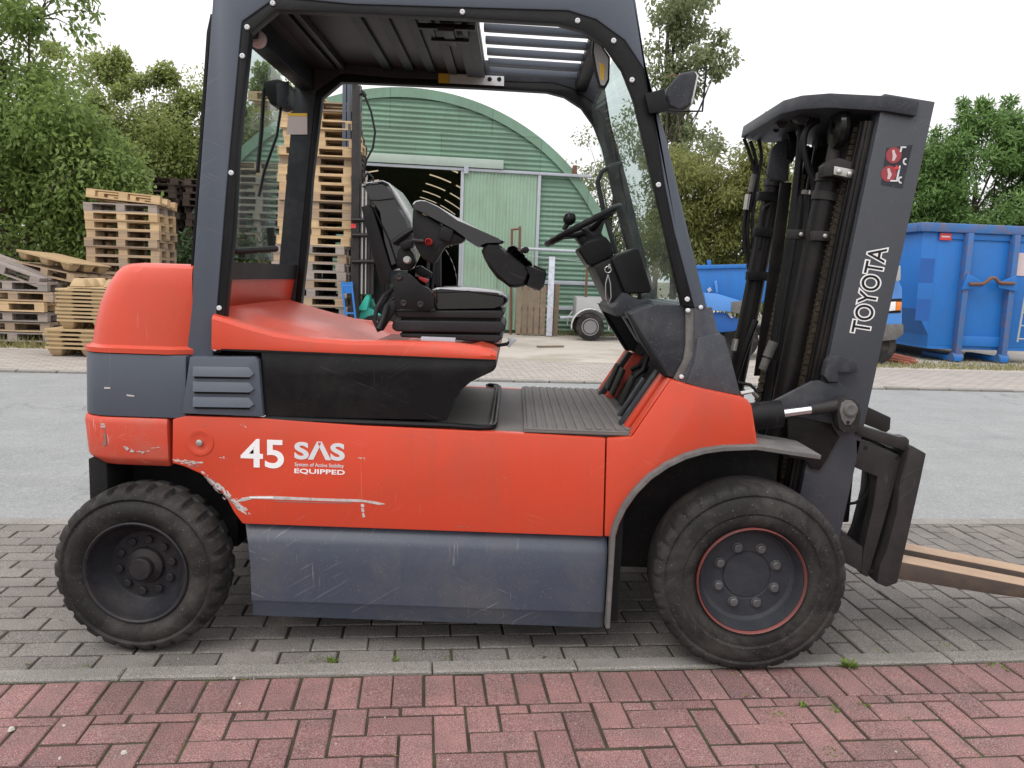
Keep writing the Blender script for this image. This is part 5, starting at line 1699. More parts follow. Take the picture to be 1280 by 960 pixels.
# ================================================================== HALL
HA = math.radians(9)
HO = Vector((0.4, 19.0, 0))
HU = Vector((math.cos(HA), math.sin(HA), 0))
HV = Vector((-math.sin(HA), math.cos(HA), 0))
HC, HZ, HR = -2.90, 0.155, 5.22


def hl(u, z, d=0.0):
    return HO + HU * u + HV * d + Vector((0, 0, z))


HALL = thing('storage_hall', 'round-roofed green corrugated metal hall with an open sliding door', 'building', hl(HC, 0, 6))
ORG = hl(HC, 0, 6)
D0, D1, DT = -4.15, -1.71, 3.70                    # door opening

# gable: real horizontal corrugation, sheet by sheet
def halfw(z):
    return math.sqrt(max(0.0, HR ** 2 - (z - HZ) ** 2)) if z > HZ else HR


def gable(u0f, u1f, z0, z1, mb, per=0.112, amp=0.016, ns=6):
    nz = int((z1 - z0) / per * ns) + 1
    prev = None
    for i in range(nz + 1):
        z = min(z1, z0 + i * per / ns)
        d = amp * math.sin(2 * math.pi * z / per)
        a, b = u0f(z), u1f(z)
        cur = (hl(a, z, d), hl(b, z, d))
        if prev:
            mb.add([prev[0], prev[1], cur[1], cur[0]], [(0, 1, 2, 3)])
        prev = cur


mb = MB()
gable(lambda z: D1, lambda z: HC + halfw(z), 0.0, DT, mb)
mb.build('gable_sheet', MT['hall'], HALL, ang=80)
mb = MB()
gable(lambda z: HC - halfw(z), lambda z: D0, 0.0, DT, mb)
mb.build('gable_sheet', MT['hall'], HALL, ang=80)
mb = MB()
gable(lambda z: HC - halfw(z), lambda z: HC + halfw(z), DT, HZ + HR - 0.01, mb)
mb.build('gable_sheet', MT['hall'], HALL, ang=80)
# (the right-hand sheets reach out to the arch)
for o in HALL.children:
    pass
HALL_FIX = True


def arcp(r, a, d):
    return hl(HC + r * math.cos(a), HZ + r * math.sin(a), d)


# arched shell with translucent strips across it
depth, NA = 48.0, 72
ds = [0.0]
sky_rows = []
d = 1.0
while d < depth - 1:
    ds += [d, d + 0.4]
    sky_rows.append((d, d + 0.4))
    d += 3.3
ds.append(depth)
sh, pn = MB(), MB()
for k in range(len(ds) - 1):
    for i in range(NA):
        a0, a1 = math.pi * i / NA, math.pi * (i + 1) / NA
        deg = math.degrees((a0 + a1) / 2)
        q = [arcp(HR, a0, ds[k]), arcp(HR, a1, ds[k]), arcp(HR, a1, ds[k + 1]), arcp(HR, a0, ds[k + 1])]
        isk = (ds[k], ds[k + 1]) in sky_rows and (38 < deg < 52 or 55 < deg < 66 or 68 < deg < 78 or 100 < deg < 112 or 116 < deg < 140)
        (pn if isk else sh).add(q, [(0, 1, 2, 3)])
sh.build('roof_shell', MT['hall'], HALL, ang=60)


def translucent(name, col):
    m, t, b = new_mat(name)
    tr = t.nodes.new('ShaderNodeBsdfTranslucent')
    tr.inputs[0].default_value = (*col, 1)
    t.nodes.remove(b)
    t.links.new(tr.outputs[0], t.nodes['Material Output'].inputs['Surface'])
    return m


pn.build('skylight', translucent('translucent_sheet', (0.28, 0.235, 0.16)), HALL, ang=60, kind="stuff")
mb = MB()
for i in range(NA):
    a0, a1 = math.pi * i / NA, math.pi * (i + 1) / NA
    ro, ri = HR + 0.03, HR - 0.02
    mb.add([arcp(ro, a0, -0.06), arcp(ro, a1, -0.06), arcp(ro, a1, 0.3), arcp(ro, a0, 0.3), arcp(ri - 0.16, a0, -0.06), arcp(ri - 0.16, a1, -0.06), arcp(ri - 0.16, a1, -0.035), arcp(ri - 0.16, a0, -0.035)],
           [(0, 1, 2, 3), (0, 4, 5, 1), (4, 7, 6, 5)])
mb.build('verge_trim', MT['hall'], HALL, ang=30)
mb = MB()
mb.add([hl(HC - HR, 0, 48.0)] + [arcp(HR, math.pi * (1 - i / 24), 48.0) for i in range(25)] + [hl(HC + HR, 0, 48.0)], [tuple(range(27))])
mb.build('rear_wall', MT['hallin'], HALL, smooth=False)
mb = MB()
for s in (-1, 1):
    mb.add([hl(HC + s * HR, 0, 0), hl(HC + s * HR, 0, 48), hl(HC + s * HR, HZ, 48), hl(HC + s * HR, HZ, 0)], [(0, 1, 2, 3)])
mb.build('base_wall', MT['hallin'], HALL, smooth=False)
MB().add([hl(HC - HR, 0.004, 0.1), hl(HC + HR, 0.004, 0.1), hl(HC + HR, 0.004, 48), hl(HC - HR, 0.004, 48)], [(0, 1, 2, 3)]).build('floor', MT['yard'], HALL, smooth=False)


def hbox(mb, u0, u1, z0, z1, d0, d1):
    vs = [hl(u0, z0, d0), hl(u1, z0, d0), hl(u1, z0, d1), hl(u0, z0, d1), hl(u0, z1, d0), hl(u1, z1, d0), hl(u1, z1, d1), hl(u0, z1, d1)]
    return mb.add(vs, [(0, 3, 2, 1), (4, 5, 6, 7), (0, 1, 5, 4), (1, 2, 6, 5), (2, 3, 7, 6), (3, 0, 4, 7)])


# canopy strip, sliding rail
hbox(MB(), -5.2, -0.80, 3.74, 3.94, -0.16, -0.02).build('door_canopy', MT['halltrim'], HALL, bevel=0.01)
hbox(MB(), -5.2, 1.28, 3.66, 3.725, -0.13, -0.03).build('sliding_rail', MT['galv'], HALL, bevel=0.01)
hbox(MB(), -1.70, -1.60, 3.60, 3.76, -0.17, -0.131).build('rail_hanger', MT['galv'], HALL)
hbox(MB(), 0.83, 0.93, 3.70, 3.92, -0.12, -0.03).build('rail_stop', MT['rust'], HALL, bevel=0.01)
# door leaf with vertical corrugation
def vdoor(u0, u1, z0, z1, d, mat, name, parent, per=0.078, amp=0.011):
    mb = MB()
    prev = None
    n = int((u1 - u0) / per * 6)
    for i in range(n + 1):
        u = u0 + (u1 - u0) * i / n
        dd = d + amp * math.sin(2 * math.pi * u / per)
        cur = (hl(u, z0, dd), hl(u, z1, dd))
        if prev:
            mb.add([prev[0], cur[0], cur[1], prev[1]], [(0, 1, 2, 3)])
        prev = cur
    return mb.build(name, mat, parent, ang=80)


door = vdoor(-1.70, 0.02, 0.08, 3.66, -0.08, MT['halllight'], 'sliding_door', HALL)
for u in (-1.76, 0.02):
    hbox(MB(), u, u + 0.07, 0.06, 3.66, -0.115, -0.05).build('door_edge', MT['galv'], door, bevel=0.005)
vdoor(-1.66, -0.88, 0.10, 2.02, -0.12, MT['halllight'], 'wicket_door', door)
hbox(MB(), -1.70, -1.66, 0.08, 2.06, -0.14, -0.10).build('wicket_edge', MT['galv'], door)
hbox(MB(), -1.62, -1.50, 0.98, 1.02, -0.18, -0.13).build('handle', MT['dark'], door)
for z in (0.62, 1.22):
    hbox(MB(), 0.10, HC + HR - 0.15, z - 0.045, z + 0.045, -0.055, -0.018).build('wall_rail', MT['bluepale'] if 'bluepale' in MT else MT['galv'], HALL, bevel=0.008)
ORG = Vector((0, 0, 0))

# things in the dark hall
for (u, d, w, h, mt_, lab) in ((-1.95, 3.0, 0.10, 1.6, 'galv', None),):
    pass

# ================================================================== PALLETS
def pallet_proto(kind):
    """flat wooden pallet 1.2 x 0.8 m: boards, blocks, runners"""
    r = thing('wooden_pallet', 'pallet', 'pallet')
    m = MT[kind]
    cache = {}

    def pc(name, w, d, h, x, y, z):
        key = (round(w, 3), round(d, 3), round(h, 3))
        if key not in cache:
            q = MB().box((-w / 2, -d / 2, -h / 2), (w / 2, d / 2, h / 2))
            o = q.build(name, m, r, smooth=False)
            cache[key] = o.data
        else:
            o = link(name, cache[key], r)
        o.location = (x, y, z)
    for y, w in ((-0.3275, 0.145), (-0.19, 0.10), (0, 0.145), (0.19, 0.10), (0.3275, 0.145)):
        pc('deck_board', 1.2, w, 0.022, 0, y, 0.133)
    for x in (-0.5275, 0, 0.5275):
        pc('stringer_board', 0.145, 0.8, 0.0218, x, 0, 0.111)
        for y, w in ((-0.3475, 0.10), (0, 0.145), (0.3475, 0.10)):
            pc('block', 0.1448, w, 0.078, x, y, 0.061)
    for y, w in ((-0.3475, 0.10), (0, 0.145), (0.3475, 0.10)):
        pc('bottom_board', 1.2, w, 0.022, 0, y, 0.011)
    return r


def molded_proto():
    r = thing('fibre_pallet', 'pallet', 'pallet')
    m = MT['pressed']
    mb = MB().flat([(-0.6, -0.37), (-0.57, -0.4), (0.57, -0.4), (0.6, -0.37), (0.6, 0.37), (0.57, 0.4), (-0.57, 0.4), (-0.6, 0.37)], 0.118, 0.135)
    mb.flat([(-0.6, -0.37), (-0.57, -0.4), (0.57, -0.4), (0.6, -0.37), (0.59, -0.37), (0.565, -0.392), (-0.565, -0.392), (-0.59, -0.37)], 0.106, 0.1179)
    mb.build('deck', m, r, smooth=False)
    f = MB().rings([[(sx * 0.065, sy * 0.065, 0.0) for sx, sy in ((-1, -1), (1, -1), (1, 1), (-1, 1))], [(sx * 0.11, sy * 0.11, 0.1178) for sx, sy in ((-1, -1), (1, -1), (1, 1), (-1, 1))]])
    me = None
    for x in (-0.46, 0, 0.46):
        for y in (-0.28, 0, 0.28):
            if me is None:
                o = f.build('foot', m, r, bevel=0.012, seg=1)
                me = o.data
            else:
                o = link('foot', me, r)
            o.location = (x, y, 0)
    return r


ORD = ['topmost', 'second', 'third', 'fourth', 'fifth', 'sixth', 'seventh', 'eighth', 'ninth', 'tenth', 'eleventh', 'twelfth', 'thirteenth', 'fourteenth', 'fifteenth']


def place_word(i, n):
    """where pallet i (0 = lowest) lies among n"""
    if i == 0:
        return 'lowest'
    if i == n - 1:
        return 'topmost'
    if i >= n / 2:
        return ORD[n - 1 - i] + ' from the top'
    return ORD[i] + ' from the ground'


PP = {k: pallet_proto(k) for k in ('wood_l', 'wood_m', 'wood_g', 'wood_d')}
PP['pressed'] = molded_proto()
used = set()


def put(kind, x, y, z, rz=0.0, rx=0.0, ry=0.0, label='', group=''):
    o = PP[kind] if kind not in used else copy_tree(PP[kind])
    used.add(kind)
    o.location = (x, y, z)
    o.rotation_euler = (rx, ry, rz)
    o['label'] = label
    o['group'] = group
    return o


def stack(kinds, x, y, z, rz, pitch, label, group, jx=0.02, jy=0.02, jr=0.02, lean=(0, 0), shift=None):
    for i, k in enumerate(kinds):
        dx, dy = (shift(i) if shift else (0, 0))
        put(k, x + random.gauss(0, jx) + lean[0] * i + dx, y + random.gauss(0, jy) + lean[1] * i + dy, z + i * pitch, rz + random.gauss(0, jr), 0, 0, label(i, len(kinds)), group)


# tall stack behind the cab (27 high)
pick = {0: 'wood_m', 1: 'wood_g', 2: 'wood_g', 3: 'wood_m', 4: 'wood_g', 5: 'wood_m', 6: 'wood_g', 7: 'wood_m', 8: 'wood_g', 9: 'wood_g', 10: 'wood_m', 11: 'wood_g'}
kinds = [pick.get(i, random.choice(['wood_l', 'wood_l', 'wood_l', 'wood_m'])) for i in range(28)]
kinds[-1] = 'wood_m'
kinds[-3] = 'wood_l'


def tall_label(i, n):
    return ('greyish' if i < 12 else 'pale') + ' pallet of the tall stack behind the cab, ' + place_word(i, n)


stack(kinds, -3.38, 13.9, 0.0, 0.06, 0.1442, tall_label, 'pallets of the tall stack', 0.025, 0.02, 0.012, shift=lambda i: ((-0.12 if i < 12 else 0.0) + (0.07 if i > 22 else 0), 0))
def back_label(i, n):
    return 'dark pallet of the hidden stack added to darken the gaps of the tall stack, ' + place_word(i, n)


stack(['wood_d'] * 27, -3.45, 14.85, 0.0, 0.06, 0.1442, back_label, 'pallets of the added dark stack behind the tall one', 0.03, 0.02, 0.015)  # mostly hidden stack, added so the openings of the one in front look dark
put('wood_l', -3.9, 14.0, 28 * 0.1442, 0.06, 0, 0, 'loose pallet lying shifted on top of the tall stack', 'pallets of the tall stack')

# stack with a tilted pallet on top, behind the counterweight
kinds = [random.choice(['wood_g', 'wood_m', 'wood_m', 'wood_l']) for _ in range(16)]
kinds[-2], kinds[-3], kinds[-4], kinds[-1] = 'wood_l', 'wood_l', 'wood_m', 'wood_g'
stack(kinds, -6.62, 13.95, 0.0, 0.05, 0.1442, lambda i, n: 'wooden pallet of the middle stack behind the counterweight, ' + place_word(i, n), 'pallets of the middle stack', 0.02, 0.02, 0.012)
put('wood_l', -6.58, 13.95, 16 * 0.1442 + 0.16, 0.05, math.radians(176), math.radians(4), 'pale upturned pallet tilted on top of the middle stack', 'pallets of the middle stack')
o = put('wood_m', -6.55, 14.9, 15 * 0.1442 - 1.3, 0.05, 0, 0, 'wooden pallet leaning behind the middle stack', 'pallets of the middle stack')
o.rotation_euler = (math.radians(80), 0, 0.05)

# leaning pile at the left edge
kinds = ['wood_g', 'wood_m', 'wood_g', 'wood_l', 'wood_m', 'wood_g']
stack(kinds, -7.82, 12.75, 0.06, 0.06, 0.158, lambda i, n: 'weathered level pallet of the pile at the left edge, ' + place_word(i, n), 'pallets of the left pile', 0.03, 0.03, 0.02)
put('wood_g', -7.95, 12.75, 6 * 0.158 + 0.16, 0.05, 0, math.radians(19), 'grey pallet sliding down sideways on the left edge pile', 'pallets of the left pile')
put('pressed', -7.35, 13.1, 1.24, -0.35, math.radians(-3), math.radians(9), 'brown pressed fibre pallet tilted flat on the left edge pile', 'pallets of the left pile')
put('wood_m', -7.40, 13.2, 1.06, -0.3, math.radians(-2), math.radians(8), 'weathered pallet tilted right under the fibre pallet on the left edge pile', 'pallets of the left pile')
put('wood_m', -7.30, 13.4, 0.90, -0.1, 0, math.radians(2), 'weathered pallet wedged between the left pile and the fibre stacks', 'pallets of the left pile')

# nested fibre pallets by the kerb
for i in range(5):
    put('pressed', -5.98 + random.gauss(0, 0.01), 11.55, i * 0.062, 0.03 + random.gauss(0, 0.01), 0, 0, 'brown fibre pallet of the lower nested stack by the kerb, ' + place_word(i, 5), 'nested fibre pallets')
zb_ = 4 * 0.062 + 0.135
for i in range(9):
    put('pressed', -5.83 + random.gauss(0, 0.012), 11.6, zb_ + i * 0.054, 0.03 + random.gauss(0, 0.012), 0, 0, 'brown fibre pallet of the upper nested stack by the kerb, ' + place_word(i, 9), 'nested fibre pallets')
put('pressed', -5.66, 11.6, zb_ + 8 * 0.054 + 0.135 * 2 + 0.01, 0.05, math.radians(180), 0, 'upturned fibre pallet with its feet up on the nested stack', 'nested fibre pallets')

# dark stacks farther back
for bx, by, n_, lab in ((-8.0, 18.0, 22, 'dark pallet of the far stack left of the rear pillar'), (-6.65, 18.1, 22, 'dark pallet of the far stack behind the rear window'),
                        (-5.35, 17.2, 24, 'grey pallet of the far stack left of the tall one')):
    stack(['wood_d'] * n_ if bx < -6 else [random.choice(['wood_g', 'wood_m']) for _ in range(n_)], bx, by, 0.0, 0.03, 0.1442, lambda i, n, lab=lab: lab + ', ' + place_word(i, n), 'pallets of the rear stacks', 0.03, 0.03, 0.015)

# ================================================================== OTHER FORKLIFT
BF = thing('forklift', 'teal forklift standing with raised mast beside the tall pallet stack', 'forklift', (-2.4, 13.6, 0))
ORG = Vector((-2.4, 13.6, 0))
YB = 13.4


def bplate(name, pts, Y, th, mat, parent=BF, bevel=0.01):
    return MB().prism(poly(pts, Y), Y, Y + th).build(name, mat, parent, bevel=bevel)


def bpole(name, x, y0, y1, Y, w, th, mat):
    a, b = at(x, y0, Y), at(x + (y1 - y0) * -0.008, y1, Y)
    return MB().box((a.x - w / 2, Y, b.z), (a.x + w / 2, Y + th, a.z)).build(name, mat, BF, bevel=0.006)


zg = 0.12
def rail_box(name, x0, x1, ytop, Y, th, mat, z0=zg):
    a, b = at(x0, ytop, Y), at(x1, ytop, Y)
    return MB().box((a.x, Y, z0), (b.x, Y + th, a.z)).build(name, mat, BF, bevel=0.008)


rail_box('mast_rail', 440, 450, 106, YB, 0.14, MT['steel'])
rail_box('mast_rail', 441, 451, 106, YB + 0.75, 0.14, MT['steel'])
rail_box('inner_mast', 428, 433, 94, YB + 0.1, 0.10, MT['galvblue'] if 'galvblue' in MT else MT['guard'], z0=3.3)
rail_box('inner_mast', 434, 439, 94, YB + 0.1, 0.10, MT['guard'], z0=3.3)
a, b = at(428, 96, YB + 0.1), at(439, 185, YB + 0.1)
MB().box((a.x, YB + 0.21, b.z), (b.x, YB + 0.23, a.z)).build('mast_plate', MT['steel'], BF)
a = at(444, 108, YB + 0.05)
MB().lathe([(0.0, -0.08), (0.05, -0.07), (0.055, 0), (0.05, 0.12), (0.0, 0.13)], (a.x, YB + 0.05, a.z), axis='z', n=14).build('mast_cap', MT['steel'], BF)
for y in (275, 294, 327):
    a, b = at(440, y, YB - 0.02), at(474, y, YB - 0.02)
    MB().tube([a, b], 0.035, 8).build('mast_tie', MT['grease'], BF)
for x, yt in ((453, 230), (458, 214), (462, 225), (466, 250), (456, 260)):
    a = at(x, yt, YB + 0.1)
    MB().tube([(a.x, YB + 0.1, 0.95), (a.x, YB + 0.1, a.z)], 0.03 if x != 458 else 0.022, 8).build('lift_cylinder', MT['steel'] if x not in (458, 453) else MT['zinc'], BF)
MB().tube([at(452, 113, YB), at(457, 122, YB), at(464, 140, YB), at(469, 165, YB), at(466, 185, YB), at(458, 200, YB), at(455, 215, YB)], 0.018, 8).build('hose', MT['blackpl'], BF)
MB().tube([at(450, 118, YB), at(454, 116, YB), at(456, 120, YB)], 0.04, 8).build('hose_guide', MT['blackpl'], BF)
MB().tube([at(452, 225, YB), at(460, 216, YB), at(466, 222, YB), at(468, 240, YB)], 0.02, 8).build('hose', MT['blackpl'], BF)
a = at(441, 282, YB - 0.002)
MB().box((a.x - 0.03, YB - 0.004, a.z - 0.04), (a.x + 0.05, YB - 0.001, a.z + 0.03)).build('warning_sticker', MT['redplastic'], BF)
# body: teal fenders, dark counterweight, wheels, overhead guard
bplate('body', [(455, 374), (458, 384), (469, 388), (480, 397), (484, 412), (470, 430), (452, 428), (448, 400)], YB + 0.25, 0.9, MT['teal'], bevel=0.03)
bplate('front_fender', [(446, 388), (461, 363), (462, 372), (458, 388)], YB + 0.1, 0.2, MT['teal'], bevel=0.015)
bplate('seat_side', [(468, 372), (462, 340), (472, 330), (485, 345), (492, 372), (488, 395), (470, 390)], YB + 0.3, 0.7, MT['blackpl'], bevel=0.03)
bplate('counterweight', [(484, 385), (520, 375), (532, 390), (532, 425), (484, 428)], YB + 0.2, 1.0, MT['dark'], bevel=0.05)
for x, r, yy in ((-2.36, 0.30, YB + 0.15), (-1.45, 0.24, YB + 0.2)):
    for dy in (0, 0.85):
        MB().lathe([(0.05, 0), (r * 0.6, 0.0), (r * 0.62, 0.02), (r * 0.93, 0.01), (r, 0.05), (r, 0.16), (r * 0.6, 0.2)], (x, yy + dy, r), n=28).build('wheel', MT['rubber'], BF)
for x in (-2.2, -1.5):
    for dy in (0.25, 1.1):
        MB().tube([(x, YB + dy, 0.9), (x + 0.04, YB + dy, 2.05)], 0.03, 6).build('guard_post', MT['blackpl'], BF)
MB().box((-2.22, YB + 0.22, 2.05), (-1.4, YB + 1.13, 2.09)).build('guard_roof', MT['blackpl'], BF)
ORG = Vector((0, 0, 0))

# blue hand truck leaning on the tall stack
p0 = at(433, 395, 13.2)
HT = thing('hand_truck', 'blue hand truck leaning against the tall pallet stack', 'hand truck', (p0.x, 13.2, 0))
ORG = Vector((p0.x, 13.2, 0))
bz = 0.12
for dx in (0.0, 0.16):
    MB().tube([(p0.x + dx + 0.06, 13.12, bz), (p0.x + dx - 0.10, 13.28, 1.15)], 0.017, 8).build('side_tube', MT['blue'], HT)
for t in (0.15, 0.5, 0.93):
    x = p0.x + 0.06 - 0.16 * t
    MB().tube([(x, 13.12 + 0.16 * t, bz + 1.03 * t), (x + 0.16, 13.12 + 0.16 * t, bz + 1.03 * t)], 0.014, 8).build('cross_tube', MT['blue'], HT)
MB().box((p0.x - 0.09, 13.2, 0.96), (p0.x + 0.09, 13.215, 1.14)).xf(Matrix.Translation((0, 0.06, 0))).build('back_plate', MT['blue'], HT)
MB().box((p0.x + 0.02, 12.95, 0.02), (p0.x + 0.27, 13.12, 0.03)).build('toe_plate', MT['blue'], HT)
for dx in (-0.02, 0.26):
    MB().lathe([(0.03, -0.02), (0.10, -0.02), (0.11, 0), (0.10, 0.02), (0.03, 0.02)], (p0.x + dx + 0.04, 13.2, 0.11), axis='x', n=20).build('wheel', MT['rubber'], HT)
ORG = Vector((0, 0, 0))

# ================================================================== BY THE HALL WALL
YW = 18.3
ga = [at(645, 420, YW), at(683, 420, YW), at(645, 356, YW)]
GT = thing('wooden_pallet', 'rotting grey wooden pallet standing upright against the hall wall', 'pallet', (0.42, YW, 0))
ORG = Vector((0.42, YW, 0))
xs_ = [644, 651.5, 659, 666.5, 674]
for i, x in enumerate(xs_):
    a, b = at(x, 420, YW), at(x + 6.6, 420, YW)
    MB().box((a.x, YW, 0.02), (b.x, YW + 0.022, at(x, 357 + random.uniform(-2, 2), YW).z)).build('board', MT['wood_old'], GT, bevel=0.004, seg=1)
for z in (0.06, 0.55, 1.02):
    a, b = at(644, 420, YW), at(683, 420, YW)
    MB().box((a.x, YW + 0.023, z), (b.x, YW + 0.10, z + 0.10)).build('runner', MT['wood_old'], GT, bevel=0.004, seg=1)
for x in (690.5,):
    a, b = at(690.5, 420, YW), at(697, 420, YW)
    MB().box((a.x, YW + 0.01, 0.02), (b.x, YW + 0.10, at(690, 355, YW).z)).build('board', MT['wood_old'], GT, bevel=0.004, seg=1)
a, b = at(682.5, 421, YW - 0.05), at(694.0, 321, YW - 0.05)
ORG = Vector((a.x, YW - 0.05, 0))
PT = thing('metal_post', 'flaking pale blue metal post leaning upright beside the old pallet', 'post', ORG)
MB().box((a.x, YW - 0.06, 0.0), (b.x, YW - 0.02, b.z)).build('post', MT['rustwhite'], PT, bevel=0.004)
MB().box((a.x - 0.02, YW - 0.07, 0.0), (b.x + 0.02, YW + 0.03, 0.012)).build('foot_plate', MT['rust'], PT, bevel=0.002)
ORG = Vector((0, 0, 0))
RK = thing('metal_rack', 'rusty tube rack with long horizontal bars beside the sliding door', 'rack', (0.2, 18.45, 0))
ORG = Vector((0.2, 18.45, 0))
for x, y in ((640, 286), (650, 283)):
    a = at(x, y, 18.45)
    MB().tube([(a.x + 0.05, 18.45, 0.0), (a.x, 18.45, a.z)], 0.028, 8).build('upright', MT['rust'], RK)
MB().tube([at(640, 287, 18.45), at(650, 286, 18.45)], 0.022, 8).build('cap_tube', MT['rust'], RK)
MB().tube([at(648, 310.5, 18.5), at(735, 315, 18.6)], 0.035, 8).build('cross_tube', MT['galv'], RK)
MB().tube([at(660, 319.5, 18.5), at(735, 328, 18.6)], 0.008, 6).build('cross_tube', MT['galv'], RK)
a = at(735, 312, 18.6)
MB().tube([(a.x, 18.6, 0.0), (a.x, 18.6, a.z)], 0.028, 8).build('upright', MT['rust'], RK)
ORG = Vector((0, 0, 0))
# timber offcut on the yard
g = gnd(688, 434)
tl = MB().box((-0.28, -0.05, 0.0), (0.28, 0.05, 0.03)).xf(Matrix.Translation(g) @ Matrix.Rotation(0.5, 4, 'Z'))
tb = tl.build('timber_board', MT['wood_old'])
tb['label'] = 'flat brown board lying on the yard before the old pallet'
tb['category'] = 'board'

# trailer
wc = gnd(737, 426)
MT['rimgrey'] = paint('grey_wheel_paint', (0.20, 0.20, 0.20), 0.5, 0.15, (0.08, 0.08, 0.08), 0.5, 12)
TR = thing('car_trailer', 'small grey sheet metal car trailer with pale mudguard by the hall wall', 'trailer', (wc.x, wc.y, 0))
ORG = Vector((wc.x, wc.y, 0))
r_ = 0.30
wx, wy = wc.x, wc.y
for dy in (0.0, 1.35):
    MB().lathe([(0.05, 0.02), (0.13, 0.03), (0.145, 0.0), (0.19, 0.012), (0.20, 0.0), (r_ * 0.95, 0.0), (r_, 0.03), (r_, 0.14), (0.2, 0.16)], (wx, wy + dy, r_), n=36).build('tyre', MT['rubber'], TR)
    MB().lathe([(0.0, 0.028), (0.05, 0.015), (0.06, 0.03), (0.14, 0.035), (0.19, 0.005)], (wx, wy + dy, r_), n=28).build('rim', MT['rimgrey'], TR)
    g_ = []
    for i in range(13):
        a = math.radians(-8 + 196 * i / 12)
        g_.append(Vector((wx + 0.40 * math.cos(a), r_ + 0.385 * math.sin(a))))
    strip(g_, 0.012, wy + dy - 0.03, wy + dy + 0.22).build('mudguard', MT['whitepaint'], TR, ang=40)
MB().box((wx - 0.30, wy + 0.24, 0.50), (wx + 2.1, wy + 1.30, 0.53)).build('floor', MT['galv'], TR)
for x0, x1, y0, y1 in ((-0.30, 2.1, 0.24, 0.265), (-0.30, 2.1, 1.275, 1.30), (-0.30, -0.275, 0.266, 1.274), (2.075, 2.1, 0.266, 1.274)):
    MB().box((wx + x0, wy + y0, 0.531), (wx + x1, wy + y1, 0.93)).build('side_board', MT['trailer'], TR, bevel=0.006)
MB().tube([(wx - 0.3, wy + 0.75, 0.46), (wx - 0.62, wy + 0.75, 0.44)], 0.035, 8).build('drawbar', MT['galv'], TR)
MB().tube([(wx, wy + 0.1, r_), (wx, wy + 1.4, r_)], 0.03, 8).build('axle', MT['dark'], TR)
MB().box((wx + 0.42, wy + 0.03, 0.42), (wx + 0.47, wy + 0.20, 0.47)).build('lamp', MT['orange'], TR)
ORG = Vector((0, 0, 0))

# ================================================================== ROLL-OFF CONTAINER
CA = math.radians(4)
c0 = gnd(1157, 450)
YCt = 15.35
c0 = at(1158, 440, YCt)
CO = Vector((c0.x, YCt, 0))
BX = thing('roll_off_container', 'blue steel roll-off waste container with rusty ribs and a ladder', 'container', CO)
ORG = CO
CU = Vector((math.cos(CA), math.sin(CA), 0))
CV = Vector((-math.sin(CA), math.cos(CA), 0))


def cpt(u, d, z):
    return CO + CU * u + CV * d + Vector((0, 0, z))


def cbox(u0, u1, d0, d1, z0, z1, mb=None):
    mb = mb or MB()
    vs = [cpt(u0, d0, z0), cpt(u1, d0, z0), cpt(u1, d1, z0), cpt(u0, d1, z0), cpt(u0, d0, z1), cpt(u1, d0, z1), cpt(u1, d1, z1), cpt(u0, d1, z1)]
    return mb.add(vs, [(0, 3, 2, 1), (4, 5, 6, 7), (0, 1, 5, 4), (1, 2, 6, 5), (2, 3, 7, 6), (3, 0, 4, 7)])


zt_c = at(1163, 290, YCt).z
zb_c = 0.235
Wc, Lc = 2.35, 5.6
# hollow tub: floor and four walls, long sides leaning a little
cbox(0.0, Wc, 0.0, Lc, zb_c, zb_c + 0.06).build('floor', MT['blue'], BX)
cbox(0.0, Wc, 0.0, 0.05, zb_c + 0.061, zt_c).build('front_wall', MT['blue'], BX, bevel=0.01)
cbox(0.0, Wc, Lc - 0.05, Lc, zb_c + 0.061, zt_c).build('rear_wall', MT['blue'], BX, bevel=0.01)
def side(u, s):
    mb = MB()
    th = 0.05 * s
    q = [(u - 0.28 * s, 0.95), (u - 0.0, zb_c + 0.20)]
    prof = [(u, zb_c + 0.061), (u, zb_c + 0.25), (u - 0.30 * s, zb_c + 0.75), (u - 0.30 * s, zt_c), (u - 0.30 * s + th, zt_c), (u - 0.30 * s + th, zb_c + 0.75), (u + th, zb_c + 0.25), (u + th, zb_c + 0.061)]
    rings = [[cpt(a, d, z) for a, z in prof] for d in (0.051, Lc - 0.051)]
    return mb.rings(rings)


side(0.0, 1).build('side_wall', MT['blue'], BX, bevel=0.008)
side(Wc, -1).build('side_wall', MT['blue'], BX, bevel=0.008)
# front wings that close the wider side walls, the corner panel is a bit darker
for u0, u1 in ((-0.30, -0.001), (Wc + 0.001, Wc + 0.30)):
    m_ = MB()
    s = -1 if u0 < 0 else 1
    ub, ue = (0.0, u0) if s < 0 else (Wc, u1)
    pr = [(ub, zb_c + 0.25), (ue, zb_c + 0.75), (ue, zt_c), (ub, zt_c)]
    m_.rings([[cpt(a, d, z) for a, z in pr] for d in (0.0, 0.05)]).build('front_wing', MT['blue'], BX, bevel=0.004)
rim = MB()
cbox(-0.40, Wc + 0.40, -0.09, 0.06, zt_c, zt_c + 0.17, rim)
rim.build('top_rail', MT['rustblue'], BX, bevel=0.03)
cbox(-0.40, -0.22, 0.0601, Lc, zt_c + 0.001, zt_c + 0.17).build('top_rail', MT['rustblue'], BX, bevel=0.03)
cbox(Wc + 0.22, Wc + 0.40, 0.0601, Lc, zt_c + 0.001, zt_c + 0.17).build('top_rail', MT['rustblue'], BX, bevel=0.03)
cbox(-0.2199, Wc + 0.2199, Lc - 0.1, Lc, zt_c + 0.001, zt_c + 0.17).build('top_rail', MT['rustblue'], BX, bevel=0.03)
r1, r2 = at(1207, 350, YCt - 0.1).x - CO.x, at(1268, 350, YCt - 0.1).x - CO.x
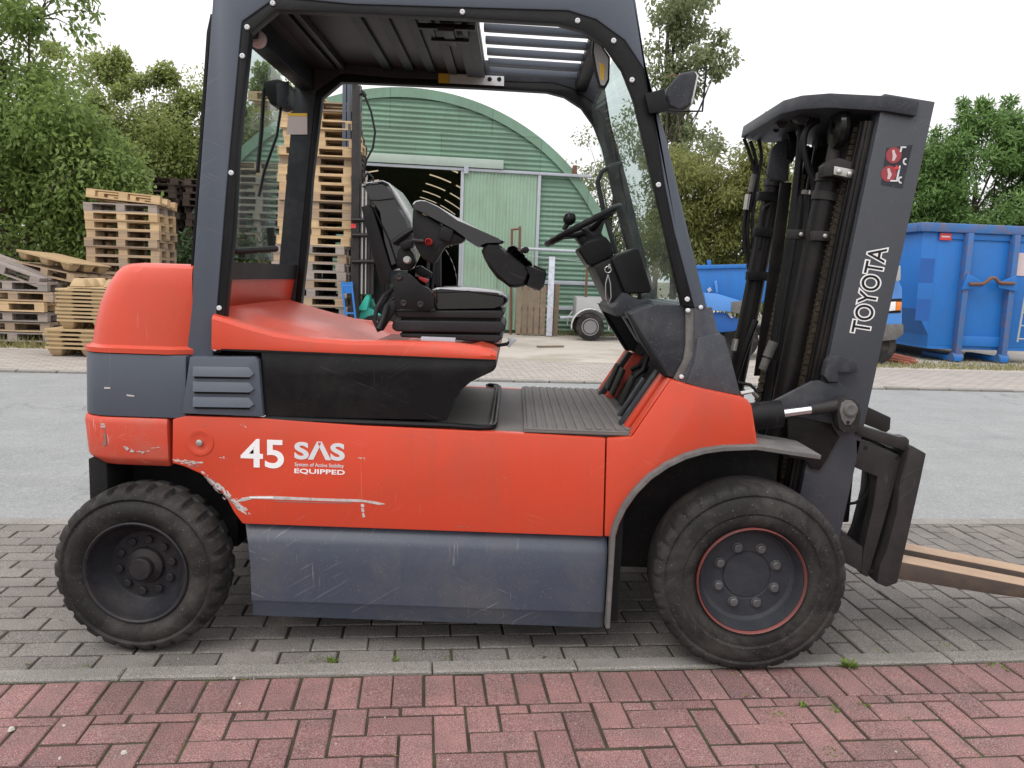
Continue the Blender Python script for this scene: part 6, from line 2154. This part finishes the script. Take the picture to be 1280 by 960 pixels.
for u in (r1, r2):
    cbox(u - 0.055, u + 0.055, -0.16, -0.001, 0.12, zt_c - 0.002).build('rib', MT['rustblue'], BX, bevel=0.012)
    cbox(u - 0.10, u + 0.06, -0.20, 0.9, 0.02, 0.119).build('skid', MT['blue'], BX, bevel=0.02)
    MB().tube([cpt(u - 0.11, -0.1, 0.09), cpt(u + 0.09, -0.1, 0.09)], 0.085, 16).build('roller', MT['rustblue'], BX)
cbox(r1 + 0.056, r2 - 0.056, -0.05, -0.001, 0.30, 0.50).build('cross_beam', MT['blue'], BX, bevel=0.015)
cbox(0.0, Wc, -0.03, -0.0005, zt_c - 0.12, zt_c - 0.004).build('upper_beam', MT['blue'], BX, bevel=0.01)
for u, s in ((r1, 1), (r2, -1)):
    zz = at(1225, 357, YCt).z
    m_ = MB()
    m_.rings([[cpt(a, d, z) for a, z in ((u - s * 0.10, zz - 0.09), (u + s * 0.30, zz - 0.03), (u + s * 0.34, zz + 0.05), (u - s * 0.02, zz + 0.22))] for d in (-0.20, -0.161)])
    m_.build('hook_plate', MT['blue'], BX, bevel=0.008)
hk = [(r1 + 0.02, 0.02), (r1 + 0.28, 0.03), (0.5 * (r1 + r2) - 0.12, 0.06), (0.5 * (r1 + r2) - 0.03, 0.15), (0.5 * (r1 + r2) + 0.05, 0.15), (0.5 * (r1 + r2) + 0.14, 0.07), (r2 - 0.25, 0.06), (r2 - 0.02, 0.06)]
MB().tube([cpt(a, -0.22, zz + b) for a, b in hk], 0.032, 10).build('hook_bar', MT['rust'], BX)
s0, s1 = at(1174, 291.5, YCt), at(1188, 300.5, YCt)
cbox(s0.x - CO.x, s1.x - CO.x, -0.036, -0.031, s1.z, s0.z).build('sticker', MT['redplastic'], BX)
cbox(s0.x - CO.x + 0.03, s1.x - CO.x - 0.03, -0.038, -0.0361, s1.z + 0.05, s1.z + 0.08).build('sticker_print', MT['pinkdecal'], BX)
ua = at(1281, 400, YCt).x - CO.x
lad = MB()
za, zb2 = at(1270, 427, YCt).z, at(1278, 346, YCt).z
for du_ in (-0.14, 0.24):
    MB().tube([cpt(ua + du_ - 0.03, -0.22, za), cpt(ua + du_ + 0.03, -0.22, zb2)], 0.018, 8).build('ladder_side', MT['trailer'], BX)
for k in range(4):
    z = za + 0.06 + k * 0.25
    MB().tube([cpt(ua - 0.15, -0.22, z), cpt(ua + 0.24, -0.22, z)], 0.014, 8).build('ladder_rung', MT['trailer'], BX)
cbox(r2 + 0.08, r2 + 0.42, -0.012, -0.0005, zb2 + 0.02, zb2 + 0.45).build('warning_panel', MT['pinkdecal'], BX)
# patches of newer, darker paint on the corner
for z0, z1 in ((at(1130, 352, YCt).z, at(1130, 322, YCt).z), (at(1130, 400, YCt).z, at(1130, 373, YCt).z)):
    cbox(-0.299, -0.02, -0.004, -0.0005, z0, z1).build('paint_patch', MT['bluedark'], BX, smooth=False)
ORG = Vector((0, 0, 0))

# red bars lying beside the container
for i, (a, b) in enumerate((((1112, 448), (1150, 456)), ((1117, 445), (1157, 455)), ((1111, 452), (1136, 456)))):
    p, q = gnd(*a), gnd(*b)
    q = p + (q - p).normalized() * min(1.0, (q - p).length)
    o = MB().tube([p + Vector((0, 0, 0.03)), q + Vector((0, 0, 0.03))], 0.03, 8).build('steel_bar', MT['redpipe'])
    o['label'] = ['longest rusty red bar on the ground before the blue container', 'rearmost rusty red bar on the ground before the blue container', 'shortest, nearest red bar on the ground before the blue container'][i]
    o['category'] = 'bar'
    o['group'] = 'red bars by the container'

# ================================================================== BLUE PICK-UP
YT = 14.2
TK = thing('flatbed_truck', 'blue flatbed truck with grey bumper, half hidden behind the raised mast', 'truck', (5.2, YT, 0))
ORG = Vector((5.2, YT, 0))


def tplate(name, pts, Y, th, mat, parent=TK, bevel=0.01):
    return MB().prism(poly(pts, Y), Y, Y + th).build(name, mat, parent, bevel=bevel)


tplate('cab', [(1062, 318), (1068, 296), (1086, 290), (1104, 296), (1118, 338), (1128, 360), (1128, 408), (1124, 410), (1062, 408)], YT, 1.5, MT['lightblue'], bevel=0.03)
tplate('windscreen', [(1098, 302), (1107, 304), (1122, 340), (1118, 344)], YT + 0.03, 1.44, MT['glass'], bevel=0.0)
tplate('side_window', [(1072, 302), (1092, 300), (1107, 338), (1070, 338)], YT - 0.004, 0.005, MT['blackgloss'], bevel=0)
tplate('bumper', [(1088, 406), (1130, 405), (1130, 418), (1120, 425), (1088, 428)], YT - 0.04, 1.58, MT['lip'], bevel=0.03)
hp = tplate('headlight_panel', [(1100, 374.5), (1127.5, 373), (1126, 391), (1100, 392)], YT - 0.012, 0.012, MT['dark'], bevel=0.004)
tplate('headlight', [(1111, 377.5), (1120, 377), (1119.5, 388), (1110.5, 389)], YT - 0.03, 0.02, MT['lens'], hp, bevel=0.006)
tplate('indicator', [(1120.6, 377), (1127.5, 377.5), (1126, 388), (1120, 388)], YT - 0.03, 0.06, MT['orange'], hp, bevel=0.006)
tplate('mirror', [(1118, 334), (1126, 332), (1126, 350), (1122, 352), (1114, 348)], YT - 0.2, 0.08, MT['trailer'], bevel=0.012)
for x, z_ in ((1098, 0.33), (925, 0.33)):
    a = at(x, 440, YT)
    for dy in (0.02, 1.3):
        MB().lathe([(0.05, 0.02), (0.19, 0.02), (0.2, 0.0), (0.31, 0.0), (0.33, 0.03), (0.33, 0.16), (0.2, 0.18)], (a.x, YT + dy, 0.33), n=32).build('wheel', MT['rubber'], TK)
MB().box((3.2, YT + 0.35, 0.42), (6.3, YT + 1.15, 0.56)).build('chassis', MT['dark'], TK)
# tipping bed
tplate('bed_side', [(868, 335), (962, 332), (962, 372), (948, 380), (868, 384)], YT + 0.1, 0.04, MT['blue'], bevel=0.006)
tplate('bed_side', [(870, 336), (963, 333), (963, 372), (870, 384)], YT + 1.5, 0.04, MT['blue'], bevel=0.006)
tplate('bed_floor', [(868, 378), (962, 372), (962, 378), (868, 384)], YT + 0.141, 1.358, MT['bluedark'], bevel=0.004)
tplate('bed_rim', [(868, 331.5), (962, 329.5), (962, 334), (868, 336.5)], YT + 0.06, 0.10, MT['blue'], bevel=0.008)
tplate('stake', [(884.5, 325), (889, 325), (889, 331.5), (884.5, 331.5)], YT + 0.08, 0.06, MT['blue'], bevel=0.004)
lt = tplate('latch', [(884, 362), (888, 359), (890, 363), (886, 366)], YT + 0.06, 0.03, MT['galv'], bevel=0.004)
tplate('latch_bar', [(893, 352), (896, 350), (898, 366), (895, 366)], YT + 0.05, 0.02, MT['lightblue'], lt, bevel=0.002)
tplate('tow_frame', [(880, 366), (896, 367), (932, 378), (932, 392), (916, 390), (890, 388), (884, 385)], YT - 0.3, 0.12, MT['lightblue'], bevel=0.012)
tplate('frame_end', [(915, 377), (932, 376), (932, 394), (914, 390)], YT - 0.32, 0.16, MT['lip'], bevel=0.01)
tplate('rear_guard', [(890, 392), (912, 392), (926, 400), (920, 414), (898, 416), (890, 405)], YT - 0.2, 0.5, MT['bluedark'], bevel=0.03)
tplate('tow_hook', [(909, 391), (912, 390.5), (917, 397), (914, 398)], YT - 0.25, 0.04, MT['trailer'], bevel=0.003)
ORG = Vector((0, 0, 0))


# ================================================================== TREES
def leaves(centers, n, size, spread, droop=0.35, aspect=0.5, shell=True):
    """n leaf faces scattered in clumps; returns verts, faces"""
    centers = np.array(centers, float)
    k = rng.integers(0, len(centers), n)
    c = centers[k, :3]
    r = centers[k, 3:4]
    v = rng.normal(size=(n, 3))
    v /= np.linalg.norm(v, axis=1, keepdims=True)
    rad = r * (rng.random((n, 1)) ** (0.45 if shell else 0.6)) * spread
    p = c + v * rad * np.array([1, 1, 0.85])
    d = rng.normal(size=(n, 3)) + v * 0.8
    d[:, 2] -= droop * 2
    d /= np.linalg.norm(d, axis=1, keepdims=True)
    up = rng.normal(size=(n, 3)) * 0.6 + np.array([0, -0.25, 1.0])
    s = np.cross(d, up)
    s /= np.linalg.norm(s, axis=1, keepdims=True) + 1e-6
    L = size * rng.uniform(0.55, 1.25, (n, 1))
    Wd = L * aspect * 0.5
    V = np.stack([p, p + d * L * 0.5 + s * Wd, p + d * L, p + d * L * 0.5 - s * Wd], axis=1)
    return V.reshape(-1, 3)


def leaf_obj(name, V, mat, parent, kind=None):
    V = V - np.array(ORG)
    n = len(V) // 4
    me = bpy.data.meshes.new(name)
    me.vertices.add(len(V))
    me.vertices.foreach_set('co', V.astype(np.float32).ravel())
    me.loops.add(4 * n)
    me.loops.foreach_set('vertex_index', np.arange(4 * n, dtype=np.int32))
    me.polygons.add(n)
    me.polygons.foreach_set('loop_start', np.arange(0, 4 * n, 4, dtype=np.int32))
    me.update(calc_edges=True)
    me.materials.append(mat)
    return link(name, me, parent, kind)


def clumps(cx, cy, cz, rx, ry, rz, n, r0, r1, hollow=0.4):
    out = []
    while len(out) < n:
        v = rng.normal(size=3)
        v /= np.linalg.norm(v)
        t = hollow + (1 - hollow) * rng.random()
        p = np.array([cx, cy, cz]) + v * t * np.array([rx, ry, rz])
        if p[2] < 0.1:
            continue
        out.append((*p, rng.uniform(r0, r1)))
    return out


def limbs(parent, base, h, r, tips, n=5):
    """trunk with limbs that run out to some of the clumps"""
    mb = MB()
    b = Vector(base)
    pts, rs = [], []
    for i in range(6):
        f = i / 5
        pts.append(b + Vector((random.gauss(0, 0.06) * f * h * 0.3, random.gauss(0, 0.04) * f * h * 0.3, f * h)))
        rs.append(r * (1 - 0.62 * f))
    mb.tube(pts, rs, 10)
    for t in tips:
        t = Vector(t[:3])
        k = random.randint(1, 4)
        s = pts[k]
        m1 = s.lerp(t, 0.45) + Vector((random.gauss(0, 0.15), random.gauss(0, 0.15), abs(random.gauss(0, 0.2)) + 0.1))
        m2 = s.lerp(t, 0.8) + Vector((random.gauss(0, 0.1), random.gauss(0, 0.1), 0.05))
        q = rs[k] * 0.5
        mb.tube([s, m1, m2, t], [q, q * 0.6, q * 0.35, q * 0.12], 6)
    mb.build('trunk', MT['bark'], parent)


def tree(name, label, base, h, r, cl, nleaf, size, mat, spread=1.0, droop=0.3, aspect=0.5, nl=22, group=None):
    global ORG
    ORG = Vector((base[0], base[1], 0))
    t = thing(name, label, 'tree', ORG, 0, group)
    limbs(t, base, h, r, [cl[int(i)] for i in rng.choice(len(cl), min(nl, len(cl)), replace=False)])
    leaf_obj('crown', leaves(cl, nleaf, size, spread, droop, aspect), mat, t)
    ORG = Vector((0, 0, 0))
    return t


L1 = leaf_mat('cherry_leaves', (0.070, 0.125, 0.030), (0.240, 0.320, 0.095), 0.5)
L2 = leaf_mat('hedge_leaves', (0.115, 0.150, 0.042), (0.310, 0.355, 0.125), 0.52)
L3 = leaf_mat('poplar_leaves', (0.110, 0.145, 0.065), (0.250, 0.285, 0.150), 0.45)
L4 = leaf_mat('willow_leaves', (0.105, 0.125, 0.030), (0.250, 0.260, 0.085), 0.45)
L5 = leaf_mat('cypress_sprays', (0.055, 0.115, 0.030), (0.185, 0.300, 0.092), 0.42)
L6 = leaf_mat('dark_hedge_leaves', (0.020, 0.045, 0.012), (0.065, 0.105, 0.028), 0.25)

cl = clumps(-9.6, 15.4, 3.1, 2.5, 1.5, 2.4, 60, 0.5, 0.95, 0.35) + clumps(-8.3, 15.1, 2.9, 1.6, 0.9, 1.8, 42, 0.4, 0.75, 0.3)
cl += [(-9.9 + rng.normal() * 0.7, 15.3 + rng.normal() * 0.5, 5.0 + rng.random() * 2.6, rng.uniform(0.35, 0.65)) for _ in range(26)]
tree('cherry_tree', 'large broadleaf tree hanging over the left pallet pile', (-9.8, 15.6, 0), 5.0, 0.16, cl, 52000, 0.122, L1, 1.0, 0.45, 0.46, 40)
cl = [(-8.15 + random.gauss(0, 0.22), 14.9, 6.0 + random.gauss(0, 0.35), 0.25) for _ in range(10)] + [(-7.7 + random.gauss(0, 0.15), 14.9, 5.9 + random.gauss(0, 0.25), 0.2) for _ in range(5)]
ct = [o for o in S.objects if o.name == 'cherry_tree'][0]
ORG = ct.location.copy()
leaf_obj('twig_leaves', leaves(cl, 420, 0.15, 1.0, 0.5, 0.42), L1, ct)
mb = MB()
for c_ in cl[::3]:
    mb.tube([(-8.7, 15.0, 5.6), ((-8.7 + c_[0]) / 2, 14.95, (5.6 + c_[2]) / 2 + 0.08), c_[:3]], [0.02, 0.012, 0.004], 5)
mb.build('twig', MT['bark'], ct)
ORG = Vector((0, 0, 0))
hs = [(-10.6, 20.0, 3.4, 1.6, 2.9), (-8.9, 19.4, 3.2, 1.4, 2.55), (-7.5, 20.0, 3.0, 1.3, 2.45), (-6.2, 20.5, 3.2, 1.2, 2.6)]
labs = ['pale green bushy tree behind the cherry tree at left', 'pale green bushy tree above the middle pallet stack', 'olive green bushy tree left of the rear pillar', 'thin bushy tree seen through the rear window']
for (x, y, z, rx, rz), lb_ in zip(hs, labs):
    cl = clumps(x, y, z, rx * 1.05, 1.3, rz, 75, 0.45, 0.85, 0.3)
    for _ in range(8):
        a = rng.uniform(-1, 1)
        cl.append((x + a * rx * 0.8, y, z + rz * (0.85 + 0.3 * rng.random()) * math.sqrt(1 - 0.6 * a * a), 0.22))
    tree('bushy_tree', lb_, (x, y, 0), z + 0.6, 0.08, cl, 40000, 0.105, L2, 1.15, 0.2, 0.55, 26, 'bushy trees behind the pallets')

# thin poplar right of the cab
cl = []
for k in range(100):
    f = rng.random()
    zz_ = 4.6 + f * 9.0
    w = 1.5 * (1 - 0.45 * f)
    cl.append((5.45 + rng.normal() * w * 0.6, 28 + rng.normal() * 0.6, zz_, rng.uniform(0.25, 0.5)))
cl = [c_ for c_ in cl if not (c_[0] > 6.3 and c_[2] > 9.5)]
tree('poplar_tree', 'tall thin poplar with sky showing through, behind the work lamp', (4.9, 28.3, 0), 12.5, 0.10, cl, 15000, 0.17, L3, 1.15, 0.6, 0.6, 40)
cl = [(3.2 + rng.normal() * 0.6, 30 + rng.normal() * 0.5, 4.6 + rng.normal() * 1.3, 0.45) for _ in range(26)] + [(3.6 + rng.normal() * 0.5, 30, 2.5 + rng.normal() * 1.0, 0.5) for _ in range(24)]
tree('birch_tree', 'small loose tree between the arched hall and the front pillar', (3.5, 30.2, 0), 5.5, 0.09, cl, 6500, 0.14, L3, 1.2, 0.4, 0.55, 26)
cl = clumps(5.0, 25.5, 3.6, 1.4, 1.2, 2.6, 60, 0.3, 0.6, 0.4)
tree('willow_tree', 'olive green willow bush seen through the windscreen', (5.0, 25.5, 0), 4.0, 0.12, cl, 24000, 0.17, L4, 1.15, 0.5, 0.3, 26, 'willow bushes')
cl = clumps(7.0, 25.0, 3.0, 1.7, 1.3, 2.6, 80, 0.3, 0.6, 0.4) + clumps(7.4, 25.0, 4.8, 0.9, 0.8, 0.9, 14, 0.25, 0.45, 0.4)
tree('willow_tree', 'olive green willow bush between the front pillar and the mast', (7.0, 25.0, 0), 4.2, 0.12, cl, 36000, 0.17, L4, 1.15, 0.5, 0.3, 30, 'willow bushes')
cl = clumps(9.6, 27.0, 2.8, 1.4, 1.1, 2.6, 60, 0.3, 0.6, 0.4)
tree('willow_tree', 'darker bush behind the raised mast', (9.6, 27.0, 0), 4.0, 0.12, cl, 22000, 0.17, L2, 1.15, 0.4, 0.4, 24, 'willow bushes')

# cypresses over the container: broad lacy masses of drooping sprays
for x, y, h, w, lb_ in ((11.2, 23.4, 5.3, 1.9, 'green cypress partly behind the mast top'), (12.9, 22.8, 6.3, 2.2, 'tallest bright green cypress over the container rim'), (15.2, 23.2, 6.0, 2.3, 'bright green cypress at the right edge above the container'),
                        (17.6, 23.4, 6.1, 2.0, 'green cypress beyond the right end of the container')):
    cl = []
    for k in range(230):
        f = rng.random() ** 0.75
        a = rng.uniform(0, 6.28)
        rr_ = w * math.sqrt(max(0.02, 1 - (f * 0.97) ** 3.2)) * rng.uniform(0.5, 1.0)
        cl.append((x + rr_ * math.cos(a), y + rr_ * math.sin(a) * 0.7, 0.4 + f * (h - 0.6) + rng.normal() * 0.12, rng.uniform(0.16, 0.40)))
    for k in range(16):
        a = rng.uniform(-1, 1)
        cl.append((x + a * w * 0.7, y, h * (0.93 + 0.12 * rng.random()) - 0.5 * a * a, 0.14))
    tree('cypress_tree', lb_, (x, y + 0.5, 0), h * 0.7, 0.14, cl, 46000, 0.17, L5, 1.3, 0.15, 0.30, 16)

# dense hedge closing the plot behind everything
cl = []
for x in np.arange(-40, 42, 0.8):
    if -8.5 < x < 3.2:
        continue
    yb_ = 33 if x > 0 else 26
    for k in range(5):
        cl.append((x + rng.normal() * 0.5, yb_ + rng.normal() * 0.8, rng.uniform(0.2, 3.4), rng.uniform(0.5, 0.9)))
leaf_obj('far_hedge', leaves(cl, 42000, 0.22, 1.2, 0.3, 0.6), L6, None, 'stuff')
cl = []
for x in np.arange(-12.5, -5.0, 0.4):
    for k in range(4):
        cl.append((x + rng.normal() * 0.3, 16.6 + rng.normal() * 0.4, rng.uniform(0.1, 1.9), rng.uniform(0.3, 0.5)))
leaf_obj('undergrowth', leaves(cl, 16000, 0.13, 1.2, 0.3, 0.5), L6, None, 'stuff')
for o in list(S.objects):
    if o.get('kind') == 'stuff' and 'label' not in o.keys() and o.parent is None:
        pass
